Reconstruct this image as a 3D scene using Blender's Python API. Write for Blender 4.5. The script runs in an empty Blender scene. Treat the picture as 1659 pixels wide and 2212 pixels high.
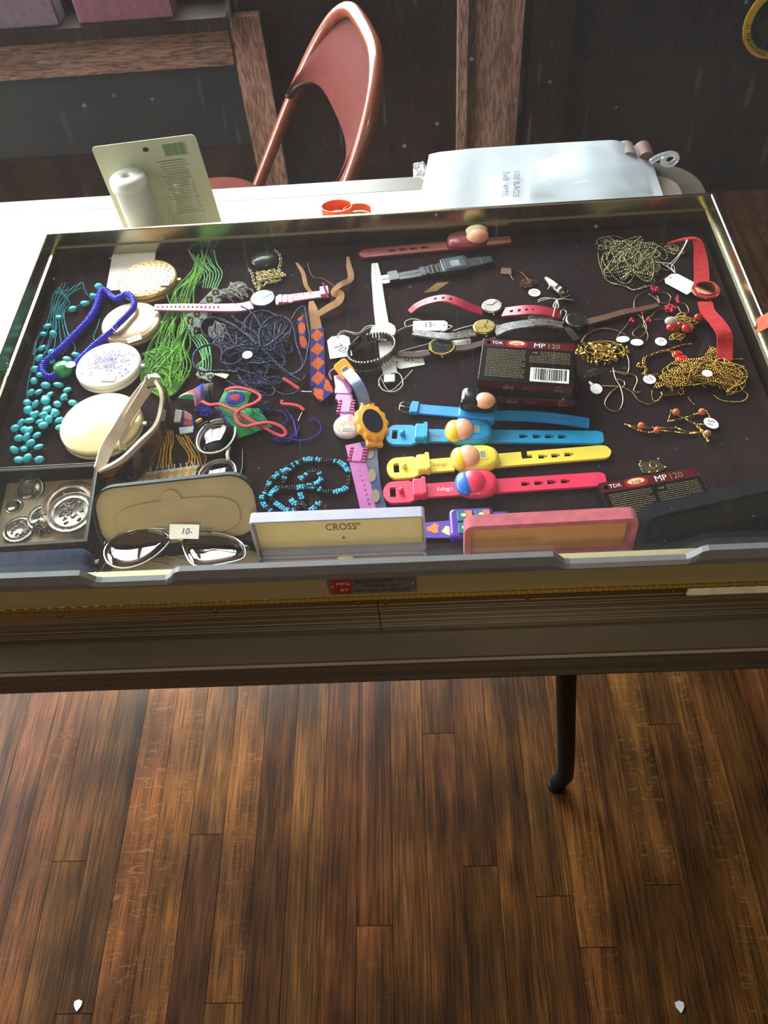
import bpy, math, random
import numpy as np
from mathutils import Vector, Matrix

# ------------------------------------------------------------------ camera, world, light, exposure
SC = bpy.context.scene
COL = SC.collection
FPX, CW, CH = 1765.09, 1659.0, 2212.0
PITCH, YAW, ROLL = 0.938054, -0.0794414, -0.106993
CAM = np.array([0.0472687, -0.364007, 0.622 + 0.805])
def cam_axes():
    cy, sy = math.cos(YAW), math.sin(YAW)
    fh = np.array([sy, cy, 0]); rt = np.array([cy, -sy, 0]); up = np.array([0, 0, 1.0])
    fw = math.cos(PITCH) * fh - math.sin(PITCH) * up
    uc = math.sin(PITCH) * fh + math.cos(PITCH) * up
    cr, sr = math.cos(ROLL), math.sin(ROLL)
    return cr * rt + sr * uc, -sr * rt + cr * uc, fw
CR, CU, CF = cam_axes()
cd = bpy.data.cameras.new('camera'); cam = bpy.data.objects.new('camera', cd); COL.objects.link(cam)
cam.matrix_world = Matrix([[CR[0], CU[0], -CF[0], CAM[0]], [CR[1], CU[1], -CF[1], CAM[1]], [CR[2], CU[2], -CF[2], CAM[2]], [0, 0, 0, 1]])
cd.sensor_fit = 'VERTICAL'; cd.sensor_height = 36.0; cd.lens = 36.0 * FPX / CH
cd.clip_start = 0.02; cd.clip_end = 60
cd.dof.use_dof = True; cd.dof.focus_distance = 0.86; cd.dof.aperture_fstop = 14.0
SC.camera = cam
SC.view_settings.view_transform = 'Standard'; SC.view_settings.look = 'None'
SC.view_settings.gamma = 1.0; SC.view_settings.use_curve_mapping = False
SC.view_settings.exposure = 0.0

W = bpy.data.worlds.new('sky'); SC.world = W; W.use_nodes = True
W.node_tree.nodes['Background'].inputs[0].default_value = (0.80, 0.90, 1.0, 1)
W.node_tree.nodes['Background'].inputs[1].default_value = 2.0

def area(name, loc, target, sx, sy, power, col):
    l = bpy.data.lights.new(name, 'AREA'); l.shape = 'RECTANGLE'; l.size = sx; l.size_y = sy
    l.energy = power; l.color = col
    o = bpy.data.objects.new(name, l); COL.objects.link(o); o.location = loc
    d = Vector(target) - Vector(loc); o.rotation_euler = d.to_track_quat('-Z', 'Y').to_euler()
    return o
WALL_Y = 1.80
# daylight arriving at the two windows (back wall, left of the pilaster, and the tall one in the left wall)
area('daylight_back_window', (-1.15, WALL_Y + 0.30, 1.58), (-1.0, 0.3, 0.95), 2.2, 1.8, 385, (0.93, 0.97, 1.0))
area('daylight_left_window', (-2.75, 0.75, 1.05), (-0.3, 0.15, 0.0), 1.5, 1.9, 230, (0.95, 0.97, 1.0))

sl = bpy.data.lights.new('added_fill_spotlight', 'SPOT'); sl.energy = 105; sl.color = (1.0, 0.84, 0.62); sl.spot_size = math.radians(30); sl.spot_blend = 0.5; sl.shadow_soft_size = 0.12  # added warm front fill from behind the camera, cone kept off the floor
so = bpy.data.objects.new('added_fill_spotlight', sl); COL.objects.link(so); so.location = (0.35, -1.65, 2.62)
so.rotation_euler = (Vector((-0.06, 0.2, 0.8)) - Vector(so.location)).to_track_quat('-Z', 'Y').to_euler()

# ------------------------------------------------------------------ measuring helpers
TABLE = 0.74
RIM = 0.805          # top edge of the open case
FELT = 0.766         # cloth that the goods lie on
def ray(px, py): return CF * FPX + CR * (px - CW / 2) - CU * (py - CH / 2)
def onz(px, py, z):
    d = ray(px, py); return CAM + d * ((z - CAM[2]) / d[2])
def ony(px, py, y):
    d = ray(px, py); return CAM + d * ((y - CAM[1]) / d[1])
ZN = {0: (0, 0, 1.0), 1: (0, 480, 3.95), 2: (380, 480, 3.95), 3: (680, 480, 3.95), 4: (1000, 480, 3.95), 5: (1239, 480, 3.95),
      6: (0, 860, 3.95), 7: (380, 860, 3.95), 8: (780, 820, 3.95), 9: (1180, 860, 3.4635),
      10: (180, 800, 4.1475), 11: (380, 800, 5.184), 12: (200, 1020, 4.366), 13: (0, 990, 6.9125), 14: (680, 770, 6.144)}
def P(zn, x, y, h=0.0):
    ox, oy, s = ZN[zn]; return onz(ox + x / s, oy + y / s, FELT + h)
def PL(zn, pts, h=0.0):
    return np.array([P(zn, q[0], q[1], q[2] if len(q) > 2 else h) for q in pts])

# ------------------------------------------------------------------ materials
MATS = {}
def hexc(h):
    h = h.lstrip('#'); c = [int(h[i:i + 2], 16) / 255 for i in (0, 2, 4)]
    return tuple(x / 12.92 if x <= 0.04045 else ((x + 0.055) / 1.055) ** 2.4 for x in c)
def mat(name, col, rough=0.5, metal=0.0, var=0.12, scale=60.0, bump=0.0, bscale=400.0, trans=0.0, spec=0.5, coat=0.0, col2=None, alpha=1.0, sheen=0.0, stretch=None, ior=1.45):
    if name in MATS: return MATS[name]
    if isinstance(col, str): col = hexc(col)
    if isinstance(col2, str): col2 = hexc(col2)
    m = bpy.data.materials.new(name); m.use_nodes = True; MATS[name] = m
    nt = m.node_tree; b = nt.nodes['Principled BSDF']
    b.inputs['Roughness'].default_value = rough; b.inputs['Metallic'].default_value = metal
    b.inputs['Transmission Weight'].default_value = trans; b.inputs['Specular IOR Level'].default_value = spec
    b.inputs['Coat Weight'].default_value = coat; b.inputs['Alpha'].default_value = alpha; b.inputs['Sheen Weight'].default_value = sheen
    b.inputs['IOR'].default_value = ior
    tc = nt.nodes.new('ShaderNodeTexCoord'); vec = tc.outputs['Object']
    if stretch:
        mp = nt.nodes.new('ShaderNodeMapping'); mp.inputs['Scale'].default_value = stretch
        nt.links.new(vec, mp.inputs[0]); vec = mp.outputs[0]
    if var > 0 or col2:
        n = nt.nodes.new('ShaderNodeTexNoise'); n.inputs['Scale'].default_value = scale; n.inputs['Detail'].default_value = 3
        nt.links.new(vec, n.inputs['Vector'])
        mx = nt.nodes.new('ShaderNodeMix'); mx.data_type = 'RGBA'
        c2 = col2 if col2 else tuple(min(1, c * (1 + var)) for c in col)
        c1 = col if col2 else tuple(c * (1 - var) for c in col)
        mx.inputs[6].default_value = (*c1, 1); mx.inputs[7].default_value = (*c2, 1)
        rp = nt.nodes.new('ShaderNodeMapRange'); rp.inputs[1].default_value = 0.35; rp.inputs[2].default_value = 0.65
        nt.links.new(n.outputs[0], rp.inputs[0]); nt.links.new(rp.outputs[0], mx.inputs[0])
        nt.links.new(mx.outputs[2], b.inputs['Base Color'])
    else: b.inputs['Base Color'].default_value = (*col, 1)
    if bump > 0:
        n2 = nt.nodes.new('ShaderNodeTexNoise'); n2.inputs['Scale'].default_value = bscale; n2.inputs['Detail'].default_value = 2
        nt.links.new(vec, n2.inputs['Vector'])
        bp = nt.nodes.new('ShaderNodeBump'); bp.inputs['Strength'].default_value = bump; bp.inputs['Distance'].default_value = 0.001
        nt.links.new(n2.outputs[0], bp.inputs['Height']); nt.links.new(bp.outputs[0], b.inputs['Normal'])
    return m
def clear(name, tint=(1, 1, 1), refl=0.06, rough=0.03, dust=0.0, dscale=500.0, body=0.0, bodycol=(1, 1, 1)):
    """clear sheet: see-through with a surface reflection, dust and a little milky body"""
    if name in MATS: return MATS[name]
    m = bpy.data.materials.new(name); m.use_nodes = True; MATS[name] = m
    nt = m.node_tree; N = nt.nodes; L = nt.links; N.clear()
    out = N.new('ShaderNodeOutputMaterial'); tr = N.new('ShaderNodeBsdfTransparent'); tr.inputs[0].default_value = (*tint, 1)
    gl = N.new('ShaderNodeBsdfGlossy'); gl.inputs['Roughness'].default_value = rough
    fr = N.new('ShaderNodeLayerWeight'); fr.inputs[0].default_value = 0.5
    pw = N.new('ShaderNodeMath'); pw.operation = 'POWER'; pw.inputs[1].default_value = 5.0; L.new(fr.outputs['Facing'], pw.inputs[0])
    ml = N.new('ShaderNodeMath'); ml.operation = 'MULTIPLY_ADD'; ml.inputs[1].default_value = 1 - refl; ml.inputs[2].default_value = refl; L.new(pw.outputs[0], ml.inputs[0])
    m1 = N.new('ShaderNodeMixShader'); L.new(ml.outputs[0], m1.inputs[0]); L.new(tr.outputs[0], m1.inputs[1]); L.new(gl.outputs[0], m1.inputs[2])
    last = m1
    if dust > 0 or body > 0:
        df = N.new('ShaderNodeBsdfDiffuse'); df.inputs[0].default_value = (*bodycol, 1)
        tl = N.new('ShaderNodeBsdfTranslucent'); tl.inputs[0].default_value = (*bodycol, 1)
        dm = N.new('ShaderNodeMixShader'); dm.inputs[0].default_value = 0.5; L.new(df.outputs[0], dm.inputs[1]); L.new(tl.outputs[0], dm.inputs[2])
        m2 = N.new('ShaderNodeMixShader'); L.new(m1.outputs[0], m2.inputs[1]); L.new(dm.outputs[0], m2.inputs[2]); last = m2
        if dust > 0:
            tc = N.new('ShaderNodeTexCoord')
            n = N.new('ShaderNodeTexNoise'); n.inputs['Scale'].default_value = 5; n.inputs['Detail'].default_value = 6; L.new(tc.outputs['Object'], n.inputs['Vector'])
            a = N.new('ShaderNodeMapRange'); a.inputs[1].default_value = 0.3; a.inputs[2].default_value = 0.75; a.inputs[3].default_value = dust * 0.35; a.inputs[4].default_value = dust; L.new(n.outputs[0], a.inputs[0])
            v = N.new('ShaderNodeTexVoronoi'); v.inputs['Scale'].default_value = dscale; L.new(tc.outputs['Object'], v.inputs['Vector'])
            s = N.new('ShaderNodeMapRange'); s.inputs[1].default_value = 0.060; s.inputs[2].default_value = 0.035; s.inputs[3].default_value = 0; s.inputs[4].default_value = dust * 9; L.new(v.outputs[0], s.inputs[0])
            gs = N.new('ShaderNodeSeparateColor'); L.new(v.outputs['Color'], gs.inputs[0]); gg = N.new('ShaderNodeMath'); gg.operation = 'GREATER_THAN'; gg.inputs[1].default_value = 0.72; L.new(gs.outputs[0], gg.inputs[0])
            sm = N.new('ShaderNodeMath'); sm.operation = 'MULTIPLY'; L.new(s.outputs[0], sm.inputs[0]); L.new(gg.outputs[0], sm.inputs[1]); s = sm
            # fine scratches: two families of long thin streaks
            tot = N.new('ShaderNodeMath'); tot.operation = 'ADD'; L.new(a.outputs[0], tot.inputs[0]); L.new(s.outputs[0], tot.inputs[1])
            for k, (rz, th) in enumerate(((0.5, 0.80), (-0.9, 0.815))):
                mp = N.new('ShaderNodeMapping'); mp.inputs['Rotation'].default_value = (0, rz, 0); mp.inputs['Scale'].default_value = (700, 1, 26); mp.inputs['Location'].default_value = (k * 3.1, 0, 0)
                L.new(tc.outputs['Object'], mp.inputs[0])
                nn = N.new('ShaderNodeTexNoise'); nn.inputs['Scale'].default_value = 1.0; nn.inputs['Detail'].default_value = 0; L.new(mp.outputs[0], nn.inputs['Vector'])
                q = N.new('ShaderNodeMapRange'); q.inputs[1].default_value = th; q.inputs[2].default_value = th + 0.05; q.inputs[3].default_value = 0; q.inputs[4].default_value = dust * 1.6; L.new(nn.outputs[0], q.inputs[0])
                t2 = N.new('ShaderNodeMath'); t2.operation = 'ADD'; L.new(tot.outputs[0], t2.inputs[0]); L.new(q.outputs[0], t2.inputs[1]); tot = t2
            L.new(tot.outputs[0], m2.inputs[0])
        else: m2.inputs[0].default_value = body
    L.new(last.outputs[0], out.inputs[0])
    return m

# ------------------------------------------------------------------ mesh helpers
def ident(): return np.eye(4)
def xf(loc=(0, 0, 0), rz=0.0, rx=0.0, ry=0.0, s=1.0):
    M = Matrix.Translation(Vector(loc)) @ Matrix.Rotation(rz, 4, 'Z') @ Matrix.Rotation(ry, 4, 'Y') @ Matrix.Rotation(rx, 4, 'X')
    A = np.array(M); A[:3, :3] *= s; return A
def frame(o, x, z=None):
    """matrix with origin o, x axis along x, z axis near z"""
    x = np.array(x, float); x /= np.linalg.norm(x); z = np.array((0, 0, 1.0) if z is None else z, float)
    y = np.cross(z, x); y /= np.linalg.norm(y); z = np.cross(x, y)
    A = np.eye(4); A[:3, 0] = x; A[:3, 1] = y; A[:3, 2] = z; A[:3, 3] = o; return A
def tr(M, V):
    V = np.asarray(V, float).reshape(-1, 3)
    return V if M is None else V @ M[:3, :3].T + M[:3, 3]
_sph = {}
def sphere_vf(nu, nv):
    if (nu, nv) in _sph: return _sph[nu, nv]
    V = [(0, 0, 1)]; F = []
    for j in range(1, nv):
        a = math.pi * j / nv
        for i in range(nu):
            b = 2 * math.pi * i / nu; V.append((math.sin(a) * math.cos(b), math.sin(a) * math.sin(b), math.cos(a)))
    V.append((0, 0, -1)); n = len(V) - 1
    for i in range(nu): F.append((0, 1 + i, 1 + (i + 1) % nu))
    for j in range(nv - 2):
        for i in range(nu):
            a = 1 + j * nu + i; b = 1 + j * nu + (i + 1) % nu; F.append((a, a + nu, b + nu, b))
    s = 1 + (nv - 2) * nu
    for i in range(nu): F.append((s + i, n, s + (i + 1) % nu))
    _sph[nu, nv] = (np.array(V), F); return _sph[nu, nv]
class MB:
    def __init__(self): self.V = []; self.F = []; self.MI = []; self.S = []; self.n = 0; self.mats = []
    def mi(self, m):
        if m not in self.mats: self.mats.append(m)
        return self.mats.index(m)
    def add(self, V, F, m, M=None, smooth=False):
        V = tr(M, V); k = self.n; self.V.append(V); i = self.mi(m)
        for f in F: self.F.append(tuple(a + k for a in f))
        self.MI += [i] * len(F); self.S += [smooth] * len(F); self.n += len(V); return self
    def box(self, c, s, m, M=None):
        x, y, z = (a / 2 for a in s); cx, cy, cz = c
        V = [(cx + i * x, cy + j * y, cz + k * z) for k in (-1, 1) for j in (-1, 1) for i in (-1, 1)]
        return self.add(V, [(0, 2, 3, 1), (4, 5, 7, 6), (0, 1, 5, 4), (2, 6, 7, 3), (0, 4, 6, 2), (1, 3, 7, 5)], m, M)
    def ball(self, c, r, m, M=None, nu=10, nv=6):
        V, F = sphere_vf(nu, nv); r = np.array(r if hasattr(r, '__len__') else (r, r, r))
        return self.add(V * r + np.array(c), F, m, M, True)
    def lathe(self, prof, m, M=None, n=32, smooth=True, sx=1.0, sy=1.0):
        V = []; F = []; k = len(prof)
        for i in range(n):
            a = 2 * math.pi * i / n
            for r, z in prof: V.append((r * math.cos(a) * sx, r * math.sin(a) * sy, z))
        for i in range(n):
            for j in range(k - 1):
                a = i * k + j; b = ((i + 1) % n) * k + j; F.append((a, b, b + 1, a + 1))
        if prof[0][0] > 1e-6: F.append(tuple(i * k for i in range(n))[::-1])
        if prof[-1][0] > 1e-6: F.append(tuple(i * k + k - 1 for i in range(n)))
        return self.add(V, F, m, M, smooth)
    def slab(self, outline, z0, z1, m, M=None, bevel=0.0, smooth=False, bot=True):
        """extruded outline with a bevelled top (and bottom) edge"""
        o = np.array(outline, float); n = len(o); c = o.mean(0)
        if bevel > 0:
            d = o - c; ln = np.linalg.norm(d, axis=1, keepdims=True); ins = c + d * (1 - bevel / np.maximum(ln, 1e-9))
            lay = [(ins, z0), (o, z0 + bevel), (o, z1 - bevel), (c + d * (1 - 0.3 * bevel / np.maximum(ln, 1e-9)), z1 - 0.3 * bevel), (ins, z1)]
        else: lay = [(o, z0), (o, z1)]
        V = []; F = []
        for q, z in lay: V += [(a, b, z) for a, b in q]
        for k in range(len(lay) - 1):
            for i in range(n):
                j = (i + 1) % n; F.append((k * n + i, k * n + j, k * n + n + j, k * n + n + i))
        t = (len(lay) - 1) * n; F.append(tuple(range(t, t + n)))
        if bot: F.append(tuple(range(n))[::-1])
        return self.add(V, F, m, M, smooth)
    def tube(self, pts, r, m, n=8, M=None, closed=False, cap=True):
        p = np.array(pts, float); k = len(p)
        r = np.full(k, r) if np.isscalar(r) else np.array(r)
        t = np.gradient(p, axis=0)
        if closed: t = np.roll(p, -1, 0) - np.roll(p, 1, 0)
        t /= np.maximum(np.linalg.norm(t, axis=1, keepdims=True), 1e-12)
        u = np.array((0, 0, 1.0)) if abs(t[0][2]) < 0.9 else np.array((1.0, 0, 0)); V = []; F = []
        for i in range(k):
            u = u - t[i] * (u @ t[i]); l = np.linalg.norm(u); u = u / l if l > 1e-9 else np.array((1.0, 0, 0)); w = np.cross(t[i], u)
            for j in range(n):
                a = 2 * math.pi * j / n; V.append(p[i] + (u * math.cos(a) + w * math.sin(a)) * r[i])
        for i in range(k if closed else k - 1):
            i2 = (i + 1) % k
            for j in range(n): F.append((i * n + j, i * n + (j + 1) % n, i2 * n + (j + 1) % n, i2 * n + j))
        if cap and not closed: F += [tuple(range(n))[::-1], tuple((k - 1) * n + j for j in range(n))]
        return self.add(V, F, m, M, True)
    def strap(self, pts, w, th, m, holes=(), M=None, up=None, ns=None, smooth=False):
        """flat band swept along pts; w = width (number or list along it); holes = (s0, s1, t0, t1) in metres along / -1..1 across"""
        p = np.array(pts, float); seg = np.linalg.norm(np.diff(p, axis=0), axis=1); L = np.concatenate(([0], np.cumsum(seg))); T = L[-1]
        S = set(np.round(L, 6)) | {0.0, round(T, 6)}; A = {-1.0, 1.0}
        for h in holes: S |= {round(h[0], 6), round(h[1], 6)}; A |= {h[2], h[3]}
        S = np.array(sorted(s for s in S if -1e-9 <= s <= T + 1e-9)); A = np.array(sorted(A))
        C = np.stack([np.interp(S, L, p[:, i]) for i in range(3)], 1)
        t = np.gradient(C, S, axis=0) if len(S) > 2 else np.repeat([p[-1] - p[0]], len(S), 0)
        t /= np.linalg.norm(t, axis=1, keepdims=True)
        ww = np.full(len(S), w) if np.isscalar(w) else np.interp(S, np.linspace(0, T, len(w)), w)
        U = np.array([(0, 0, 1.0)] * len(S)) if up is None else (np.repeat([up], len(S), 0) if np.ndim(up) == 1 else np.stack([np.interp(S, np.linspace(0, T, len(up)), np.array(up)[:, i]) for i in range(3)], 1))
        lat = np.cross(U, t); lat /= np.maximum(np.linalg.norm(lat, axis=1, keepdims=True), 1e-9); nor = np.cross(t, lat)
        ns_, na = len(S), len(A); V = []
        for s in range(ns_):
            for a in A:
                q = C[s] + lat[s] * a * ww[s] / 2; V.append(q + nor[s] * th); V.append(q)
        idx = lambda s, a, b: (s * na + a) * 2 + b
        def solid(s, a):
            if s < 0 or a < 0 or s >= ns_ - 1 or a >= na - 1: return False
            ms, ma = (S[s] + S[s + 1]) / 2, (A[a] + A[a + 1]) / 2
            return not any(h[0] < ms < h[1] and h[2] < ma < h[3] for h in holes)
        F = []
        for s in range(ns_ - 1):
            for a in range(na - 1):
                if not solid(s, a): continue
                F.append((idx(s, a, 0), idx(s + 1, a, 0), idx(s + 1, a + 1, 0), idx(s, a + 1, 0)))
                F.append((idx(s, a, 1), idx(s, a + 1, 1), idx(s + 1, a + 1, 1), idx(s + 1, a, 1)))
                if not solid(s - 1, a): F.append((idx(s, a, 0), idx(s, a + 1, 0), idx(s, a + 1, 1), idx(s, a, 1)))
                if not solid(s + 1, a): F.append((idx(s + 1, a, 0), idx(s + 1, a, 1), idx(s + 1, a + 1, 1), idx(s + 1, a + 1, 0)))
                if not solid(s, a - 1): F.append((idx(s, a, 0), idx(s, a, 1), idx(s + 1, a, 1), idx(s + 1, a, 0)))
                if not solid(s, a + 1): F.append((idx(s, a + 1, 0), idx(s + 1, a + 1, 0), idx(s + 1, a + 1, 1), idx(s, a + 1, 1)))
        return self.add(V, F, m, M, smooth)
    def sheet(self, G, m, th=0.0, M=None, smooth=True):
        """grid of points (rows x cols x 3), optionally with thickness downwards"""
        G = np.array(G, float); r, c = G.shape[:2]; V = G.reshape(-1, 3); F = []
        for i in range(r - 1):
            for j in range(c - 1): F.append((i * c + j, i * c + j + 1, (i + 1) * c + j + 1, (i + 1) * c + j))
        if th > 0:
            k = r * c; V2 = V - np.array((0, 0, th)); F2 = [tuple(a + k for a in f[::-1]) for f in F]
            B = [i for i in range(c)] + [i * c + c - 1 for i in range(1, r)] + [(r - 1) * c + j for j in range(c - 2, -1, -1)] + [i * c for i in range(r - 2, 0, -1)]
            F = F + F2 + [(B[i], B[i] + k, B[(i + 1) % len(B)] + k, B[(i + 1) % len(B)]) for i in range(len(B))]; V = np.vstack([V, V2])
        return self.add(V, F, m, M, smooth)
    def beads(self, pts, r, m, nu=6, nv=4, mats=None):
        V0, F0 = sphere_vf(nu, nv); n0 = len(V0)
        for i, q in enumerate(pts):
            rr = r if np.isscalar(r) else r[i % len(r)]
            self.add(V0 * rr + q, F0, mats[i % len(mats)] if mats else m, None, True)
        return self
def tagp(o, label=None, category=None, group=None, kind=None):
    for k, v in (('label', label), ('category', category), ('group', group), ('kind', kind)):
        if v: o[k] = v
    return o
def wloc(o):
    v = np.zeros(3)
    while o is not None: v = v + np.array(o.location); o = o.parent
    return v
def link(name, me, parent=None, loc=None):
    o = bpy.data.objects.new(name, me); COL.objects.link(o)
    if parent is not None: o.parent = parent
    if loc is not None: o.location = np.array(loc) - (wloc(parent) if parent is not None else 0)
    return o
def build(name, mb, parent=None, origin=None, **tags):
    """link the collected geometry (world coordinates) as one mesh object"""
    V = np.vstack(mb.V) if mb.V else np.zeros((0, 3))
    if origin is None:
        origin = wloc(parent) if parent is not None else np.array([V[:, 0].mean(), V[:, 1].mean(), V[:, 2].min()])
    me = bpy.data.meshes.new(name); me.from_pydata((V - origin).tolist(), [], mb.F)
    for m in mb.mats: me.materials.append(m)
    me.polygons.foreach_set('material_index', mb.MI); me.polygons.foreach_set('use_smooth', mb.S); me.update()
    o = link(name, me, parent, origin); return tagp(o, **tags)
def thing(name, loc, label, category, group=None):
    return tagp(link(name, None, None, loc), label, category, group)
def spline(pts, step=None, n=None, closed=False):
    p = np.array(pts, float)
    if closed: q = np.vstack([p[-1], p, p[0], p[1]])
    else: q = np.vstack([2 * p[0] - p[1], p, 2 * p[-1] - p[-2]])
    out = []
    for i in range(1, len(q) - 2):
        t = np.linspace(0, 1, 14, endpoint=False)[:, None]; a, b, c, d = q[i - 1], q[i], q[i + 1], q[i + 2]
        out.append(0.5 * (2 * b + (c - a) * t + (2 * a - 5 * b + 4 * c - d) * t ** 2 + (3 * b - a - 3 * c + d) * t ** 3))
    out = np.vstack(out + [q[-2][None]]); L = np.concatenate(([0], np.cumsum(np.linalg.norm(np.diff(out, axis=0), axis=1))))
    k = n if n else max(2, int(L[-1] / step) + 1); s = np.linspace(0, L[-1], k)
    return np.stack([np.interp(s, L, out[:, i]) for i in range(3)], 1)
def rrect(w, h, r, n=5):
    o = []
    for cx, cy, a0 in ((w / 2 - r, h / 2 - r, 0), (-w / 2 + r, h / 2 - r, 90), (-w / 2 + r, -h / 2 + r, 180), (w / 2 - r, -h / 2 + r, 270)):
        for i in range(n + 1):
            a = math.radians(a0 + 90 * i / n); o.append((cx + r * math.cos(a), cy + r * math.sin(a)))
    return o
def ell(a, b, n=28, p=2.0):
    o = []
    for i in range(n):
        t = 2 * math.pi * i / n; c, s = math.cos(t), math.sin(t)
        o.append((a * math.copysign(abs(c) ** (2 / p), c), b * math.copysign(abs(s) ** (2 / p), s)))
    return o
_txt = {}
def text(name, s, size, m, M, parent, align='CENTER', shear=0.0, sx=1.0, **tags):
    """flat lettering as a mesh, lying in the local xy plane of M"""
    cu = bpy.data.curves.new('lettering', 'FONT'); cu.body = s; cu.size = size; cu.align_x = align; cu.align_y = 'CENTER'; cu.shear = shear
    cu.resolution_u = 2
    t = bpy.data.objects.new('lettering', cu); COL.objects.link(t)
    dg = bpy.context.evaluated_depsgraph_get(); me = bpy.data.meshes.new_from_object(t.evaluated_get(dg))
    bpy.data.objects.remove(t)
    V = np.array([v.co[:] for v in me.vertices]).reshape(-1, 3) * np.array((sx, 1, 1)); F = [tuple(p.vertices) for p in me.polygons]
    bpy.data.meshes.remove(me)
    b = MB().add(V, F, m, M); return build(name, b, parent, **tags)
rnd = random.Random(7)
# ------------------------------------------------------------------ materials of the room
def wood(name, c1, c2, c3, sc=(28, 1.6, 28), rough=0.42, flecks=False, randcol=True):
    m = bpy.data.materials.new(name); m.use_nodes = True; MATS[name] = m; nt = m.node_tree; N = nt.nodes; L = nt.links; b = N['Principled BSDF']
    tc = N.new('ShaderNodeTexCoord'); oi = N.new('ShaderNodeObjectInfo')
    ad = N.new('ShaderNodeVectorMath'); ad.operation = 'MULTIPLY_ADD'; ad.inputs[1].default_value = (13.7, 7.1, 3.3)
    cb = N.new('ShaderNodeCombineXYZ')
    for i in range(3): L.new(oi.outputs['Random'], cb.inputs[i])
    L.new(cb.outputs[0], ad.inputs[0]); L.new(tc.outputs['Object'], ad.inputs[2])
    mp = N.new('ShaderNodeMapping'); mp.inputs['Scale'].default_value = sc; L.new(ad.outputs[0], mp.inputs[0])
    n1 = N.new('ShaderNodeTexNoise'); n1.inputs['Scale'].default_value = 1; n1.inputs['Detail'].default_value = 6; n1.inputs['Roughness'].default_value = 0.6; n1.inputs['Distortion'].default_value = 0.6
    L.new(mp.outputs[0], n1.inputs['Vector'])
    r = N.new('ShaderNodeValToRGB'); e = r.color_ramp.elements; e[0].position = 0.30; e[0].color = (*hexc(c1), 1); e[1].position = 0.72; e[1].color = (*hexc(c3), 1)
    q = r.color_ramp.elements.new(0.5); q.color = (*hexc(c2), 1); L.new(n1.outputs[0], r.inputs[0])
    # fine pores
    mp2 = N.new('ShaderNodeMapping'); mp2.inputs['Scale'].default_value = (sc[0] * 22, sc[1] * 6, sc[2] * 22); L.new(ad.outputs[0], mp2.inputs[0])
    n2 = N.new('ShaderNodeTexNoise'); n2.inputs['Scale'].default_value = 1; n2.inputs['Detail'].default_value = 2; L.new(mp2.outputs[0], n2.inputs['Vector'])
    pr = N.new('ShaderNodeMapRange'); pr.inputs[1].default_value = 0.36; pr.inputs[2].default_value = 0.60; pr.inputs[3].default_value = 0.38; pr.inputs[4].default_value = 1.25; L.new(n2.outputs[0], pr.inputs[0])
    mu = N.new('ShaderNodeMix'); mu.data_type = 'RGBA'; mu.blend_type = 'MULTIPLY'; mu.inputs[0].default_value = 1.0
    L.new(r.outputs[0], mu.inputs[6]); L.new(pr.outputs[0], mu.inputs[7]); last = mu.outputs[2]
    if flecks:   # ray flecks of quarter-sawn boards, on some boards only
        mp3 = N.new('ShaderNodeMapping'); mp3.inputs['Scale'].default_value = (30, 120, 30); L.new(ad.outputs[0], mp3.inputs[0])
        n3 = N.new('ShaderNodeTexNoise'); n3.inputs['Scale'].default_value = 1; n3.inputs['Detail'].default_value = 2; n3.inputs['Distortion'].default_value = 1.8; L.new(mp3.outputs[0], n3.inputs['Vector'])
        fr = N.new('ShaderNodeMapRange'); fr.inputs[1].default_value = 0.58; fr.inputs[2].default_value = 0.66; L.new(n3.outputs[0], fr.inputs[0])
        gt = N.new('ShaderNodeMapRange'); gt.inputs[1].default_value = 0.62; gt.inputs[2].default_value = 0.85; gt.inputs[3].default_value = 0; gt.inputs[4].default_value = 0.5; L.new(oi.outputs['Random'], gt.inputs[0])
        ml = N.new('ShaderNodeMath'); ml.operation = 'MULTIPLY'; L.new(fr.outputs[0], ml.inputs[0]); L.new(gt.outputs[0], ml.inputs[1])
        mx = N.new('ShaderNodeMix'); mx.data_type = 'RGBA'; mx.inputs[7].default_value = (*hexc('#8a5e30'), 1); L.new(ml.outputs[0], mx.inputs[0]); L.new(last, mx.inputs[6]); last = mx.outputs[2]
        # old worn stain, in large patches with a shape of their own
        gm = N.new('ShaderNodeNewGeometry'); n4 = N.new('ShaderNodeTexNoise'); n4.inputs['Scale'].default_value = 5.0; n4.inputs['Detail'].default_value = 4; L.new(gm.outputs['Position'], n4.inputs['Vector'])
        wr = N.new('ShaderNodeMapRange'); wr.inputs[1].default_value = 0.38; wr.inputs[2].default_value = 0.62; wr.inputs[3].default_value = 0.55; wr.inputs[4].default_value = 1.2; L.new(n4.outputs[0], wr.inputs[0])
        m4 = N.new('ShaderNodeMix'); m4.data_type = 'RGBA'; m4.blend_type = 'MULTIPLY'; m4.inputs[0].default_value = 1; L.new(last, m4.inputs[6]); L.new(wr.outputs[0], m4.inputs[7]); last = m4.outputs[2]
    if randcol:
        hs = N.new('ShaderNodeHueSaturation'); L.new(last, hs.inputs['Color'])
        vr = N.new('ShaderNodeMapRange'); vr.inputs[3].default_value = 0.62; vr.inputs[4].default_value = 1.30; L.new(oi.outputs['Random'], vr.inputs[0]); L.new(vr.outputs[0], hs.inputs['Value'])
        fm = N.new('ShaderNodeMath'); fm.operation = 'MULTIPLY'; fm.inputs[1].default_value = 7.31; L.new(oi.outputs['Random'], fm.inputs[0])
        ff = N.new('ShaderNodeMath'); ff.operation = 'FRACT'; L.new(fm.outputs[0], ff.inputs[0])
        hr = N.new('ShaderNodeMapRange'); hr.inputs[3].default_value = 0.492; hr.inputs[4].default_value = 0.506; L.new(ff.outputs[0], hr.inputs[0]); L.new(hr.outputs[0], hs.inputs['Hue']); last = hs.outputs[0]
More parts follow.
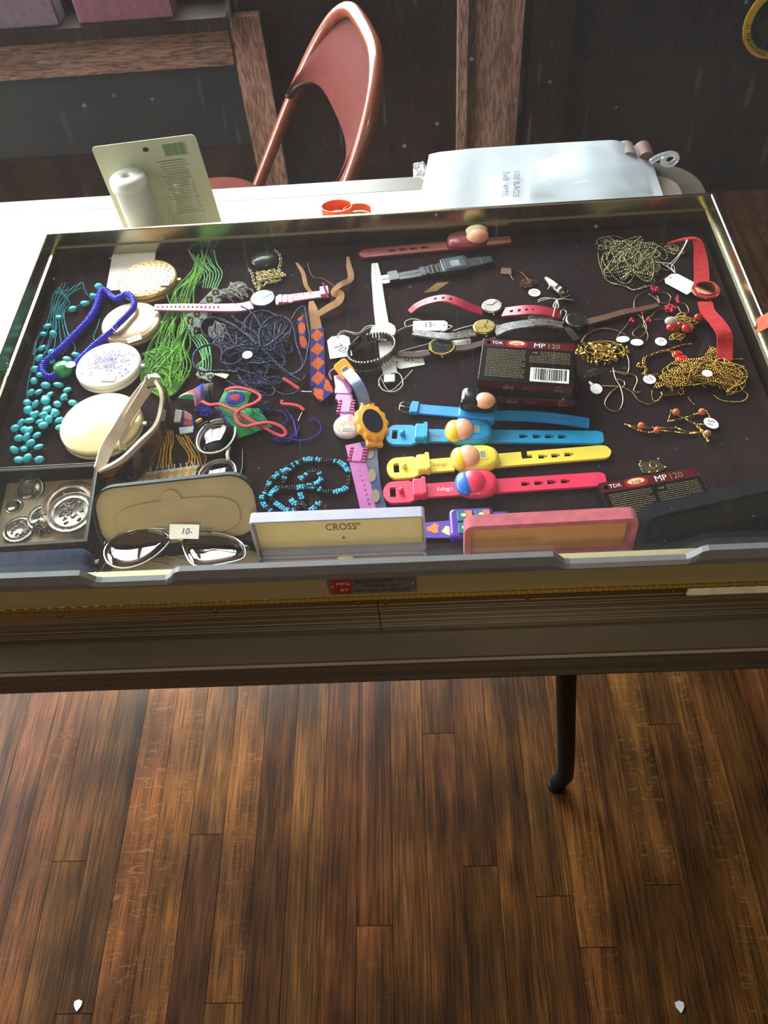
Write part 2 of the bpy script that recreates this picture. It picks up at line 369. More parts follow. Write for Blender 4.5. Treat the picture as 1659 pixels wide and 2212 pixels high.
    L.new(last, b.inputs['Base Color']); b.inputs['Specular IOR Level'].default_value = 0.28
    rr = N.new('ShaderNodeMapRange'); rr.inputs[3].default_value = rough - 0.08; rr.inputs[4].default_value = rough + 0.14; L.new(n1.outputs[0], rr.inputs[0]); L.new(rr.outputs[0], b.inputs['Roughness'])
    bp = N.new('ShaderNodeBump'); bp.inputs['Strength'].default_value = 0.25; bp.inputs['Distance'].default_value = 0.0006; L.new(n2.outputs[0], bp.inputs['Height']); L.new(bp.outputs[0], b.inputs['Normal'])
    return m
M_FLOOR = wood('oak floor boards', '#351e0d', '#613a17', '#885425', (30, 2.0, 30), 0.40, True)
M_DWOOD = wood('dark stained panelling', '#180d0a', '#23140f', '#2e1b15', (14, 14, 1.5), 0.38, False, False)
M_BWOOD = wood('brown stained trim wood', '#63453a', '#8c6857', '#a88371', (18, 18, 1.6), 0.42, False, False)
M_BWOODH = wood('brown stained rail wood', '#4f382d', '#6f5243', '#866656', (1.6, 18, 18), 0.42, False, False)
M_PLASTER = mat('aged wall plaster', '#4c4038', 0.85, var=0.1, scale=6)
M_CEIL = mat('ceiling plaster', '#6f685e', 0.9, var=0.06, scale=5)
M_PANE = clear('window pane', (0.97, 0.99, 0.98), 0.04, 0.0)
def st(o): o['kind'] = 'structure'; return o

# ------------------------------------------------------------------ the room
XL, XR, YF, YB, ZC = -2.45, 2.3, -2.6, WALL_Y, 2.9
b = MB(); b.box(((XL + XR) / 2, (YF + YB) / 2, -0.035), (XR - XL + 0.3, YB - YF + 0.3, 0.05), M_FLOOR)
floor = st(build('floor', b, origin=(0, 0, 0)))
pw = 0.0575; meshes = {}
x = -1.35; row = 0
while x < 1.45:
    y = -1.15 - rnd.random() * 0.7
    while y < YB - 0.02:
        ln = rnd.choice((0.55, 0.8, 1.1, 1.35)); y1 = min(y + ln, YB - 0.004)
        if y1 - y > 0.05:
            key = round(y1 - y, 3)
            if key not in meshes:
                bb = MB(); bb.slab([(-pw / 2 + 0.0004, 0.0004), (pw / 2 - 0.0004, 0.0004), (pw / 2 - 0.0004, key - 0.0006), (-pw / 2 + 0.0004, key - 0.0006)], -0.010, 0.0, M_FLOOR, None, 0.0)
                V = np.vstack(bb.V); me = bpy.data.meshes.new('plank'); me.from_pydata(V.tolist(), [], bb.F); me.materials.append(M_FLOOR); meshes[key] = me
            o = link('plank', meshes[key], floor); o.location = (x + pw / 2, y, -0.0002 * rnd.random())
        y = y1
    x += pw
def wallbox(name, c, s, m): bb = MB(); bb.box(c, s, m); return st(build(name, bb))
def wall_with_hole(name, axis, pos, th, a0, a1, z0, z1, ha0, ha1, hz0, hz1, m):
    bb = MB()
    for (p0, p1, q0, q1) in ((a0, ha0, z0, z1), (ha1, a1, z0, z1), (ha0, ha1, z0, hz0), (ha0, ha1, hz1, z1)):
        if p1 - p0 < 1e-4 or q1 - q0 < 1e-4: continue
        if axis == 'y': bb.box(((p0 + p1) / 2, pos + th / 2, (q0 + q1) / 2), (p1 - p0, th, q1 - q0), m)
        else: bb.box((pos + th / 2, (p0 + p1) / 2, (q0 + q1) / 2), (th, p1 - p0, q1 - q0), m)
    return st(build(name, bb))
BW = (-2.30, 0.06, 0.66, 2.50)     # back window opening: x0, x1, z0, z1
LW = (0.02, 1.52, 0.12, 2.10)       # left window opening: y0, y1, z0, z1
wall_with_hole('wall_back', 'y', YB, 0.12, XL - 0.12, XR + 0.12, 0, ZC, *BW, M_DWOOD)
wall_with_hole('wall_left', 'x', XL - 0.12, 0.12, YF, YB, 0, ZC, *LW, M_PLASTER)
wallbox('wall_right', (XR + 0.06, (YF + YB) / 2, ZC / 2), (0.12, YB - YF, ZC), M_DWOOD)
wallbox('wall_front', ((XL + XR) / 2, YF - 0.06, ZC / 2), (XR - XL + 0.24, 0.12, ZC), M_DWOOD)
wallbox('ceiling', ((XL + XR) / 2, (YF + YB) / 2, ZC + 0.06), (XR - XL + 0.3, YB - YF + 0.3, 0.12), M_CEIL)
def window(name, axis, pos, a0, a1, z0, z1, na, nz, m):
    w = st(thing(name, (0, 0, 0), None, None))
    def bar(p0, p1, q0, q1, d=0.05, nm='window_frame', mm=None):
        bb = MB()
        if axis == 'y': bb.box(((p0 + p1) / 2, pos, (q0 + q1) / 2), (p1 - p0, d, q1 - q0), mm or m)
        else: bb.box((pos, (p0 + p1) / 2, (q0 + q1) / 2), (d, p1 - p0, q1 - q0), mm or m)
        build(nm, bb, w)
    f = 0.055
    bar(a0, a0 + f, z0, z1); bar(a1 - f, a1, z0, z1); bar(a0, a1, z0, z0 + f); bar(a0, a1, z1 - f, z1)
    for i in range(1, na):
        c = a0 + (a1 - a0) * i / na; bar(c - 0.02, c + 0.02, z0 + f, z1 - f, 0.035, 'muntin')
    for i in range(1, nz):
        c = z0 + (z1 - z0) * i / nz; bar(a0 + f, a1 - f, c - 0.018, c + 0.018, 0.032, 'muntin')
    for i in range(na):
        for j in range(nz):
            bar(a0 + (a1 - a0) * i / na + 0.02, a0 + (a1 - a0) * (i + 1) / na - 0.02, z0 + (z1 - z0) * j / nz + 0.018, z0 + (z1 - z0) * (j + 1) / nz - 0.018, 0.004, 'pane', M_PANE)
window('window_1', 'y', YB + 0.06, BW[0], BW[1], BW[2], BW[3], 5, 3, M_BWOOD)
window('window_2', 'x', XL - 0.06, LW[0], LW[1], LW[2], LW[3], 3, 4, M_BWOOD)
# low panelled wall under the back window: rail, recessed dark panel, stiles, baseboard, sill
def trim(n, c, s, m): bb = MB(); bb.slab(rrect(s[0], s[2], 0.004, 1), -s[1] / 2, s[1] / 2, m, xf(c, rx=math.pi / 2), 0.003); return st(build('trim_%d' % n, bb))
trim(1, (-1.40, YB - 0.016, 0.500), (2.05, 0.032, 0.100), M_BWOODH)      # rail
trim(2, (-1.40, YB - 0.050, 0.575), (2.08, 0.100, 0.030), M_DWOOD)       # window sill
trim(3, (-0.335, YB - 0.014, 0.29), (0.080, 0.028, 0.54), M_BWOOD)       # stile
trim(4, (-1.40, YB - 0.012, 0.115), (2.05, 0.024, 0.230), M_DWOOD)       # plinth board
trim(6, (1.32, YB - 0.010, 0.06), (1.93, 0.020, 0.12), M_DWOOD)
bb = MB(); bb.box((-1.40, YB - 0.004, 0.34), (2.05, 0.008, 0.22), mat('dark slate panel', '#1a1e20', 0.5, var=0.2, scale=8)); st(build('trim_5', bb))
# pilaster beside the door
bb = MB(); bb.box((0.275, YB - 0.022, ZC / 2), (0.135, 0.044, ZC), M_BWOOD); st(build('trim_7', bb))
bb = MB(); bb.box((0.196, YB - 0.027, ZC / 2), (0.024, 0.054, ZC), M_BWOOD); st(build('trim_8', bb))
bb = MB(); bb.box((0.348, YB - 0.018, ZC / 2), (0.012, 0.036, ZC), M_DWOOD); st(build('trim_9', bb))
# panelled door right of the pilaster
door = st(thing('door_1', (0.90, YB - 0.02, 0), None, None))
bb = MB(); bb.box((0.88, YB - 0.012, 1.05), (1.0, 0.022, 2.04), M_DWOOD); build('door_leaf', bb, door)
bb = MB()
for c, s in (((0.415, 1.05), (0.10, 2.04)), ((1.335, 1.05), (0.10, 2.04)), ((0.88, 0.10), (0.82, 0.14)), ((0.88, 0.95), (0.82, 0.14)), ((0.88, 2.0), (0.82, 0.14))):
    bb.box((c[0], YB - 0.03, c[1]), (s[0], 0.02, s[1]), M_DWOOD)
build('door_frame', bb, door)

lampo = thing('added_fill_spotlight', (0.35, -1.65, 2.6), 'small black fill spotlight added out of view, aimed at the display case', 'lamp')  # unseen fixture added to carry the fill spot
bb = MB(); bb.tube([(0.35, -1.65, ZC), (0.35, -1.65, 2.76)], 0.012, mat('black lamp enamel', '#111111', 0.4), 8); build('stem', bb, lampo)
bb = MB(); bb.lathe([(0.0, 0.10), (0.05, 0.09), (0.075, 0.0), (0.072, 0.0), (0.047, 0.086), (0, 0.095)], MATS['black lamp enamel'], np.array(Matrix.Translation(Vector((0.35, -1.665, 2.665))) @ Matrix.Rotation(-0.75, 4, 'X')), 20); build('shade', bb, lampo)
# small mauve boxes on the window sill (just their lower edges show)
MV = mat('mauve card', '#5a444e', 0.8); MV2 = mat('rose card', '#6b3a4a', 0.8); MW = mat('off white paper', '#c9c4be', 0.8)
sx = -1.22
for i, (w, m, lab) in enumerate(((0.26, MV, 'dusky mauve box at the left end of the window sill'), (0.20, MV, 'small mauve box standing second on the window sill'), (0.24, MV2, 'rose box on the window sill beside the white slip'), )):
    bb = MB(); bb.slab(rrect(w - 0.01, 0.055, 0.004, 2), 0.5905, 0.68 + 0.01 * i, m, xf((sx + w / 2, YB - 0.052, 0)), 0.002)
    bb.slab(rrect(w - 0.006, 0.058, 0.004, 2), 0.67 + 0.01 * i, 0.70 + 0.01 * i, m, xf((sx + w / 2, YB - 0.052, 0)), 0.002)
    build('gift_box', bb, label=lab, category='box', group='boxes on the window sill'); sx += w + (0.035 if i == 1 else 0.004)

# round yellow badge pinned to the door
BY = mat('yellow enamel', '#c79a16', 0.5); BK = mat('black print', '#1a1512', 0.6)
c = ony(1688, 46, YB - 0.045); R = 0.088
bad = thing('round_sign', (c[0], YB - 0.045, c[2] - R), 'round yellow sign with a dark emblem and black lettering on the door', 'sign')
MS = frame(c, (1, 0, 0), (0, -1, 0))
MS = np.array(Matrix.Translation(Vector(c)) @ Matrix.Rotation(math.pi / 2, 4, 'X'))
bb = MB(); bb.lathe([(0, -0.0045), (R, -0.0045), (R, 0), (0, 0)], BY, MS, 48, False); build('disc', bb, bad)
bb = MB(); bb.lathe([(R * 0.80, 0), (R * 0.80, 0.0006), (R * 0.77, 0.0006), (R * 0.77, 0)], BK, MS, 48, False); build('ring', bb, bad)
bb = MB()
for k in range(11):   # dark plumage-like strokes in the middle
    a = k * 0.57; bb.slab([(q[0] * (0.34 - 0.02 * (k % 3)) * R + 0.30 * R * math.cos(a), q[1] * 0.17 * R + 0.28 * R * math.sin(a) - 0.1 * R) for q in ell(1, 1, 12)], 0.0006 + k * 0.00004, 0.001 + k * 0.00004, BK, MS)
build('emblem', bb, bad)
for s, a0, a1, rr in (('OF', 186, 199, 0.875), ('WASHIN', 205, 238, 0.875), ('AND', 246, 258, 0.875)):
    for i, ch in enumerate(s):
        a = math.radians(a0 + (a1 - a0) * i / max(1, len(s) - 1))
        text('letter', ch, R * 0.17, BK, MS @ xf((rr * R * math.cos(a), rr * R * math.sin(a), 0.0007), rz=a + math.pi / 2), bad)

# ------------------------------------------------------------------ folding table
M_TOP = mat('pale table laminate', '#a89e8e', 0.2, var=0.05, scale=20, spec=0.5)
M_BAND = mat('grey brown edge band', '#5a5048', 0.35, metal=0.3, var=0.12, scale=3, stretch=(0.3, 20, 60))
M_BAND2 = mat('grey brown rim laminate', '#544d43', 0.4, var=0.06, scale=6)
M_LEG = mat('black enamelled steel', '#0a0c0c', 0.5, var=0.2, spec=0.3)
TX0, TX1, TY0, TY1 = -1.37, 0.462, -0.030, 0.750
table = thing('folding_table', ((TX0 + TX1) / 2, 0.36, 0), 'long folding table with pale top, brown edge and black tube legs', 'table')
tc_ = ((TX0 + TX1) / 2, (TY0 + TY1) / 2, 0)
bb = MB(); bb.slab(rrect(TX1 - TX0, TY1 - TY0, 0.07, 8), TABLE - 0.014, TABLE, M_TOP, xf(tc_), 0.005); build('table_top', bb, table)
bb = MB(); o1 = np.array(rrect(TX1 - TX0, TY1 - TY0, 0.07, 8)); o2 = np.array(rrect(TX1 - TX0 - 0.066, TY1 - TY0 - 0.066, 0.037, 8)); n = len(o1)
bb.add([(x, y, TABLE - 0.003) for x, y in o1] + [(x * 0.9995, y * 0.999, TABLE + 0.0004) for x, y in o1] + [(x, y, TABLE + 0.0004) for x, y in o2] + [(x, y, TABLE - 0.003) for x, y in o2], [(k * n + i, k * n + (i + 1) % n, k * n + n + (i + 1) % n, k * n + n + i) for k in range(3) for i in range(n)], M_BAND2, xf(tc_)); build('top_rim', bb, table)
bb = MB(); ol = rrect(TX1 - TX0 - 0.004, TY1 - TY0 - 0.004, 0.068, 8); n = len(ol)
bb.slab(ol, TABLE - 0.052, TABLE - 0.0142, M_BAND, xf(tc_))
for z in (0.020, 0.026, 0.030, 0.043, 0.047): bb.slab(rrect(TX1 - TX0 - 0.002, TY1 - TY0 - 0.002, 0.069, 8), TABLE - z - 0.0008, TABLE - z + 0.0008, M_BAND, xf(tc_))
build('edge_band', bb, table)
foot = onz(1213, 1692, 0.012); up1 = ony(1223, 1462, foot[1])
dirv = (up1 - foot) / (up1[2] - foot[2]); kink = foot + dirv * 0.045 + np.array((0.006, 0, 0))
def legpts(s, y): return [(s(q[0]), y, q[2]) for q in (foot + np.array((-0.008, 0, 0)), kink, up1, foot + dirv * (TABLE - 0.055 - 0.012))]
mid = (TX0 + TX1) / 2
for sgn, fn in ((1, lambda v: v), (-1, lambda v: 2 * mid - v)):
    for y in (foot[1], 2 * 0.36 - foot[1]):
        lp = legpts(fn, y); bb = MB(); bb.tube(spline(lp, n=14), 0.0135, M_LEG, 14); lg = build('leg', bb, table)
        bb = MB(); bb.lathe([(0, 0), (0.0145, 0), (0.0150, 0.004), (0.0146, 0.016), (0, 0.017)], M_LEG, xf((lp[0][0], y, 0.0)), 16); build('rubber_foot', bb, lg)
    xb = legpts(fn, 0)[2][0]; bb = MB(); bb.tube([(xb, foot[1], up1[2] + 0.13), (xb, 0.72 - foot[1], up1[2] + 0.13)], 0.009, M_LEG, 10); build('cross_bar', bb, table)

# ------------------------------------------------------------------ display case (open, lid standing up towards the camera)
CWD, CD = 0.864, 0.5685
M_ALU = mat('champagne anodised aluminium', '#b5ad90', 0.24, metal=1.0, var=0.10, scale=2, stretch=(1, 1, 40))
M_ALUB = mat('brushed aluminium front', '#b9ae9a', 0.33, metal=1.0, var=0.10, scale=3, stretch=(0.4, 1, 160))
M_GOLD = mat('gold anodised rail', '#b0a478', 0.45, metal=0.5, var=0.08, scale=2, stretch=(0.4, 1, 60))
M_BRASS = mat('worn brass hinge', '#97783a', 0.45, metal=1.0, var=0.25, scale=200)
M_FELT = mat('dark brown felt', '#261a1c', 0.95, var=0.22, scale=900, bump=0.5, bscale=2500, spec=0.05)
M_GASK = mat('grey vinyl channel', '#6a6b6e', 0.45, var=0.06)
M_GLASS = clear('dusty lid glass', (0.975, 0.985, 0.98), 0.045, 0.0, dust=0.0075, dscale=62)
M_GEDGE = mat('green glass edge', '#3c5a52', 0.2)
case = thing('display_case', (0, CD / 2, TABLE), 'aluminium display case with dark felt and open glass lid on the table', 'display case')
bb = MB(); bb.box((0, CD / 2, (TABLE + 0.0006 + FELT) / 2), (CWD - 0.02, CD - 0.02, FELT - TABLE - 0.0012), M_FELT); build('felt_bed', bb, case)
bb = MB(); lr = random.Random(17)
for k in range(230):
    o = (lr.uniform(-0.41, 0.41), lr.uniform(0.02, 0.55), FELT + 0.0001); s_ = lr.uniform(0.0002, 0.0006); bb.slab([(-s_ * lr.uniform(1, 4), -s_ * 0.4), (s_, -s_ * 0.4), (s_ * lr.uniform(0.5, 2), s_ * 0.4), (-s_, s_ * 0.4)], 0, 0.0002, mat('pale lint', '#a89e96', 0.9), xf(o, rz=lr.random() * 3))
build('lint', bb, case, kind='stuff')
def profwall(name, p0, p1, inn, prof, m, tk=0.010):
    """wall between two corners; prof = (depth inwards, z) down the inner face"""
    p0 = np.array(p0, float); p1 = np.array(p1, float); inn = np.array(inn, float); t = (p1 - p0) / np.linalg.norm(p1 - p0)
    ring = [(0, TABLE + 0.0004), (0, RIM)] + list(prof); V = []
    for q, sg in ((p0, 1), (p1, -1)):
        for d, z in ring: V.append((*(q + inn * d + t * sg * d), z))
    n = len(ring); F = [(i, (i + 1) % n, n + (i + 1) % n, n + i) for i in range(n)] + [tuple(range(n))[::-1], tuple(range(n, 2 * n))]
    bb = MB(); bb.add(V, F, m); return build(name, bb, case)
ip = [(0.003, RIM), (0.004, RIM - 0.001), (0.0045, RIM - 0.0195), (0.0075, RIM - 0.0205), (0.0075, RIM - 0.022), (0.005, RIM - 0.023), (0.005, FELT - 0.004), (0.011, TABLE + 0.0004)]
h = CWD / 2
profwall('side_wall', (-h, CD), (h, CD), (0, -1), ip, M_ALU)
profwall('side_wall', (h, CD), (h, 0), (-1, 0), ip, M_ALU)
profwall('side_wall', (-h, 0), (-h, CD), (1, 0), ip, M_ALU)
# ribbed front wall
rib = [(0.0, TABLE + 0.0004)]
zz = TABLE + 0.003; k = 0
while zz < RIM - 0.008:
    w = (0.0100, 0.0045, 0.0065, 0.0085)[k % 4]; rib += [(-0.0022, zz), (-0.0022, zz + w - 0.0014), (-0.0006, zz + w - 0.0009), (-0.0006, zz + w - 0.0003)]; zz += w; k += 1
rib += [(0.0, RIM - 0.0045), (0.0, RIM - 0.003), (0.009, RIM - 0.003), (0.009, TABLE + 0.0004)]
for x0, x1 in ((-h, 0.0035), (0.0045, h)):
    V = [(x, y, z) for x in (x0, x1) for y, z in rib]; n = len(rib)
    bb = MB(); bb.add(V, [(i, n + i, n + (i + 1) % n, (i + 1) % n) for i in range(n)] + [tuple(range(n)), tuple(range(n, 2 * n))[::-1]], M_ALUB); build('front_wall', bb, case)
for px, py in ((130, 1330), (465, 1318), (775, 1302), (835, 1301), (1139, 1289), (1453, 1276)):
    q = ony(px, py, -0.0012); bb = MB(); bb.lathe([(0.0032, 0), (0.0026, 0.0012), (0, 0.0016)], M_BRASS, xf(q, rx=math.pi / 2), 10); build('rivet', bb, case)
# piano hinge
hg = link('hinge', None, case, (0, 0, RIM)); kw = 0.0054; km = None
for i in range(int(CWD / kw)):
    if km is None:
        bb = MB(); bb.tube([(-kw / 2 + 0.00012, 0, 0), (kw / 2 - 0.00012, 0, 0)], 0.0023, M_BRASS, 10)
        km = bpy.data.meshes.new('knuckle'); km.from_pydata(np.vstack(bb.V).tolist(), [], bb.F); km.materials.append(M_BRASS)
        km.polygons.foreach_set('use_smooth', [False] * len(km.polygons))
    o = link('knuckle', km, hg); o.location = (-h + kw * (i + 0.5), -0.0022, -0.0002 + (0.0003 if i % 2 else 0))
bb = MB(); bb.box((0, -0.0012, RIM - 0.0035), (CWD - 0.004, 0.0014, 0.004), M_BRASS); build('hinge_leaf', bb, hg)
bb = MB(); bb.slab(rrect(0.11, 0.011, 0.002, 2), 0, 0.0016, mat('white foam strip', '#d9d2bd', 0.9), xf((ony(1575, 1268, -0.003)[0] + 0.02, -0.0026, RIM - 0.0075), rx=math.pi / 2), 0.0004); build('foam_strip', bb, case)
# lid standing upright on the hinge
LID = 0.556
def lidbox(name, c, s, m, par=case): bb = MB(); bb.box(c, s, m); return build(name, bb, par)
RZ = 0.034
lidbox('lid_rail', (0, 0.006, RIM + 0.002 + RZ / 2), (CWD, 0.014, RZ), M_GOLD)
lidbox('lid_rail', (0, 0.006, RIM + LID - RZ / 2), (CWD, 0.014, RZ), M_GOLD)
for s in (-1, 1): lidbox('lid_rail', (s * (h - RZ / 2), 0.006, RIM + LID / 2), (RZ, 0.014, LID - 2 * RZ - 0.004), M_GOLD)
lidbox('lid_glass', (0, 0.006, RIM + LID / 2 + 0.0), (CWD - 2 * RZ + 0.006, 0.003, LID - 2 * RZ + 0.006), M_GLASS)
# grey glazing channel along the hinge rail, dented down at two finger gaps
g0, g1 = RIM + RZ + 0.002, RIM + RZ + 0.020
def gx(px): return ony(px, 1215, 0.0)[0]
xs = np.linspace(-h + RZ, h - RZ, 160); dents = [(gx(150), gx(375)), (gx(1190), gx(1515))]
top = []
for x in xs:
    d = 0.0
    for a, c in dents:
        if a < x < c: d = max(d, min(1, min(x - a, c - x) / 0.014))
    d = d * d * (3 - 2 * d); top.append(g1 - d * 0.0125)
prof = lambda x, t: [(x, -0.0035, g0), (x, -0.0042, g0 + (t - g0) * 0.5), (x, -0.001, t), (x, 0.0043, t), (x, 0.0043, g0)]
V = [q for x, t in zip(xs, top) for q in prof(x, t)]; k = 5
F = [(i * k + j, (i + 1) * k + j, (i + 1) * k + (j + 1) % k, i * k + (j + 1) % k) for i in range(len(xs) - 1) for j in range(k)] + [tuple(range(k)), tuple(range((len(xs) - 1) * k, len(xs) * k))[::-1]]
bb = MB(); bb.add(V, F, M_GASK, None, False); build('glazing_channel', bb, case)
# maker's plate
pc = ony(804, 1263, -0.0015); plate = link('maker_plate', None, case, pc)
M_PL = mat('grey metal plate', '#7f7f7c', 0.35, metal=0.6); M_PR = mat('red print', '#8e2a22', 0.5)
MP = np.array(Matrix.Translation(Vector(pc)) @ Matrix.Rotation(math.pi / 2, 4, 'X'))
bb = MB(); bb.slab(rrect(0.0765, 0.0265, 0.003, 3), -0.0004, 0.0008, M_PL, MP, 0.0003); build('plate', bb, plate)
bb = MB(); bb.slab(rrect(0.0185, 0.024, 0.001, 2), 0.0008, 0.0010, M_PR, MP @ xf((-0.0265, 0, 0))); build('red_field', bb, plate)
for s in (-1, 1): bb = MB(); bb.lathe([(0.0026, 0.0008), (0.0022, 0.0018), (0.001, 0.002), (0.0008, 0.0012), (0, 0.0012)], M_PL, MP @ xf((s * 0.0345, 0.0, 0)), 12); build('rivet', bb, plate)
LP = mat('pale print', '#c9b9ae', 0.6)
text('lettering', 'MFG', 0.0062, LP, MP @ xf((-0.0245, 0.0045, 0.0011)), plate); text('lettering', 'BY', 0.0062, LP, MP @ xf((-0.0245, -0.0055, 0.0011)), plate)
text('lettering', 'ALLSTATE MFG. CO.', 0.0074, BK, MP @ xf((0.0085, 0.0072, 0.0009)), plate, sx=0.68)
text('lettering', '224 MARKET STREET', 0.0054, BK, MP @ xf((0.0085, -0.0006, 0.0009)), plate, sx=0.68)
text('lettering', 'PERTH AMBOY, NEW JERSEY 08861', 0.0050, BK, MP @ xf((0.0085, -0.0080, 0.0009)), plate, sx=0.62)
# lid stays: flat straps from the side walls up to the lid
for s, col in ((1, mat('orange brown strap', '#a8553a', 0.55)), (-1, mat('green strap', '#3f7a54', 0.55))):
    a = np.array((s * (h - 0.0062), 0.332, RIM - 0.012)); e = np.array((s * (h - 0.012), 0.012, RIM + 0.42))
    bb = MB(); bb.strap([a, a + (e - a) * 0.5 + np.array((0, 0, -0.004)), e], 0.016, 0.0014, col, up=(-s, 0.0, 0.0)); sp = build('lid_strap', bb, case)
    bb = MB(); bb.lathe([(0.0034, 0), (0.0028, 0.0016), (0, 0.0022)], M_PL, np.array(Matrix.Translation(Vector(a + np.array((-s * 0.0014, 0, 0)))) @ Matrix.Rotation(-s * math.pi / 2, 4, 'Y')), 12); build('rivet', bb, sp)

# ------------------------------------------------------------------ folding chair behind the table
M_CHM = mat('copper brown enamel', '#7a3c26', 0.28, var=0.06, coat=0.3); M_VIN = mat('maroon vinyl', '#4f1c16', 0.75, var=0.08, bump=0.15, bscale=500, spec=0.08)
CX, CY, HD, REC, CWID, CHGT, CN = -0.224, 1.155, 4.971, 0.592, 0.435, 0.357, 3.236
cx_ = np.array([math.cos(HD), math.sin(HD), 0]); bk_ = np.array([-math.sin(HD), math.cos(HD), 0])
chair = thing('folding_chair', (CX, CY, 0), 'copper brown metal folding chair with maroon vinyl back and seat', 'chair')
def cpt(a, wf=1.0, hf=1.0, off=0.0):
    lx = math.copysign(abs(math.sin(a)) ** (2 / CN), math.sin(a)) * CWID / 2 * wf; lz = abs(math.cos(a)) ** (2 / CN) * CHGT * hf
    return np.array([CX, CY, 0]) + cx_ * lx + bk_ * (REC * lz + off) + np.array((0, 0, 0.40 + lz))
A = np.linspace(-math.pi / 2, math.pi / 2, 61); U = [cpt(a) for a in A]
def down(q): # legs go on below the seat, splaying forwards
    return [q + np.array((0, 0, -0.13)) - bk_ * 0.077, q * np.array((1, 1, 0)) - bk_ * 0.22 + np.array((0, 0, 0.02))]
bb = MB(); bb.tube(spline(down(U[0])[::-1] + [U[i] for i in range(0, 61, 3)] + down(U[-1]), n=110), 0.0135, M_CHM, 12); build('back_frame', bb, chair)
# backrest panel between the tubes: top follows the hoop, lower edge is an arch
G = []
for i in range(15):
    v = i / 14; row = []
    for j in range(25):
        u = -1 + 2 * j / 24; a = u * math.pi / 2 * 0.80; t = cpt(a, 0.955, 0.955)
        low = 0.573 + 0.045 * (1 - u * u)
        zb = min(low, t[2] - 0.004); z = t[2] + (zb - t[2]) * v
        lx = ((t - np.array([CX, CY, 0])) @ cx_); lz = z - 0.40
        bow = 0.030 * (1 - u * u) - 0.006 * math.sin(math.pi * v) - 0.004
        row.append(np.array([CX, CY, 0]) + cx_ * lx + bk_ * (REC * lz + bow) + np.array((0, 0, z)))
    G.append(row)
G = np.array(G); bb = MB(); bb.sheet(G, M_VIN); bb.sheet((G - bk_ * 0.016)[:, ::-1], M_VIN)
bnd = [(0, j) for j in range(25)] + [(i, 24) for i in range(1, 15)] + [(14, j) for j in range(23, -1, -1)] + [(i, 0) for i in range(13, 0, -1)]
V = [G[i, j] for i, j in bnd] + [G[i, j] - bk_ * 0.016 for i, j in bnd]; n = len(bnd)
bb.add(V, [(i, (i + 1) % n, n + (i + 1) % n, n + i) for i in range(n)], M_VIN, None, True); bp = build('backrest', bb, chair)
bb = MB(); bb.tube([G[i, j] - bk_ * 0.008 for i, j in bnd], 0.006, mat('dark welt', '#2a1614', 0.5), 6, closed=True); build('piping', bb, bp)
sc_ = np.array([CX, CY, 0]) - bk_ * 0.20
SM = frame(sc_ + np.array((0, 0, 0.0)), cx_); bb = MB(); bb.slab(ell(0.185, 0.185, 40, 3.2), 0.397, 0.437, M_VIN, SM, 0.016, True); build('seat', bb, chair)
for s in (-1, 1):
    t0 = np.array([CX, CY, 0.30]) + cx_ * s * 0.185 - bk_ * 0.10; f0 = np.array([CX, CY, 0.012]) + cx_ * s * 0.185 + bk_ * 0.08
    bb = MB(); bb.tube([np.array([CX, CY, 0.43]) + cx_ * s * 0.18 - bk_ * 0.30, t0, f0], 0.011, M_CHM, 10); build('rear_leg', bb, chair)
bb = MB(); bb.tube([np.array([CX, CY, 0.20]) + cx_ * -0.19 - bk_ * 0.09, np.array([CX, CY, 0.20]) + cx_ * 0.19 - bk_ * 0.09], 0.008, M_CHM, 8); build('stretcher', bb, chair)
# ------------------------------------------------------------------ shared materials of the goods
PAPER = mat('white price card', '#e6e4e0', 0.75, var=0.03); INK = mat('dark ink', '#1d2230', 0.6); INKB = mat('blue ink', '#2b3a66', 0.6)
STRING = mat('white cotton string', '#d4d0c8', 0.9); STEEL = mat('polished steel', '#b9b9b6', 0.18, metal=1.0, var=0.08)
DSTEEL = mat('dulled silver', '#77726a', 0.32, metal=1.0, var=0.3, scale=150); GOLD = mat('gold plate', '#c2a04e', 0.25, metal=1.0, var=0.12)
PGOLD = mat('pale gold plate', '#b8a673', 0.3, metal=1.0, var=0.2, scale=300); BLACK = mat('black gloss plastic', '#0b0b0c', 0.2, var=0.1)
LCD = mat('grey display glass', '#8d938c', 0.15); CRYST = clear('watch crystal', (1, 1, 1), 0.06, 0.0)
def handle(zn, A, B, h=0.0, **k):
    """frame at the middle of two picture points at height h above the felt, x along them, and their distance"""
    a, b = P(zn, A[0], A[1], h), P(zn, B[0], B[1], h); return frame((a + b) / 2, b - a), float(np.linalg.norm(b - a))
def quad(zn, c, h=0.0): return np.array([P(zn, q[0], q[1], q[2] if len(q) > 2 else h) for q in c])
def bil(Q, u, v): return Q[0] * (1 - u) * (1 - v) + Q[1] * u * (1 - v) + Q[2] * u * v + Q[3] * (1 - u) * v
def card(name, Q, th, m, par=None, n=2, sag=0.0, **t):
    G = [[bil(Q, i / n, j / n) + np.array((0, 0, th + sag * math.sin(math.pi * i / n))) for i in range(n + 1)] for j in range(n + 1)]
    b = MB(); b.sheet(np.array(G)[::-1], m, th, None, False); return build(name, b, par, **t)
def sticker(par, zn, c, s, txt, h, rz=0.0, round_=False, ink=INK, size=None):
    """small price sticker: s = (w, h) in metres, lying level at height h"""
    o = P(zn, c[0], c[1], h); M = xf(o, rz=rz); b = MB(); b.slab(ell(s[0] / 2, s[1] / 2, 20) if round_ else rrect(s[0], s[1], 0.0004, 1), 0, 0.0003, PAPER, M)
    st_ = build('price_sticker', b, par)
    if txt: text('handwriting', txt, size or s[1] * 0.85, ink, M @ xf((0, 0, 0.0004)), st_, shear=0.15)
    return st_
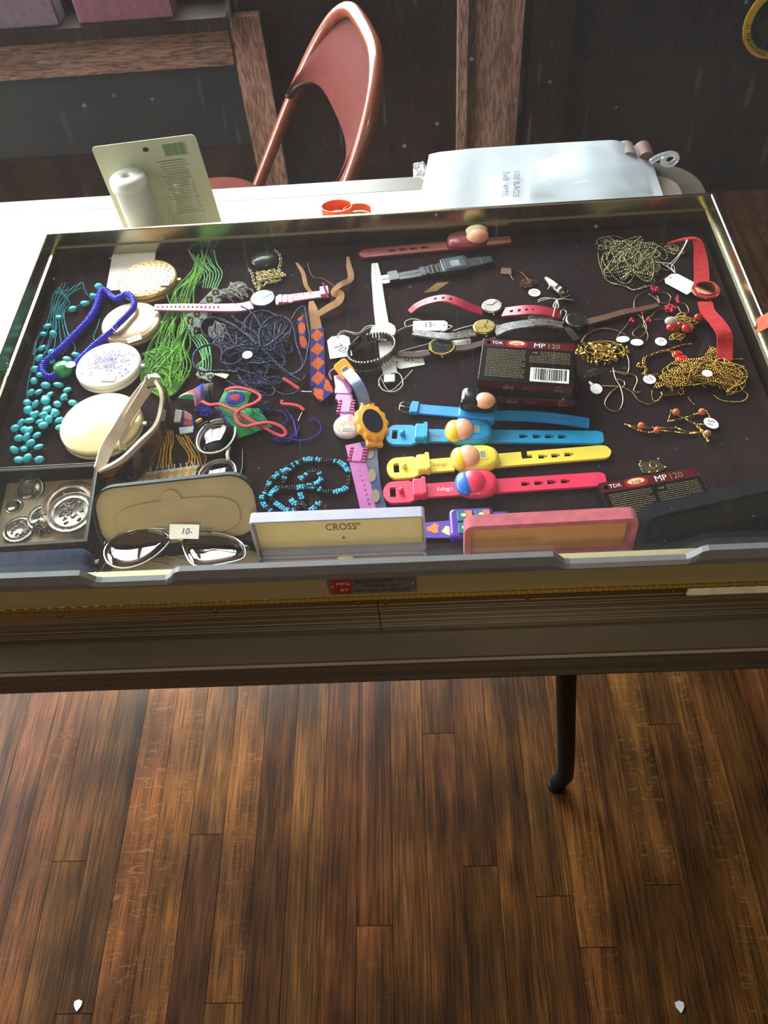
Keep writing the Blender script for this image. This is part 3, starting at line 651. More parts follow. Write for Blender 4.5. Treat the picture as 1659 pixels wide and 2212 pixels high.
def fourier(rg, n=110, K=4):
    t = np.linspace(0, 2 * math.pi, n, endpoint=False); u = np.zeros(n); v = np.zeros(n)
    for k in range(1, K + 1):
        a = rg.normal(size=4) / k ** 0.7; u += a[0] * np.cos(k * t) + a[1] * np.sin(k * t); v += a[2] * np.cos(k * t) + a[3] * np.sin(k * t)
    r = np.sqrt(u * u + v * v).max(); return u / r, v / r
def pile_pts(zn, c, a, b, n, hgt, seed, base=0.001, K=4, jit=0.25):
    """closed tangled strands filling an ellipse (centre c, half sizes a, b in picture units) on the felt"""
    C = P(zn, *c); ex = P(zn, c[0] + a, c[1]) - C; ey = P(zn, c[0], c[1] - b) - C; rg = np.random.default_rng(seed); out = []
    for s in range(n):
        u, v = fourier(rg, 110, K); j = rg.normal(size=2) * jit * 0.5; f = 0.72 + 0.28 * rg.random()
        u = u * f + j[0] * (1 - f); v = v * f + j[1] * (1 - f); q = np.maximum(0, 1 - u * u - v * v)
        z = base + hgt * np.sqrt(q) * (0.15 + 0.85 * ((s + rg.random()) / n)) * (0.8 + 0.2 * np.sin(np.linspace(0, 12, 110)))
        out.append(C + u[:, None] * ex + v[:, None] * ey + np.stack([0 * z, 0 * z, z], 1))
    return out
def stringb(b, pts, r, m, step, nu=5, nv=4, mats=None):
    b.beads(spline(pts, step=step), r, m, nu, nv, mats)
def beadcloth(b, Q, nu, nv, colf, r, bow=0.0):
    V0, F0 = sphere_vf(5, 4)
    for j in range(nv):
        for i in range(nu):
            u, v = (i + 0.5) / nu, (j + 0.5) / nv; c = bil(Q, u, v) + np.array((0, 0, r * 0.8 + bow * math.sin(math.pi * u) * math.sin(math.pi * v)))
            b.add(V0 * r + c, F0, colf(i, j), None, True)
def pricetag(zn, c, s, rz, txt, lab, h=0.0015, strings=(), grp='white string price tags', ink=INKB, ts=None, cut=True):
    o = P(zn, c[0], c[1], h); M = xf(o, rz=rz); w, l = s; t = thing('price_tag', (o[0], o[1], FELT), lab, 'price tag', grp)
    k = 0.22 * w if cut else 0.0005
    ol = [(-w / 2, -l / 2 + 0.001), (-w / 2 + 0.001, -l / 2), (w / 2 - 0.001, -l / 2), (w / 2, -l / 2 + 0.001), (w / 2, l / 2 - k), (w / 2 - k, l / 2), (-w / 2 + k, l / 2), (-w / 2, l / 2 - k)]
    b = MB(); b.slab(ol, 0, 0.0005, PAPER, M); build('card', b, t)
    b = MB(); b.lathe([(0.0011, 0.0005), (0.0011, 0.0007), (0, 0.0007)], INK, M @ xf((0, l / 2 - 0.0035, 0)), 12, False); build('eyelet', b, t)
    if txt: text('handwriting', txt, ts or w * 0.5, ink, M @ xf((0, -0.001, 0.0006), rz=0), t, shear=0.2)
    for q in strings:
        b = MB(); b.tube(spline(q, n=26), 0.00045, STRING, 5); build('string', b, t)
    return t
def ovaltag(par, zn, c, a, b_, txt='', h=0.001, rz=0.0, stem=None):
    C = P(zn, c[0], c[1], h); ra = np.linalg.norm(P(zn, c[0] + a, c[1], h) - C); rb = np.linalg.norm(P(zn, c[0], c[1] + b_, h) - C)
    M = xf(C, rz=rz); b = MB(); b.slab(ell(ra, rb, 20), 0, 0.0004, PAPER, M); o = build('oval_tag', b, par)
    if txt: text('handwriting', txt, rb * 1.1, INKB, M @ xf((0, 0, 0.0005), rz=0.5), o)
def wire(par, zn, pts, r, m, h=0.001, name='chain', n=40):
    b = MB(); b.tube(spline(PL(zn, pts, h), n=n), r, m, 5); return build(name, b, par)
def chainobj(par, strands, r, m, step, name='chain', kind='stuff'):
    b = MB()
    for s in strands: b.beads(spline(s, step=step, closed=False), r, m, 5, 3)
    return build(name, b, par, kind=kind)

# ------------------------------------------------------------------ tape boxes
M_TB = mat('black printed card', '#0e0c0d', 0.22, var=0.1); M_TR = mat('dark red print', '#4a1016', 0.25, var=0.1); M_TO = mat('scarlet print', '#8e2018', 0.25)
M_TG = mat('gold print', '#7d6d4e', 0.5); M_TW = mat('white print', '#d9d5d2', 0.5); M_TY = mat('amber print', '#d8b08a', 0.4)
def tapebox(M, lab, lines=True, upside=True):
    """box of a small video cassette: local x right, y away, z up, origin at the middle of its underside"""
    w, d, t = 0.100, 0.0645, 0.0195; o = M[:3, 3]
    T = thing('video_tape_box', o, lab, 'tape box', 'video tape boxes')
    b = MB(); b.slab(rrect(w, d, 0.0012, 2), 0, t, M_TB, M, 0.0005); build('box', b, T)
    Z = lambda x, y, k=1: M @ xf((x, y, t + 0.00012 * k))
    def patch(x0, y0, x1, y1, m, k=1, nm='print'): b = MB(); b.slab([(x0, y0), (x1, y0), (x1, y1), (x0, y1)], t + 0.00005, t + 0.0001 * k + 0.00005, m, M); return build(nm, b, T)
    patch(-w / 2 + 0.001, d / 2 - 0.0125, w / 2 - 0.001, d / 2 - 0.0008, M_TR)
    text('lettering', 'TDK', 0.0062, M_TW, Z(-0.034, d / 2 - 0.0065, 2), T)
    b = MB(); b.lathe([(0.0016, 0.0003), (0.0023, 0.0003)], M_TW, Z(-0.0435, d / 2 - 0.0065, 1), 12, False); build('emblem', b, T)
    b = MB(); b.slab(ell(0.0115, 0.0058, 24, 2.6), 0, 0.0002, M_TO, Z(-0.013, d / 2 - 0.0065, 1)); b.slab(ell(0.0085, 0.0035, 24), 0.0002, 0.0003, M_TY, Z(-0.013, d / 2 - 0.0055, 1)); build('oval_badge', b, T)
    text('lettering', 'HI8', 0.0062, M_TR, Z(-0.013, d / 2 - 0.0068, 4), T)
    text('lettering', 'MP', 0.0098, M_TW, Z(0.0115, d / 2 - 0.0072, 2), T); text('lettering', '120', 0.0098, M_TG, Z(0.0265, d / 2 - 0.0072, 2), T); 
    text('lettering', 'Hi8', 0.0042, M_TG, Z(0.0075, d / 2 - 0.0185, 2), T)
    b = MB()
    for i in range(18):   # small print in two columns
        y = d / 2 - 0.0165 - i * 0.0024; x = -w / 2 + 0.006; e = -0.001 - (0.008 * rnd.random() if i % 4 == 3 else 0.001)
        while x < e:
            l = 0.0012 + 0.0035 * rnd.random(); b.box(((x + min(x + l, e)) / 2, y, t + 0.0001), (min(x + l, e) - x, 0.0006, 0.0001), M_TG, M); x += l + 0.0006
    for i in range(8):
        y = d / 2 - 0.0165 - i * 0.0023; x = 0.002 if i > 2 else 0.013; e = w / 2 - 0.005
        while x < e:
            l = 0.0012 + 0.003 * rnd.random(); b.box(((x + min(x + l, e)) / 2, y, t + 0.0001), (min(x + l, e) - x, 0.0006, 0.0001), M_TG, M); x += l + 0.0007
    build('small_print', b, T, kind='stuff')
    patch(0.004, -d / 2 + 0.003, 0.0445, -d / 2 + 0.0235, M_TW, 1, 'barcode_field'); b = MB(); x = 0.0075
    while x < 0.041:
        l = rnd.choice((0.0003, 0.0005, 0.0008, 0.0011)); b.box((x + l / 2, -d / 2 + 0.0142, t + 0.00022), (l, 0.0165, 0.0001), BLACK, M); x += l + rnd.choice((0.0003, 0.0005, 0.0009))
    build('barcode', b, T, kind='stuff'); text('lettering', '0 20356 52150 3', 0.0028, BLACK, Z(0.0242, -d / 2 + 0.0046, 2.5), T)
    # front edge of the box, printed upside down
    S = M @ np.array(Matrix.Translation(Vector((0, -d / 2 - 0.0002, t / 2))) @ Matrix.Rotation(math.pi / 2, 4, 'X'))
    b = MB(); b.slab([(-w / 2 + 0.001, -0.001), (w / 2 - 0.001, -0.001), (w / 2 - 0.001, t / 2 - 0.001), (-w / 2 + 0.001, t / 2 - 0.001)], 0, 0.00015, M_TR, S); build('print', b, T)
    U = lambda x, y: S @ xf((x, y, 0.0003), rz=math.pi)
    text('lettering', 'TDK', 0.0055, M_TG, U(0.036, 0.002), T); text('lettering', 'Hi8', 0.0045, M_TG, U(0.035, 0.007), T); text('lettering', 'HI8', 0.008, M_TO, U(0.003, 0.0025), T); text('lettering', 'MP', 0.009, M_TG, U(-0.018, 0.0025), T)
    return T
Q = quad(4, [(130, 1340), (930, 1385), (965, 1050), (185, 990)], 0.0395); ctr = Q.mean(0); ax = Q[1] - Q[0] + Q[2] - Q[3]
MTop = frame(np.array((ctr[0], ctr[1], FELT + 0.0200)), ax * np.array((1, 1, 0)))
tapebox(frame(np.array((ctr[0] + 0.004, ctr[1] - 0.002, FELT + 0.0003)), ax * np.array((1, 1, 0)) + np.array((0, 0.004, 0))), 'black and red video tape box at the bottom of the stack of two')
tapebox(MTop, 'black and red video tape box on top of the stack, barcode side up')
a0, a1 = P(9, 385, 640, 0.0195), P(9, 1115, 510, 0.0195); dx = (a1 - a0) / np.linalg.norm(a1 - a0); dy = np.array((-dx[1], dx[0], 0))
tapebox(frame(np.array((*((a0 + a1) / 2 - dy * 0.0322)[:2], FELT + 0.0003)), dx), 'single black and red video tape box by the black velvet case')

# ------------------------------------------------------------------ toy flip-cover watches
def rubber(n, c): return mat(n, c, 0.38, var=0.05, scale=40, coat=0.15)
def widths(L, fn, n=60): return [fn(L * i / (n - 1)) for i in range(n)]
def line(x0, x1, n=40, z=0.0, f=None): return [(x0 + (x1 - x0) * i / (n - 1), 0, z + (f(i / (n - 1)) if f else 0)) for i in range(n)]
def toywatch(A, B, m, lab, holes, bodyx, txtm, capm, headm, torn=False):
    M, L = handle(0, A, B, 0.001); a = -L / 2
    T = thing('toy_watch', M[:3, 3] * np.array((1, 1, 0)) + np.array((0, 0, FELT)), lab, 'watch', 'toy watches with flip covers')
    X = lambda px: a + L * (px - A[0]) / (B[0] - A[0])
    # buckle paddle with window
    x0, x1 = a, X(A[0] + 92); wl = x1 - x0
    fn = lambda s: 0.0275 * (math.sqrt(max(0.02, 1 - ((0.011 - s) / 0.011) ** 2)) if s < 0.011 else 1) if s < wl * 0.62 else 0.0275 - 0.010 * min(1, (s - wl * 0.62) / (wl * 0.2))
    b = MB(); b.strap(line(x0, x1, 50), widths(wl, fn, 60), 0.0036, m, [(0.0070, 0.0128, -0.46, 0.46)], M); pd = build('buckle', b, T)
    b = MB(); b.lathe([(0.0030, 0.0036), (0.0024, 0.0075), (0.0028, 0.0082), (0, 0.0088)], m, M @ xf((x0 + 0.0185, 0, 0)), 14); build('peg', b, pd)
    xk = X(A[0] + 78); b = MB(); b.slab(rrect(0.0125, 0.0215, 0.002, 3), 0.0005, 0.0105, m, M @ xf((xk, 0, 0)), 0.002); b.slab(rrect(0.0045, 0.0225, 0.0015, 3), 0.0005, 0.0125, m, M @ xf((xk + 0.005, 0, 0)), 0.0015); build('keeper', b, T)
    bx0, bx1 = X(bodyx[0]), X(bodyx[1])
    b = MB(); b.strap(line(x1 - 0.001, bx0 + 0.004, 12), 0.0172, 0.0030, m, (), M); build('strap', b, T)
    text('lettering', "Kellogg's", 0.0066, txtm, M @ xf((bx0 - 0.0125, 0.0, 0.0032)), T, shear=0.25, sx=0.68)
    # watch body with display and blank rounded cover
    bl = bx1 - bx0; b = MB(); b.slab([(q[0], q[1]) for q in ell(bl / 2, 0.0165, 36, 2.5)], 0.0, 0.0125, m, M @ xf((bx0 + bl / 2, 0, 0)), 0.0045, True); bd = build('body', b, T)
    b = MB(); b.slab(rrect(0.0080, 0.0125, 0.0006, 2), 0.0118, 0.0130, m, M @ xf((bx1 - 0.0165, 0.001, 0)), 0.0003); b.slab(rrect(0.0052, 0.0085, 0.0004, 2), 0.0130, 0.01315, LCD, M @ xf((bx1 - 0.0165, 0.001, 0))); build('display', b, bd)
    b = MB(); b.ball((0, 0, 0), (0.0125, 0.0145, 0.0062), headm, M @ xf((bx0 + 0.0160, 0.001, 0.0118)), 20, 12); cv = build('flip_cover', b, T)
    b = MB(); b.ball((0, 0, 0), (0.0100, 0.0150, 0.0062), capm, M @ xf((bx0 + 0.0075, -0.001, 0.0112)), 18, 10); build('cover_cap', b, cv)
    # perforated tail
    x2 = X(B[0]); tl = x2 - bx1 + 0.004; hs = []
    for hx in holes:
        s = X(hx) - (bx1 - 0.004); hs += [(s - 0.0045, s + 0.0016, -0.30, 0.30), (s + 0.0016, s + 0.0046, -0.17, 0.17)]
    fn = lambda s: 0.0172 * (math.sqrt(max(0.02, 1 - ((s - tl + 0.0086) / 0.0086) ** 2)) if s > tl - 0.0086 else 1)
    if torn: hs += [(X(1128) - bx1 + 0.004, X(1141) - bx1 + 0.004, -0.1, 1.0), (X(1133) - bx1 + 0.004, X(1150) - bx1 + 0.004, -0.1, 0.45)]
    b = MB(); b.strap(line(bx1 - 0.004, x2, 60), widths(tl, fn, 80), 0.0030, m, hs, M); build('strap', b, T)
    return T
SK = mat('peach plastic', '#d99a78', 0.35, var=0.04); YL = mat('yellow cap plastic', '#e0b426', 0.35, var=0.04)
toywatch((833, 943), (1307, 948), rubber('sky blue rubber', '#1690c4'), 'sky blue toy wristwatch with a plain yellow and peach flip cover', (1133, 1162, 1188, 1216), (968, 1066), mat('faded red print', '#a8506a', 0.5), YL, SK)
toywatch((836, 1017), (1319, 978), rubber('yellow rubber', '#e3cf4a'), 'yellow toy wristwatch with a torn strap hole', (1172, 1200, 1228), (978, 1078), mat('red print light', '#d8422e', 0.5), YL, SK, True)
toywatch((828, 1069), (1312, 1037), rubber('raspberry rubber', '#d42f52'), 'raspberry red toy wristwatch with a plain blue flip cover', (1136, 1164, 1192, 1221), (988, 1075), mat('white strap print', '#e9d2d6', 0.5), mat('cobalt plastic', '#1f62b8', 0.35), rubber('raspberry rubber', '#d42f52'))
# blue strap watch with a boxy black housing
MBL = rubber('bright blue vinyl', '#1486c9'); M, L = handle(0, (864, 882), (1281, 918), 0.001)
T = thing('novelty_watch', P(0, 1040, 890), 'bright blue strap watch with a boxy black cover and steel buckle', 'watch'); X = lambda px: -L / 2 + L * (px - 864) / (1281 - 864)
b = MB(); b.strap(line(X(886), X(1005), 10), 0.0135, 0.0022, MBL, (), M); build('strap', b, T)
b = MB(); b.slab(rrect(0.0085, 0.0165, 0.0015, 3), -0.0005, 0.0052, MBL, M @ xf((X(897), 0, 0)), 0.001); build('keeper', b, T)
b = MB(); b.tube([(X(884), -0.0072, 0.002), (X(870), -0.0070, 0.003), (X(864), -0.004, 0.003), (X(864), 0.004, 0.003), (X(870), 0.0070, 0.003), (X(884), 0.0072, 0.002)], 0.0008, STEEL, 6, M); b.tube([(X(886), 0, 0.003), (X(864), 0, 0.004)], 0.0006, STEEL, 6, M); build('buckle', b, T)
hs = [(X(px) - X(1070) - 0.0009, X(px) - X(1070) + 0.0009, -0.12, 0.12) for px in (1165, 1185, 1200, 1215, 1230)]
b = MB(); b.strap(line(X(1070), X(1281), 24, 0, lambda t: 0.004 * math.sin(math.pi * t)), 0.0135, 0.0022, MBL, hs, M); build('strap', b, T)
b = MB(); b.slab(rrect(0.040, 0.027, 0.004, 4), 0, 0.012, MBL, M @ xf((X(1035), -0.002, 0)), 0.002); bs = build('body', b, T)
for s_ in (-0.008, 0.009):
    b = MB()
    for k in range(3): b.box((0, 0, 0), (0.006, 0.0007, 0.0004), PAPER, M @ xf((X(1028) + s_, -0.0155, 0.0065), rx=math.pi / 2) @ xf(rz=k * math.pi / 3))
    build('printed_flake', b, bs)
b = MB(); b.slab(rrect(0.0385, 0.026, 0.007, 5), 0.0125, 0.0300, BLACK, M @ xf((X(1035), 0.001, 0)), 0.005, True); build('flip_cover', b, T)
b = MB(); b.ball((0, 0, 0), (0.0115, 0.0110, 0.006), SK, M @ xf((X(1050), -0.003, 0.0265)), 20, 12); build('cover_boss', b, T)
# violet watch with four coloured keys
VI = rubber('violet plastic', '#4a2496'); OR = mat('orange print', '#d9703a', 0.5); TEAL = mat('teal key', '#1f6a78', 0.35)
M, L = handle(0, (915, 1148), (1365, 1128), 0.001); X = lambda px: -L / 2 + L * (px - 915) / (1365 - 915)
T = thing('game_watch', P(0, 1025, 1135), 'violet watch with four square picture keys, tucked behind the rose case', 'watch')
for x0, x1, w in ((915, 990, (0.018, 0.0215)), (1065, 1365, (0.0205, 0.016))):
    b = MB(); b.strap(line(X(x0), X(x1), 30), list(w), 0.0022, mat('violet printed strap', '#54389a', 0.42, var=0.1), (), M); s_ = build('strap', b, T)
    b = MB()
    for k in range(4 if x0 > 1000 else 2):
        cx = X(x0 + 22 + k * (62 if x0 > 1000 else 32)); bl = [(math.cos(i * 0.7) * (0.0042 + 0.0016 * ((i * 5 + k) % 3)), math.sin(i * 0.7) * (0.0042 + 0.0014 * ((i * 7 + k) % 3))) for i in range(9)]
        b.slab(bl, 0.0022, 0.00245, OR if k % 2 == 0 else mat('cream print', '#d9c48e', 0.5), M @ xf((cx, 0.001 * (-1) ** k, 0)))
    build('printed_blotches', b, s_)
bx = X(1020); b = MB(); b.slab(rrect(0.0435, 0.0345, 0.005, 4), 0, 0.0125, VI, M @ xf((bx, 0, 0)), 0.003); bd = build('body', b, T)
b = MB(); b.slab(rrect(0.018, 0.026, 0.003, 3), 0, 0.0105, VI, M @ xf((bx + 0.0275, 0, 0)), 0.002); b.slab(rrect(0.0055, 0.0075, 0.0004, 2), 0.0105, 0.0107, LCD, M @ xf((bx + 0.029, 0, 0))); build('display', b, bd)
for i in (0, 1):
    for j in (0, 1):
        km_ = M @ xf((bx + 0.002 + (i - 0.5) * 0.0172, (j - 0.5) * 0.0145, 0)); b = MB(); b.slab(rrect(0.0148, 0.0122, 0.001, 2), 0.0125, 0.0138, TEAL, km_, 0.0005); kk = build('key', b, bd)
        b = MB(); b.slab([(0.0070, 0.0055), (-0.001, 0.0055), (0.003, 0.001), (0.0005, -0.003), (0.0070, -0.0055)], 0.0138, 0.0140, OR, km_); b.slab(ell(0.0028, 0.0022, 10), 0.0140, 0.0141, mat('cream print', '#d9c48e', 0.5), km_ @ xf((-0.001, 0.0005, 0))); build('print', b, kk)

# ------------------------------------------------------------------ wrist watches
def dial(T, M, a, bb_, th, casem, facem, hands=INK, ang=(0.6, 2.3), bez=0.0016, rope=False, marks=True, lift=0.0, crown=True):
    b = MB(); b.slab(ell(a, bb_, 36), lift, lift + th, casem, M, min(0.0015, th * 0.3), True)
    if rope: b.beads(tr(M, [((a - 0.0008) * math.cos(t), (bb_ - 0.0008) * math.sin(t), lift + th) for t in np.linspace(0, 2 * math.pi, 40, endpoint=False)]), 0.0013, GOLD, 6, 4)
    if crown: b.tube([(0, -bb_, lift + th * 0.5), (0.0, -bb_ - 0.0022, lift + th * 0.5)], 0.0014, casem, 8, M)
    cs = build('watch_case', b, T)
    b = MB(); b.slab(ell(a - bez, bb_ - bez, 36), lift + th, lift + th + 0.0004, facem, M); f = build('dial', b, T)
    if marks:
        b = MB()
        for k in range(12):
            t = k * math.pi / 6; b.box((0, 0, 0), (0.0014, 0.0004, 0.0002), hands, M @ xf(((a - bez) * 0.82 * math.cos(t), (bb_ - bez) * 0.82 * math.sin(t), lift + th + 0.0005), rz=t))
        build('hour_marks', b, f)
    b = MB()
    for t, l in zip(ang, (0.75, 0.5)): b.box((l * a / 2, 0, 0), (l * a, 0.0006, 0.0003), hands, M @ xf((0, 0, lift + th + 0.0007), rz=t))
    build('hands', b, f)
    b = MB(); b.slab(ell(a - bez * 0.8, bb_ - bez * 0.8, 36), lift + th + 0.0011, lift + th + 0.0017, CRYST, M, 0.0003); build('crystal', b, T)
def px_m(zn, c, d, h=0.0): return np.linalg.norm(P(zn, c[0] + d[0], c[1] + d[1], h) - P(zn, *c, h))
def band(T, zn, pts, w, m, holes=(), th=0.0018, name='strap', n=36, up=None):
    p = spline(PL(zn, pts), n=n); b = MB(); b.strap(p, w, th, m, holes, None, up); return build(name, b, T)
# pink watch lying across the compacts and green beads
PK = rubber('rose pink rubber', '#d0688c'); T = thing('wristwatch', P(2, 750, 690), 'rose pink rubber strap watch with a blue-grey round dial', 'watch')
pA = [(*((334 - 380) * 3.95, (666 - 480) * 3.95), 0.0165), (100, 735, 0.0125), (330, 738, 0.009), (540, 735, 0.006), (650, 715, 0.004)]
band(T, 2, pA, [0.010, 0.0125, 0.0125, 0.014, 0.0155], PK, [(0.004 + k * 0.0052, 0.0058 + k * 0.0052, -0.30, 0.30) for k in range(15)], 0.0022)
band(T, 2, [(850, 680, 0.004), (960, 660, 0.004), (1100, 640, 0.003), (1300, 615, 0.003)], [0.016, 0.0135, 0.0125, 0.0125], PK, [(0.026 + k * 0.009, 0.0275 + k * 0.009, 0.45, 0.75) for k in range(3)], 0.0022)
b = MB()
for x in (890, 935, 980): o = P(2, x, 660, 0.006); b.slab(rrect(0.0055, 0.0155, 0.001, 2), 0, 0.0022, PK, xf(o, rz=0.12), 0.0006)
build('strap_ribs', b, T)
b = MB(); b.slab(rrect(0.011, 0.0165, 0.0015, 3), 0, 0.006, PK, xf(P(2, 1270, 610, 0.002), rz=0.12), 0.001); b.box((0, 0, 0), (0.0022, 0.0022, 0.019), PK, xf(P(2, 1278, 580, 0.012), rx=-0.5, ry=-0.3)); build('buckle', b, T)
dial(T, xf(P(2, 750, 690), rz=0.1), px_m(2, (750, 690), (108, 0)), px_m(2, (750, 690), (108, 0)) * 0.98, 0.008, BLACK, mat('blue grey dial', '#9fb2bf', 0.12, var=0.06), STEEL, (0.5, 2.0), 0.0014, False, False)
# white watch
WH = mat('white leather', '#aaa9a3', 0.4, var=0.05); T = thing('wristwatch', P(3, 590, 965), 'silver watch on a flat white strap that points towards the back wall', 'watch')
band(T, 3, [(512, 360, 0.002), (530, 520, 0.004), (550, 700, 0.004), (575, 880, 0.003)], [0.0080, 0.0125, 0.0135, 0.0150, 0.0160], WH, [(0.008 + k * 0.006, 0.0095 + k * 0.006, -0.1, 0.1) for k in range(6)], 0.002, up=(0.0, 0.0, 1.0))
band(T, 3, [(600, 1030, 0.003), (620, 1180, 0.003), (645, 1300, 0.003)], [0.016, 0.0165, 0.0160], WH, (), 0.002)
b = MB(); o = P(3, 640, 1350, 0.001); b.slab(rrect(0.0135, 0.0135, 0.002, 3), 0, 0.004, DSTEEL, xf(o), 0.001); b.box((0, 0, 0.0042), (0.0008, 0.012, 0.0008), STEEL, xf(o)); build('buckle', b, T)
b = MB(); b.tube(spline([P(3, 590, 1290, 0.004), P(3, 545, 1350, 0.003), P(3, 580, 1430, 0.002), P(3, 680, 1445, 0.002), P(3, 750, 1390, 0.003), P(3, 735, 1310, 0.004), P(3, 700, 1280, 0.005)], n=30), 0.0006, STRING, 5); b.tube(spline([P(3, 545, 1400, 0.002), P(3, 560, 1330, 0.004), P(3, 640, 1440, 0.001), P(3, 770, 1330, 0.002), P(3, 835, 1260, 0.002)], n=30), 0.0005, STRING, 5); build('tag_string', b, T)
r_ = px_m(3, (590, 965), (115, 0)); dial(T, xf(P(3, 590, 965), rz=0.0), r_, r_ * 0.98, 0.0065, STEEL, mat('white dial', '#dcdad4', 0.3), INK, (1.2, -0.6), 0.0016)
# expansion bracelet standing on its edge
T = thing('bracelet_watch', P(3, 490, 1130), 'silver expansion bracelet watch standing on edge beside the white tag', 'watch')
C = P(3, 490, 1150); ex = P(3, 690, 1110) - C; ey = P(3, 500, 1030) - C; LK = None; n = 46
b0 = MB(); b0.box((0, 0, 0), (0.0018, 0.0030, 0.0125), DSTEEL); b0.ball((0, 0, 0.0063), (0.0016, 0.0017, 0.0016), STEEL, None, 8, 5); b0.ball((0, 0, -0.0063), (0.0016, 0.0017, 0.0016), STEEL, None, 8, 5)
LK = bpy.data.meshes.new('link'); LK.from_pydata(np.vstack(b0.V).tolist(), [], b0.F); [LK.materials.append(m) for m in b0.mats]; LK.polygons.foreach_set('material_index', b0.MI); LK.polygons.foreach_set('use_smooth', b0.S)
for k in range(n):
    t = 2 * math.pi * k / n
    if 1.9 < t < 2.75: continue
    q = C + ex * math.cos(t) + ey * math.sin(t); d = -ex * math.sin(t) + ey * math.cos(t); lean = 0.0
    o = link('link', LK, T, q + np.array((0, 0, 0.0085))); o.rotation_euler = (0, 0, math.atan2(d[1], d[0]) + math.pi / 2)
q = C + ex * math.cos(2.32) + ey * math.sin(2.32); d = ex * math.cos(2.32) + ey * math.sin(2.32); d /= np.linalg.norm(d)
Mh = frame(q + np.array((0, 0, 0.0095)), (-d[1], d[0], 0), d + np.array((0, 0, 0.6))); b = MB(); b.slab(ell(0.0115, 0.0095, 24), -0.002, 0.004, BLACK, Mh, 0.001, True); b.slab(ell(0.0100, 0.0080, 24), 0.004, 0.0045, BLACK, Mh); build('watch_head', b, T)
# rope bezel watch
CORD = mat('black cord braid', '#1c1b1d', 0.8, col2='#6b4a44', scale=700); T = thing('wristwatch', P(3, 1085, 1095), 'black dial watch with a gold rope rim and braided cord band', 'watch')
for pts in ([(700, 1140, 0.002), (800, 1140, 0.003), (900, 1142, 0.003), (985, 1120, 0.003)], [(1190, 1090, 0.003), (1300, 1080, 0.003), (1430, 1045, 0.002), (1560, 1010, 0.001)]): band(T, 3, pts, 0.0085, CORD, (), 0.003)
r_ = px_m(3, (1085, 1095), (112, 0)); dial(T, xf(P(3, 1085, 1095), rz=0.0), r_, r_ * 0.90, 0.0065, GOLD, mat('black dial', '#121212', 0.2), STEEL, (0.2, 2.4), 0.0024, True)
# gold oval watch on grey reptile strap
REP = mat('grey reptile leather', '#3a3735', 0.5, col2='#7a7672', scale=260, bump=0.3); T = thing('wristwatch', P(4, 180, 930), 'gold watch with a yellow dial on a grey reptile strap', 'watch')
band(T, 4, [(280, 945, 0.004), (380, 905, 0.009), (520, 880, 0.013), (680, 865, 0.013), (860, 895, 0.006)], [0.0145, 0.0125, 0.0120, 0.0110, 0.0105], REP, (), 0.0026)
band(T, 4, [(90, 950, 0.003), (0, 970, 0.006), (-120, 985, 0.008), (-240, 975, 0.006), (-420, 950, 0.002)], [0.0125, 0.0110, 0.010, 0.0095], REP, (), 0.0026)
band(T, 4, [(560, 840, 0.004), (650, 815, 0.008), (740, 840, 0.007), (790, 880, 0.003)], 0.010, REP, (), 0.002)
r_ = px_m(4, (180, 930), (100, 0)); dial(T, xf(P(4, 180, 930), rz=0.15), r_, r_ * 0.92, 0.008, GOLD, mat('yellow dial', '#c7ae5e', 0.25), INK, (0.9, -1.2), 0.0018)
# silver watch on red leather
RL = mat('red leather', '#a3283c', 0.38, var=0.1, scale=80); T = thing('wristwatch', P(3, 1510, 745), 'silver watch on a red leather strap with square cut-outs', 'watch')
sq = [(0.028 + k * 0.0085, 0.0315 + k * 0.0085, -0.35, 0.35) for k in range(4)]
band(T, 3, [(812, 770, 0.001), (880, 715, 0.006), (990, 672, 0.012), (1110, 655, 0.016), (1230, 690, 0.015), (1330, 735, 0.010), (1420, 765, 0.004)], [0.0075, 0.0110, 0.0120, 0.0125, 0.0130], RL, [(0.006 + k * 0.0052, 0.0072 + k * 0.0052, -0.1, 0.1) for k in range(4)] + [(0.034 + k * 0.0092, 0.0372 + k * 0.0092, -0.3, 0.3) for k in range(3)], 0.0018)
band(T, 4, [(350, 775, 0.004), (440, 765, 0.009), (560, 755, 0.012), (700, 765, 0.011), (835, 800, 0.004)], [0.0165, 0.0160, 0.0150, 0.0140], RL, [(0.0085, 0.0125, -0.32, 0.22), (0.0178, 0.0214, -0.3, 0.2), (0.0262, 0.0294, -0.26, 0.18), (0.0340, 0.0362, -0.2, 0.15)], 0.0020)
r_ = px_m(3, (1510, 745), (90, 0)); dial(T, xf(P(3, 1510, 745), rz=0.1), r_, r_ * 0.98, 0.0065, STEEL, mat('white dial', '#dcdad4', 0.3), INK, (0.7, 2.9), 0.0015)
b = MB()
for q in ((-0.012, 0.002), (-0.012, -0.004)): b.tube([(0, 0, 0.003), (q[0], q[1], 0.002)], 0.0007, STEEL, 6, xf(P(3, 1510, 745)))
build('lugs', b, T)
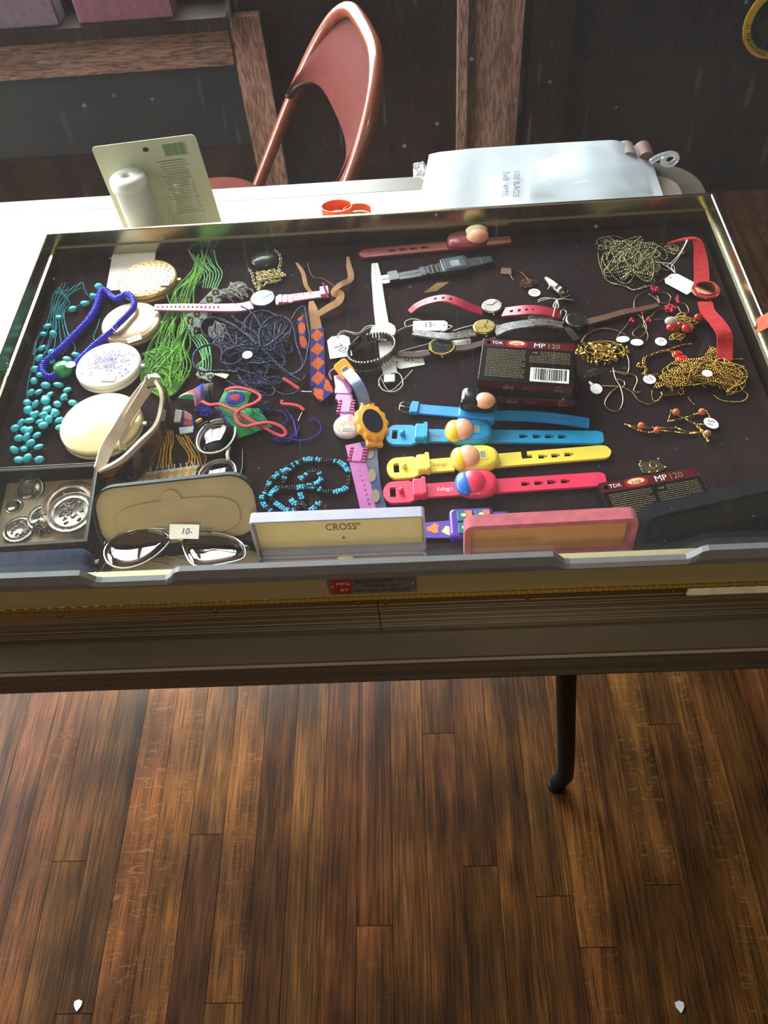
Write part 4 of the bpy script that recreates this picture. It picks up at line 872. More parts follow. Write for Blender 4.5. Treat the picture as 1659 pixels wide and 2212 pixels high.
# brown strap watch
BR = mat('brown leather', '#5a3a2c', 0.5, var=0.15); T = thing('wristwatch', P(4, 960, 865), 'old steel watch with a dark dial and narrow brown strap', 'watch')
band(T, 4, [(1040, 860, 0.003), (1200, 820, 0.003), (1380, 770, 0.003), (1550, 740, 0.0025), (1685, 705, 0.002)], [0.0095, 0.0088, 0.0082, 0.0075, 0.006], BR, [(0.066 + k * 0.0065, 0.0672 + k * 0.0065, -0.12, 0.12) for k in range(5)], 0.0015)
band(T, 4, [(890, 900, 0.002), (920, 950, 0.002), (970, 1010, 0.001)], 0.0085, mat('black leather', '#1d1b1b', 0.5), (), 0.0015)
b = MB(); b.tube(spline([P(4, 850, 845, 0.004), P(4, 885, 770, 0.004), P(4, 845, 745, 0.004), P(4, 830, 800, 0.004)], n=16), 0.0008, STEEL, 6); b.tube([P(4, 835, 870, 0.004), P(4, 890, 830, 0.004)], 0.0006, STEEL, 6); build('buckle', b, T)
r_ = px_m(4, (960, 865), (92, 0)); dial(T, xf(P(4, 960, 865), rz=0.1), r_, r_ * 0.98, 0.007, DSTEEL, mat('olive black dial', '#2b2a22', 0.25), PGOLD, (1.4, -0.7), 0.0018)
# dark digital watch
DG = mat('blue black resin', '#20262b', 0.3, var=0.1); M, L = handle(3, (585, 500), (1520, 335), 0.0015); X = lambda x: -L / 2 + L * (x - 585) / (1520 - 585)
T = thing('digital_watch', P(3, 1190, 390), 'dark resin digital watch with a square grey display', 'watch')
b = MB(); b.strap(line(X(640), X(915), 8), [0.0125, 0.0145], 0.0028, DG, [(0.012, 0.060, -0.06, 0.06)], M); build('strap', b, T)
b = MB(); b.slab(rrect(0.013, 0.0185, 0.001, 2), 0, 0.006, DG, M @ xf((X(672), 0, 0)), 0.001); build('keeper', b, T)
b = MB(); b.slab(rrect(0.012, 0.0165, 0.001, 2), 0, 0.0022, STEEL, M @ xf((X(610), 0, 0)), 0.0006); b.box((0, 0, 0.0024), (0.012, 0.001, 0.0008), DG, M @ xf((X(610), 0, 0))); build('buckle', b, T)
for x, w in ((925, 0.018), (965, 0.0155), (1000, 0.0185), (1035, 0.0165), (1075, 0.0195), (1300, 0.0190), (1345, 0.0165), (1390, 0.0175), (1440, 0.0150), (1485, 0.0130)):
    b = MB(); b.slab(rrect(0.0082, w, 0.001, 2), 0, 0.005, DG, M @ xf((X(x), 0, 0)), 0.0012); build('band_link', b, T)
b = MB(); b.slab(rrect(0.034, 0.027, 0.003, 3), 0, 0.008, DG, M @ xf((X(1190), 0, 0)), 0.0015); bd = build('body', b, T)
b = MB(); b.slab(rrect(0.026, 0.020, 0.002, 3), 0.008, 0.0088, mat('steel blue face', '#3c4a55', 0.25), M @ xf((X(1190), 0, 0)), 0.0003); b.slab(rrect(0.0115, 0.0115, 0.0006, 2), 0.0088, 0.0090, LCD, M @ xf((X(1192), -0.001, 0))); build('display', b, bd)
# dark red toy watch against the back wall
MR = rubber('dark red rubber', '#7a1f2e'); M, L = handle(3, (378, 285), (1700, 160), 0.0015); X = lambda x: -L / 2 + L * (x - 378) / (1700 - 378)
T = thing('toy_watch', P(3, 1000, 250), 'dark red toy wristwatch with a cream blank cover, lying furthest back', 'watch', 'toy watches with flip covers')
tl = X(1200) - X(378); fn = lambda s: 0.0172 * (math.sqrt(max(0.02, 1 - ((0.0086 - s) / 0.0086) ** 2)) if s < 0.0086 else 1)
b = MB(); b.strap(line(X(378), X(1200), 40), widths(tl, fn, 60), 0.003, MR, [h_ for hx in (665, 755, 845, 940) for h_ in ((X(hx) - X(378) - 0.005, X(hx) - X(378) + 0.0015, -0.25, 0.25), (X(hx) - X(378) + 0.0015, X(hx) - X(378) + 0.005, -0.13, 0.13))], M); build('strap', b, T)
b = MB(); b.slab(ell(0.026, 0.0165, 32, 2.5), 0, 0.0125, MR, M @ xf((X(1300), 0.001, 0)), 0.004, True); build('body', b, T)
b = MB(); b.ball((0, 0, 0), (0.0145, 0.0130, 0.0085), SK, M @ xf((X(1385), -0.001, 0.014)), 20, 12); cv = build('flip_cover', b, T); b = MB(); b.ball((0, 0, 0), (0.0145, 0.0075, 0.0070), mat('cream plastic', '#cfc39a', 0.4), M @ xf((X(1385), 0.0085, 0.0155)), 18, 10); build('cover_cap', b, cv)
b = MB(); b.strap(line(X(1440), X(1700), 10), [0.015, 0.012], 0.003, MR, (), M); build('strap', b, T)
# red suede watch at the right
SU = mat('red suede', '#a5161f', 0.85, var=0.2, scale=200, bump=0.4, bscale=900); T = thing('wristwatch', P(5, 1115, 615), 'copper-rimmed watch on a bright red suede strap, far right', 'watch')
band(T, 5, [(810, 185, 0.004), (880, 165, 0.010), (960, 150, 0.014), (1030, 150, 0.014), (1065, 200, 0.012), (1080, 300, 0.007), (1090, 420, 0.004), (1090, 530, 0.004)], [0.005, 0.009, 0.012, 0.0165, 0.0175, 0.0175], SU, (), 0.002, up=[(0, 0.5, 1), (0, 0.4, 1), (0, 0, 1), (0, 0, 1), (0, 0, 1)])
band(T, 5, [(1120, 690, 0.004), (1145, 770, 0.008), (1215, 850, 0.012), (1270, 930, 0.015), (1288, 985, 0.013), (1288, 1080, 0.006), (1284, 1200, 0.002)], [0.0165, 0.0165, 0.0170, 0.0170, 0.0165], SU, (), 0.002)
CPR = mat('copper rim', '#a8604a', 0.22, metal=1.0); r_ = px_m(5, (1115, 615), (120, 0)); M = xf(P(5, 1115, 615), rz=0.1)
dial(T, M, r_, r_ * 1.0, 0.0075, CPR, mat('brick red dial', '#8e2a20', 0.25), PGOLD, (-1.5, -0.9), 0.0045, False, False)
b = MB(); b.lathe([(r_ * 0.98, 0.0076), (r_ * 0.98, 0.0082), (r_ * 0.74, 0.0082), (r_ * 0.74, 0.0076)], SU, M, 36, False); b.lathe([(r_ * 0.76, 0.0082), (r_ * 0.74, 0.0092), (r_ * 0.70, 0.0088)], CPR, M, 36); build('bezel', b, T)

# translucent pink watch and clear blue watch
PT = mat('translucent pink jelly', '#c878b4', 0.2, trans=0.35, var=0.05); PD = mat('magenta jelly', '#b83c86', 0.2, trans=0.25, var=0.05)
T = thing('jelly_watch', P(14, 440, 970), 'translucent pink jelly watch with a clear domed face', 'watch')
band(T, 14, [(345, 265, 0.002), (370, 400, 0.003), (410, 620, 0.003), (440, 800, 0.003)], [0.0155, 0.0165, 0.0170, 0.0165], PT, (), 0.0026)
band(T, 14, [(510, 1180, 0.003), (570, 1420, 0.003), (640, 1720, 0.0025), (720, 2090, 0.002), (745, 2200, 0.002)], [0.0165, 0.0170, 0.0160, 0.0150], PT, (), 0.0026)
b = MB(); b.slab(rrect(0.0195, 0.0105, 0.002, 3), 0.0, 0.0065, PT, xf(P(14, 385, 500), rz=-0.1), 0.001); b.slab(rrect(0.0195, 0.0085, 0.002, 3), 0.0, 0.0055, PD, xf(P(14, 395, 585), rz=-0.1), 0.001); build('keeper', b, T)
b = MB(); b.tube(spline([P(14, 225, 310, 0.002), P(14, 195, 230, 0.004), P(14, 240, 175, 0.006), P(14, 320, 165, 0.006), P(14, 370, 210, 0.004)], n=20), 0.0012, PT, 8); build('buckle', b, T)
for (c, rz) in (((420, 690), -0.12), ((575, 1330), -0.16)):
    b = MB(); o = xf(P(14, c[0], c[1], 0.0025), rz=rz); b.slab(rrect(0.0105, 0.020, 0.002, 3), 0, 0.0045, PT, o, 0.001)
    for k in range(-2, 3):
        for s in (-1, 1): b.slab(rrect(0.0042, 0.0024, 0.0005, 1), 0, 0.0045, PD, o @ xf((s * 0.0075, k * 0.0042, 0)), 0.0005)
    build('side_ribs', b, T)
b = MB()
for k in range(10): b.ball(P(14, 595 + k * 17.5, 1520 + k * 62, 0.0048), 0.0011, PD, None, 8, 5)
build('strap_studs', b, T)
r_ = px_m(14, (440, 970), (185, 0)); M = xf(P(14, 440, 970)); PEAR = mat('pearl plastic', '#cfc4c0', 0.25, var=0.06)
b = MB(); b.slab(ell(r_, r_ * 1.03, 36), 0, 0.008, PEAR, M, 0.002, True); build('watch_case', b, T)
b = MB(); b.slab(ell(r_ * 0.85, r_ * 0.85, 36), 0.008, 0.0083, mat('cream dial', '#d8c79a', 0.4, col2='#b05a78', scale=90), M); b.slab(rrect(0.014, 0.0045, 0.0004, 2), 0.0083, 0.0087, LCD, M @ xf((0.002, -0.008, 0))); build('dial', b, T)
b = MB(); b.lathe([(r_ * 0.88, 0.008), (r_ * 0.80, 0.0115), (r_ * 0.5, 0.0145), (0, 0.0155)], clear('clear dome', (1, 1, 1), 0.08, 0.02, body=0.05), M, 32); build('crystal', b, T)
CB = mat('clear blue printed vinyl', '#3c4c86', 0.18, trans=0.3, col2='#6a6a78', scale=60); OG = rubber('amber orange plastic', '#e09a24')
T = thing('jelly_watch', P(14, 745, 920), 'amber orange digital watch on a clear blue printed strap', 'watch')
band(T, 14, [(400, 190, 0.010), (480, 260, 0.016), (570, 380, 0.018), (640, 530, 0.015), (680, 720, 0.008)], [0.0120, 0.0125, 0.0130, 0.0135], CB, (), 0.0018, up=[(-0.5, 0.3, 1), (-0.4, 0.2, 1), (-0.2, 0, 1)])
band(T, 14, [(720, 1130, 0.004), (740, 1300, 0.003), (765, 1560, 0.003), (800, 1830, 0.0025), (870, 2090, 0.002), (900, 2200, 0.002)], [0.0165, 0.0145, 0.0140, 0.0150, 0.0155], CB, (), 0.0018)
b = MB(); 
for k, c in enumerate(((730, 1280), (755, 1580), (805, 1850))): b.slab(ell(0.0045, 0.0085, 16), 0, 0.0002, mat('sepia print', '#6b5a3c', 0.5), xf(P(14, c[0], c[1], 0.005), rz=0.05))
build('printed_ovals', b, T)
b = MB(); Mb = frame(P(14, 400, 180, 0.010), P(14, 480, 270, 0.010) - P(14, 350, 110, 0.014), (-0.5, 0.2, 1)); b.slab(rrect(0.024, 0.0175, 0.004, 3), 0, 0.0035, OG, Mb, 0.001); b.slab(rrect(0.009, 0.007, 0.001, 2), 0.0035, 0.0045, STEEL, Mb @ xf((0.003, 0, 0)), 0.0003); build('buckle', b, T)
Mw = np.array(Matrix.Translation(Vector(P(14, 735, 930, 0.004))) @ Matrix.Rotation(0.35, 4, 'Y') @ Matrix.Rotation(0.15, 4, 'Z'))
ol = [(0.0185 * (1 + 0.05 * math.cos(12 * t)) * math.cos(t), 0.0245 * (1 + 0.05 * math.cos(12 * t)) * math.sin(t)) for t in np.linspace(0, 2 * math.pi, 72, endpoint=False)]
b = MB(); b.slab(ol, 0, 0.0095, OG, Mw, 0.0025, True); b.slab(rrect(0.0185, 0.011, 0.002, 3), 0, 0.006, OG, Mw @ xf((0, -0.025, 0)), 0.0015); b.slab(rrect(0.0165, 0.010, 0.002, 3), 0, 0.006, OG, Mw @ xf((0, 0.025, 0)), 0.0015); build('watch_case', b, T)
b = MB(); b.slab(ell(0.0115, 0.0165, 32), 0.0095, 0.0102, mat('dark slate display', '#1a2026', 0.1), Mw, 0.0003); build('display', b, T)
# ------------------------------------------------------------------ loose price tags
def S(*a): return [P(*q) for q in a]
pricetag(3, (210, 1062), (0.0265, 0.0375), 0.14, '', 'square white price tag marked 70 left of the bracelet watch', strings=[S((3, 180, 982, 0.002), (3, 240, 925, 0.003), (3, 370, 945, 0.003), (3, 440, 890, 0.005), (3, 520, 880, 0.010)), S((3, 180, 982, 0.002), (3, 260, 935, 0.002), (3, 360, 958, 0.002), (3, 450, 905, 0.004), (3, 540, 885, 0.009))], ts=0.017)
pricetag(3, (985, 885), (0.0175, 0.041), -math.pi / 2 - 0.06, '', 'long white price tag marked 15 above the black dial watch', 0.004, strings=[S((3, 1140, 880, 0.005), (3, 1175, 890, 0.006), (3, 1100, 930, 0.004), (3, 1030, 960, 0.004), (3, 980, 1030, 0.002), (3, 840, 1070, 0.002), (3, 700, 1110, 0.002)), S((3, 840, 880, 0.004), (3, 780, 890, 0.005), (3, 770, 850, 0.006), (3, 830, 825, 0.006), (3, 900, 835, 0.006)), S((3, 840, 875, 0.004), (3, 760, 900, 0.004), (3, 700, 930, 0.003), (3, 690, 900, 0.006)), S((3, 1180, 925, 0.004), (3, 1300, 890, 0.010), (3, 1450, 862, 0.011), (3, 1600, 890, 0.009))])
text('handwriting', '15-', 0.011, INKB, xf(P(3, 975, 875, 0.0047), rz=0.05), bpy.data.objects['price_tag.001'], shear=0.2)
text('handwriting', '70/', 0.015, INKB, xf(P(3, 222, 1078, 0.0022), rz=-0.75), bpy.data.objects['price_tag'], shear=0.15)
pricetag(3, (1185, 1020), (0.016, 0.040), -math.pi / 2 - 0.14, '', 'blank white price tag lying above the gold rope rim', 0.0015, strings=[S((3, 1070, 1000, 0.002), (3, 1040, 970, 0.003), (3, 1020, 1000, 0.003), (3, 980, 1030, 0.002))])
pricetag(3, (800, 1180), (0.023, 0.034), 1.75, '5', 'white price tag marked 5 under the cord watch band', 0.0006, strings=[S((3, 830, 1110, 0.001), (3, 930, 1095, 0.002), (3, 1000, 1085, 0.004))], ts=0.014)
pricetag(5, (912, 522), (0.024, 0.0365), 0.72, '', 'blank white price tag tied to the red suede strap', 0.004, strings=[S((5, 868, 435, 0.005), (5, 820, 390, 0.006), (5, 800, 370, 0.006), (5, 850, 330, 0.008), (5, 910, 260, 0.012), (5, 950, 190, 0.015), (5, 965, 145, 0.017)), S((5, 868, 435, 0.005), (5, 840, 360, 0.007), (5, 700, 340, 0.010)), S((5, 868, 435, 0.005), (5, 835, 380, 0.007), (5, 880, 320, 0.009), (5, 940, 220, 0.014), (5, 975, 150, 0.017))])
TAN = mat('buff card', '#a88a58', 0.7)
card('paper_tag', quad(3, [(925, 605, 0.001), (1040, 588, 0.001), (1145, 512, 0.006), (1040, 520, 0.006)]), 0.0005, TAN, label='buff paper tag under the dark digital watch', category='price tag')
card('paper_tag', quad(4, [(320, 440, 0.001), (415, 445, 0.001), (410, 395, 0.001), (330, 390, 0.001)]), 0.0005, mat('brown card', '#6a4a32', 0.7), label='small brown paper tag right of the digital watch', category='price tag')
card('paper_card', quad(1, [(905, 588, 0.0006), (1300, 560, 0.0006), (1335, 190, 0.003), (975, 200, 0.003)]), 0.0006, PAPER, n=4, sag=0.0, label='folded white card under the gold patterned compact', category='card')

# ------------------------------------------------------------------ powder compacts
def compact(zn, c, a, lab, m, thick, rough_top=None, tilt=(0.0, 0.0), dome=0.0025, nm='powder_compact'):
    o = P(zn, c[0], c[1], thick * 0.6); R = px_m(zn, c, (a, 0), thick * 0.6); T = thing(nm, (o[0], o[1], FELT), lab, 'compact', 'powder compacts')
    M = np.array(Matrix.Translation(Vector((o[0], o[1], FELT + 0.0004 + R * max(abs(tilt[0]), abs(tilt[1]))))) @ Matrix.Rotation(tilt[0], 4, 'X') @ Matrix.Rotation(tilt[1], 4, 'Y'))
    h = thick / 2; b = MB(); b.lathe([(0, 0), (R * 0.94, 0), (R, h * 0.35), (R, h - 0.0003), (R * 0.985, h)], m, M, 56); build('base', b, T)
    b = MB(); b.lathe([(R * 0.985, h), (R, h + 0.0004), (R, thick - 0.002), (R * 0.975, thick - 0.0007), (R * 0.93, thick), (R * 0.5, thick + dome * 0.75), (0, thick + dome)], m, M, 56); build('lid', b, T)
    b = MB(); b.slab(rrect(0.008, 0.004, 0.0005, 1), h - 0.001, h + 0.002, m, M @ xf((R + 0.0006, 0, 0)), 0.0004); build('clasp', b, T)
    return T, M, R, thick + dome
CG = mat('matt gold lacquer', '#c9a572', 0.33, metal=0.55, var=0.08); CBZ = mat('beige enamel', '#bfa383', 0.28, metal=0.35, var=0.06)
T, M, R, t_ = compact(1, (1265, 505), 245, 'gold compact patterned with small brown flowers and a price sticker', CG, 0.013, dome=0.0015)
b = MB(); FL = mat('brown gilt print', '#7d5a32', 0.4)
for k in range(95):
    rr = R * 0.92 * math.sqrt((k + 0.5) / 95); a = k * 2.39996; c0 = (rr * math.cos(a), rr * math.sin(a)); z = 0.013 + 0.0015 * max(0, 1 - (rr / R) ** 1.4) - 0.00005
    for j in range(4 if k % 2 else 3): th = j * 1.5 + k; b.slab([(c0[0] + 0.0011 * math.cos(th) + 0.0008 * q[0], c0[1] + 0.0011 * math.sin(th) + 0.0008 * q[1]) for q in ell(1, 1, 6)], z, z + 0.0003, FL, M)
build('flower_print', b, T, kind='stuff'); sticker(T, 1, (1415, 505), (0.0125, 0.0165), "15'", 0.0150, -0.12, size=0.0085)
T, M, R, t_ = compact(1, (1125, 870), 245, 'plain beige metal compact with a white sticker, under the blue beads', CBZ, 0.0115, dome=0.002); sticker(T, 1, (1145, 995), (0.0170, 0.0095), "15'", 0.0137, 0.42 + math.pi, size=0.0085)
b = MB(); b.lathe([(R * 0.80, 0.0118), (R * 0.82, 0.0124), (R * 0.84, 0.0117)], CBZ, M, 56); build('engraved_ring', b, T)
T, M, R, t_ = compact(1, (932, 1238), 268, 'white porcelain compact printed with a bunch of violets', mat('white porcelain', '#e3dfdd', 0.25, var=0.02), 0.012, dome=0.0012)
VP = [mat('violet print', '#5f3c74', 0.5), mat('pale violet print', '#8a6c98', 0.5), mat('leaf print', '#6c8a58', 0.5), mat('grey violet print', '#5f5268', 0.5)]; b = MB(); rr_ = random.Random(3)
for k in range(190):
    x, y = rr_.gauss(0.0, 0.36) * R, rr_.gauss(0.08, 0.24) * R
    if math.hypot(x, y) > R * 0.82: continue
    z = 0.0120 + 0.0012 * (1 - (math.hypot(x, y) / R) ** 1.4); a = rr_.random() * 6
    b.slab([(x + rr_.uniform(0.6, 1.3) * 0.0017 * math.cos(a + i * 1.05), y + rr_.uniform(0.6, 1.2) * 0.0015 * math.sin(a + i * 1.05)) for i in range(6)], z, z + 0.0003, VP[0 if k % 2 else (k // 2) % 4], M)
build('violet_print', b, T, kind='stuff'); sticker(T, 1, (925, 1330), (0.0165, 0.0100), '', 0.0134, -0.1)
T, M, R, t_ = compact(6, (872, 232), 340, 'large plain cream and gold compact beside the tortoise sunglasses', mat('cream gold enamel', '#e0d3a0', 0.22, metal=0.25, var=0.04), 0.014, dome=0.004)

# ------------------------------------------------------------------ turquoise necklace
TQ = mat('turquoise stone', '#1fa3b3', 0.28, var=0.25, scale=220, col2='#4cc3cb'); TQS = mat('turquoise seed beads', '#3fa7b5', 0.25, var=0.2)
T = thing('bead_necklace', P(1, 420, 1400), 'turquoise stone bead necklace with many seed bead strands, far left', 'necklace', 'bead necklaces')
b0 = MB(); b0.ball((0, 0, 0), (1.0, 0.88, 0.55), TQ, None, 12, 8); me = bpy.data.meshes.new('stone_bead'); me.from_pydata(np.vstack(b0.V).tolist(), [], b0.F); me.materials.append(TQ); me.polygons.foreach_set('use_smooth', b0.S)
tb = [(1, x, y) for x, y in ((845, 550), (805, 632), (725, 695), (620, 742), (500, 812), (405, 888), (370, 955), (455, 955), (360, 1075), (440, 1115), (335, 1160), (300, 1255), (290, 1355), (390, 1392), (500, 1388), (330, 1450), (262, 1455), (425, 1472), (392, 1510), (575, 1432), (545, 1492), (490, 1552), (232, 1540), (302, 1552), (238, 1602), (400, 1592), (620, 1542), (650, 1132), (575, 1172), (470, 1622), (290, 1642), (370, 1642), (440, 1180), (345, 1300))]
tb += [(6, x, y) for x, y in ((385, 22), (235, 105), (300, 142), (400, 100), (465, 132), (505, 187), (510, 250), (380, 152), (415, 182), (178, 212), (250, 192), (340, 202), (370, 232), (212, 267), (247, 277), (128, 257), (162, 342), (225, 332), (315, 317), (260, 382), (122, 442), (207, 432), (330, 417), (160, 527), (232, 512), (335, 527))]
stk = []; rg = random.Random(5)
for i, (zn, x, y) in enumerate(tb):
    nb = sum(1 for q in stk if np.linalg.norm(q[:2] - P(zn, x, y)[:2]) < 0.009); z = 0.0036 + min(2, nb) * 0.0022
    q = P(zn, x, y, z); stk.append(q); s = 0.0050 + 0.0008 * rg.random()
    o = link('stone_bead', me, T, q); o.scale = (s * 1.06, s, s); o.rotation_euler = (rg.uniform(-0.5, 0.5), rg.uniform(-0.5, 0.5), rg.uniform(0, 6))
b = MB(); top = [(500, 560), (530, 525), (560, 520), (580, 560), (640, 540), (690, 520), (480, 600), (540, 600)]
for k, x1 in enumerate((310, 350, 400, 440, 470, 520, 560, 590, 640)):
    t0 = top[k % 8]; stringb(b, PL(1, [(t0[0], t0[1], 0.004 + 0.0008 * k), (450 + 18 * k, 640 + (k % 3) * 22, 0.003), (430 + 15 * k, 760, 0.0025 + (k % 3) * 0.0012), (470 + (x1 - 470) * 0.55 + (k % 4) * 10, 900, 0.002), (x1, 1010 + (k % 3) * 30, 0.002), (x1 - 30 - (k % 2) * 30, 1130, 0.002)]), 0.0009, TQS, 0.0022)
for pts in ([(470, 600), (560, 590), (640, 550), (700, 515), (720, 570), (745, 620), (790, 660)], [(540, 640), (620, 600), (690, 560)], [(850, 830), (830, 900), (800, 980), (825, 1040)], [(310, 1020), (300, 1100), (285, 1220), (250, 1330), (230, 1480), (290, 1560)], [(845, 560), (800, 650), (720, 690), (600, 745), (500, 800), (400, 900)]): stringb(b, PL(1, pts, 0.002), 0.00085, TQS, 0.0021)
for (zn, x, y), (z2, x2, y2) in zip(tb[34:], tb[35:]):
    if np.linalg.norm(P(zn, x, y) - P(z2, x2, y2)) < 0.03: stringb(b, [P(zn, x, y, 0.002), (P(zn, x, y, 0.001) + P(z2, x2, y2, 0.001)) / 2, P(z2, x2, y2, 0.002)], 0.00085, TQS, 0.0021)
build('seed_bead_strands', b, T, kind='stuff')
# blue disc bead necklace
BL = mat('ultramarine glass', '#1c22c4', 0.15, var=0.1, coat=0.3)
T = thing('bead_necklace', P(1, 600, 1000), 'bright ultramarine disc bead necklace looped over the beige compact', 'necklace', 'bead necklaces')
pts = [(490, 1300, 0.005), (420, 1325, 0.005), (358, 1275, 0.005), (372, 1208, 0.006), (440, 1150, 0.006), (520, 1080, 0.006), (600, 1000, 0.006), (680, 920, 0.006), (760, 830, 0.006), (815, 740, 0.006), (842, 660, 0.007), (865, 592, 0.007), (905, 588, 0.006), (945, 628, 0.006), (990, 655, 0.009), (1040, 635, 0.015), (1085, 612, 0.019), (1135, 652, 0.020), (1140, 725, 0.020), (1082, 795, 0.020), (1020, 858, 0.020), (945, 935, 0.016), (860, 1005, 0.007), (780, 1072, 0.005), (720, 1132, 0.005), (660, 1192, 0.005), (635, 1225, 0.005)]
p = spline(PL(1, pts), step=0.0030); b0 = MB(); b0.lathe([(0.15, -0.36), (0.75, -0.42), (1, -0.2), (1, 0.2), (0.75, 0.42), (0.15, 0.36)], BL, None, 14); me = bpy.data.meshes.new('disc_bead'); me.from_pydata(np.vstack(b0.V).tolist(), [], b0.F); me.materials.append(BL); me.polygons.foreach_set('use_smooth', b0.S)
tg = np.gradient(p, axis=0)
for i, q in enumerate(p):
    o = link('disc_bead', me, T, q); s = 0.0047 if i < len(p) * 0.5 else 0.0040; o.scale = (s, s, 0.0031)
    o.rotation_euler = Vector(tg[i]).to_track_quat('Z', 'Y').to_euler()
# green stone ring
GS = mat('jade green stone', '#2f8f5a', 0.2, var=0.2, scale=120); T = thing('stone_ring', P(1, 550, 1270), 'chunky jade green stone ring with a round price sticker', 'ring')
M = xf(P(1, 550, 1285), rz=0.2); b = MB(); b.lathe([(0.0060, 0.0006), (0.0100, 0.0006), (0.0108, 0.004), (0.0098, 0.0105), (0.0070, 0.0128), (0, 0.0134)], GS, M, 28); build('stone', b, T)
sticker(T, 1, (602, 1215), (0.0105, 0.0125), '10-', 0.0140, 1.15, True, size=0.005)

# ------------------------------------------------------------------ green multi-strand necklace
GB = mat('apple green seed beads', '#5f9c33', 0.3, var=0.35, scale=45); GB2 = mat('pale green seed beads', '#7ec489', 0.3, var=0.2, scale=30)
T = thing('bead_necklace', P(1, 1450, 1050), 'apple green multi-strand seed bead necklace with a woven centre band', 'necklace', 'bead necklaces'); b = MB(); rg = np.random.default_rng(2)
for k in range(27):
    f = k / 26; j = rg.normal(size=8) * 24
    x0, x1 = 1560 + 95 * f, 1640 + 100 * f
    pts = [(x1 + 40 + j[0], 330 + j[1] * 2, 0.003), (x0 + 60 + j[2], 460, 0.006), (1490 + 150 * f + j[3], 590, 0.009 + 0.002 * (k % 3)), (1425 + 215 * f + j[4], 760, 0.012), (1355 + 270 * f + j[5], 900, 0.011), (1285 + 315 * f + j[6], 1060, 0.008), (1215 + 380 * f + j[7], 1220, 0.006), (1205 + 370 * f, 1340 + 60 * math.sin(f * 3), 0.005), (1290 + 220 * f, 1440 + 50 * math.sin(f * 3), 0.004), (1380 + 120 * f, 1490 - 60 * f, 0.003)]
    stringb(b, PL(1, [(q[0], q[1], q[2] * (0.6 + 0.4 * rg.random())) for q in pts]), 0.0012, GB, 0.00265)
for s in pile_pts(1, (1410, 1230), 225, 285, 14, 0.008, 11, 0.002): stringb(b, s, 0.00115, GB, 0.0021)
build('green_strands', b, T, kind='stuff'); b = MB()
for k in range(7): # paler strands going up into the shade and down to the right
    stringb(b, PL(2, [(110 + k * 36, 240 + (k % 3) * 35, 0.003), (170 + k * 30, 350 + (k % 2) * 20, 0.004), (240 + k * 26, 440, 0.005), (230 + k * 20, 560, 0.006)]), 0.0010, GB2, 0.0024)
    stringb(b, PL(2, [(110 + k * 18, 960, 0.006), (170 + k * 18, 1040 - (k % 3) * 15, 0.005), (215 + k * 14, 1130, 0.005), (235 + k * 11 * (-1) ** k, 1230, 0.003), (190 + k * 15, 1330, 0.002)]), 0.0010, GB2, 0.0024)
build('pale_strands', b, T, kind='stuff')
WB = mat('white seed beads', '#b9bfc4', 0.3, var=0.15); KB = mat('black seed beads', '#15171a', 0.25); YB_ = mat('yellow seed beads', '#d9a81c', 0.3, var=0.15)
def wv(i, j):
    d = (i % 8 - 3.5, j % 8 - 3.5); r = abs(d[0]) + abs(d[1])
    return YB_ if r <= 1 else KB if r <= 3.2 else (GB if r <= 4.2 and j % 2 else WB)
b = MB(); beadcloth(b, quad(2, [(70, 830, 0.012), (150, 980, 0.008), (440, 610, 0.006), (330, 560, 0.007)]), 12, 40, wv, 0.00095); build('woven_band', b, T, kind='stuff')
b = MB(); beadcloth(b, quad(2, [(170, 1310, 0.004), (300, 1370, 0.004), (330, 1300, 0.004), (210, 1240, 0.004)]), 14, 9, wv, 0.00095); build('woven_band', b, T, kind='stuff')
# clear glass bead bundle
CL = mat('clear crystal beads', '#c9c9c6', 0.12, trans=0.5, var=0.05); T = thing('bead_necklace', P(2, 530, 620), 'colourless crystal seed bead bundle behind the pink watch', 'necklace', 'bead necklaces'); b = MB()
for s in pile_pts(2, (520, 600), 130, 80, 9, 0.008, 4, 0.001): stringb(b, s, 0.0011, CL, 0.0021)
for s in pile_pts(2, (360, 950), 90, 120, 5, 0.006, 5, 0.001): stringb(b, s, 0.0011, CL, 0.0021)
stringb(b, PL(2, [(590, 560, 0.004), (650, 580, 0.003), (665, 640, 0.002), (640, 690, 0.002)]), 0.0011, CL, 0.0021); build('strands', b, T, kind='stuff')
# oval stone pendant on a chain
T = thing('pendant_necklace', P(2, 760, 330), 'dark oval stone pendant with a tangled silver link chain', 'necklace', 'fine chains and pendants')
r_ = px_m(2, (760, 335), (125, 0)); M = xf(P(2, 760, 335), rz=0.05); b = MB(); b.lathe([(r_ * 0.9, 0), (r_, 0.002), (r_ * 0.85, 0.0055), (r_ * 0.4, 0.008), (0, 0.0085)], mat('smoky agate', '#22251f', 0.25, var=0.3, scale=90), M, 32, True, 1.0, 0.85); build('stone', b, T)
def linkchain(par, pts, step, r, m, name='chain'):
    p = spline(pts, step=step); t = np.gradient(p, axis=0); b = MB()
    for i in range(len(p)):
        M = frame(p[i], t[i], (0, 0, 1) if i % 2 else (0.3, 1, 0.4)); b.tube([(step * 0.72 * math.cos(a), step * 0.45 * math.sin(a), 0) for a in np.linspace(0, 2 * math.pi, 8, endpoint=False)], r, m, 4, M, True)
    return build(name, b, par, kind='stuff')
linkchain(T, PL(2, [(850, 240, 0.008), (885, 280, 0.007), (895, 340, 0.005), (880, 400, 0.004), (900, 440, 0.003)]), 0.0035, 0.0005, PGOLD)
for s_, sd in ((pile_pts(2, (800, 480), 150, 70, 5, 0.004, 8, 0.0015, 3), 0), (pile_pts(2, (730, 540), 60, 60, 2, 0.003, 9, 0.0015, 2), 1)):
    for q in s_: linkchain(T, q, 0.0032, 0.0005, PGOLD)
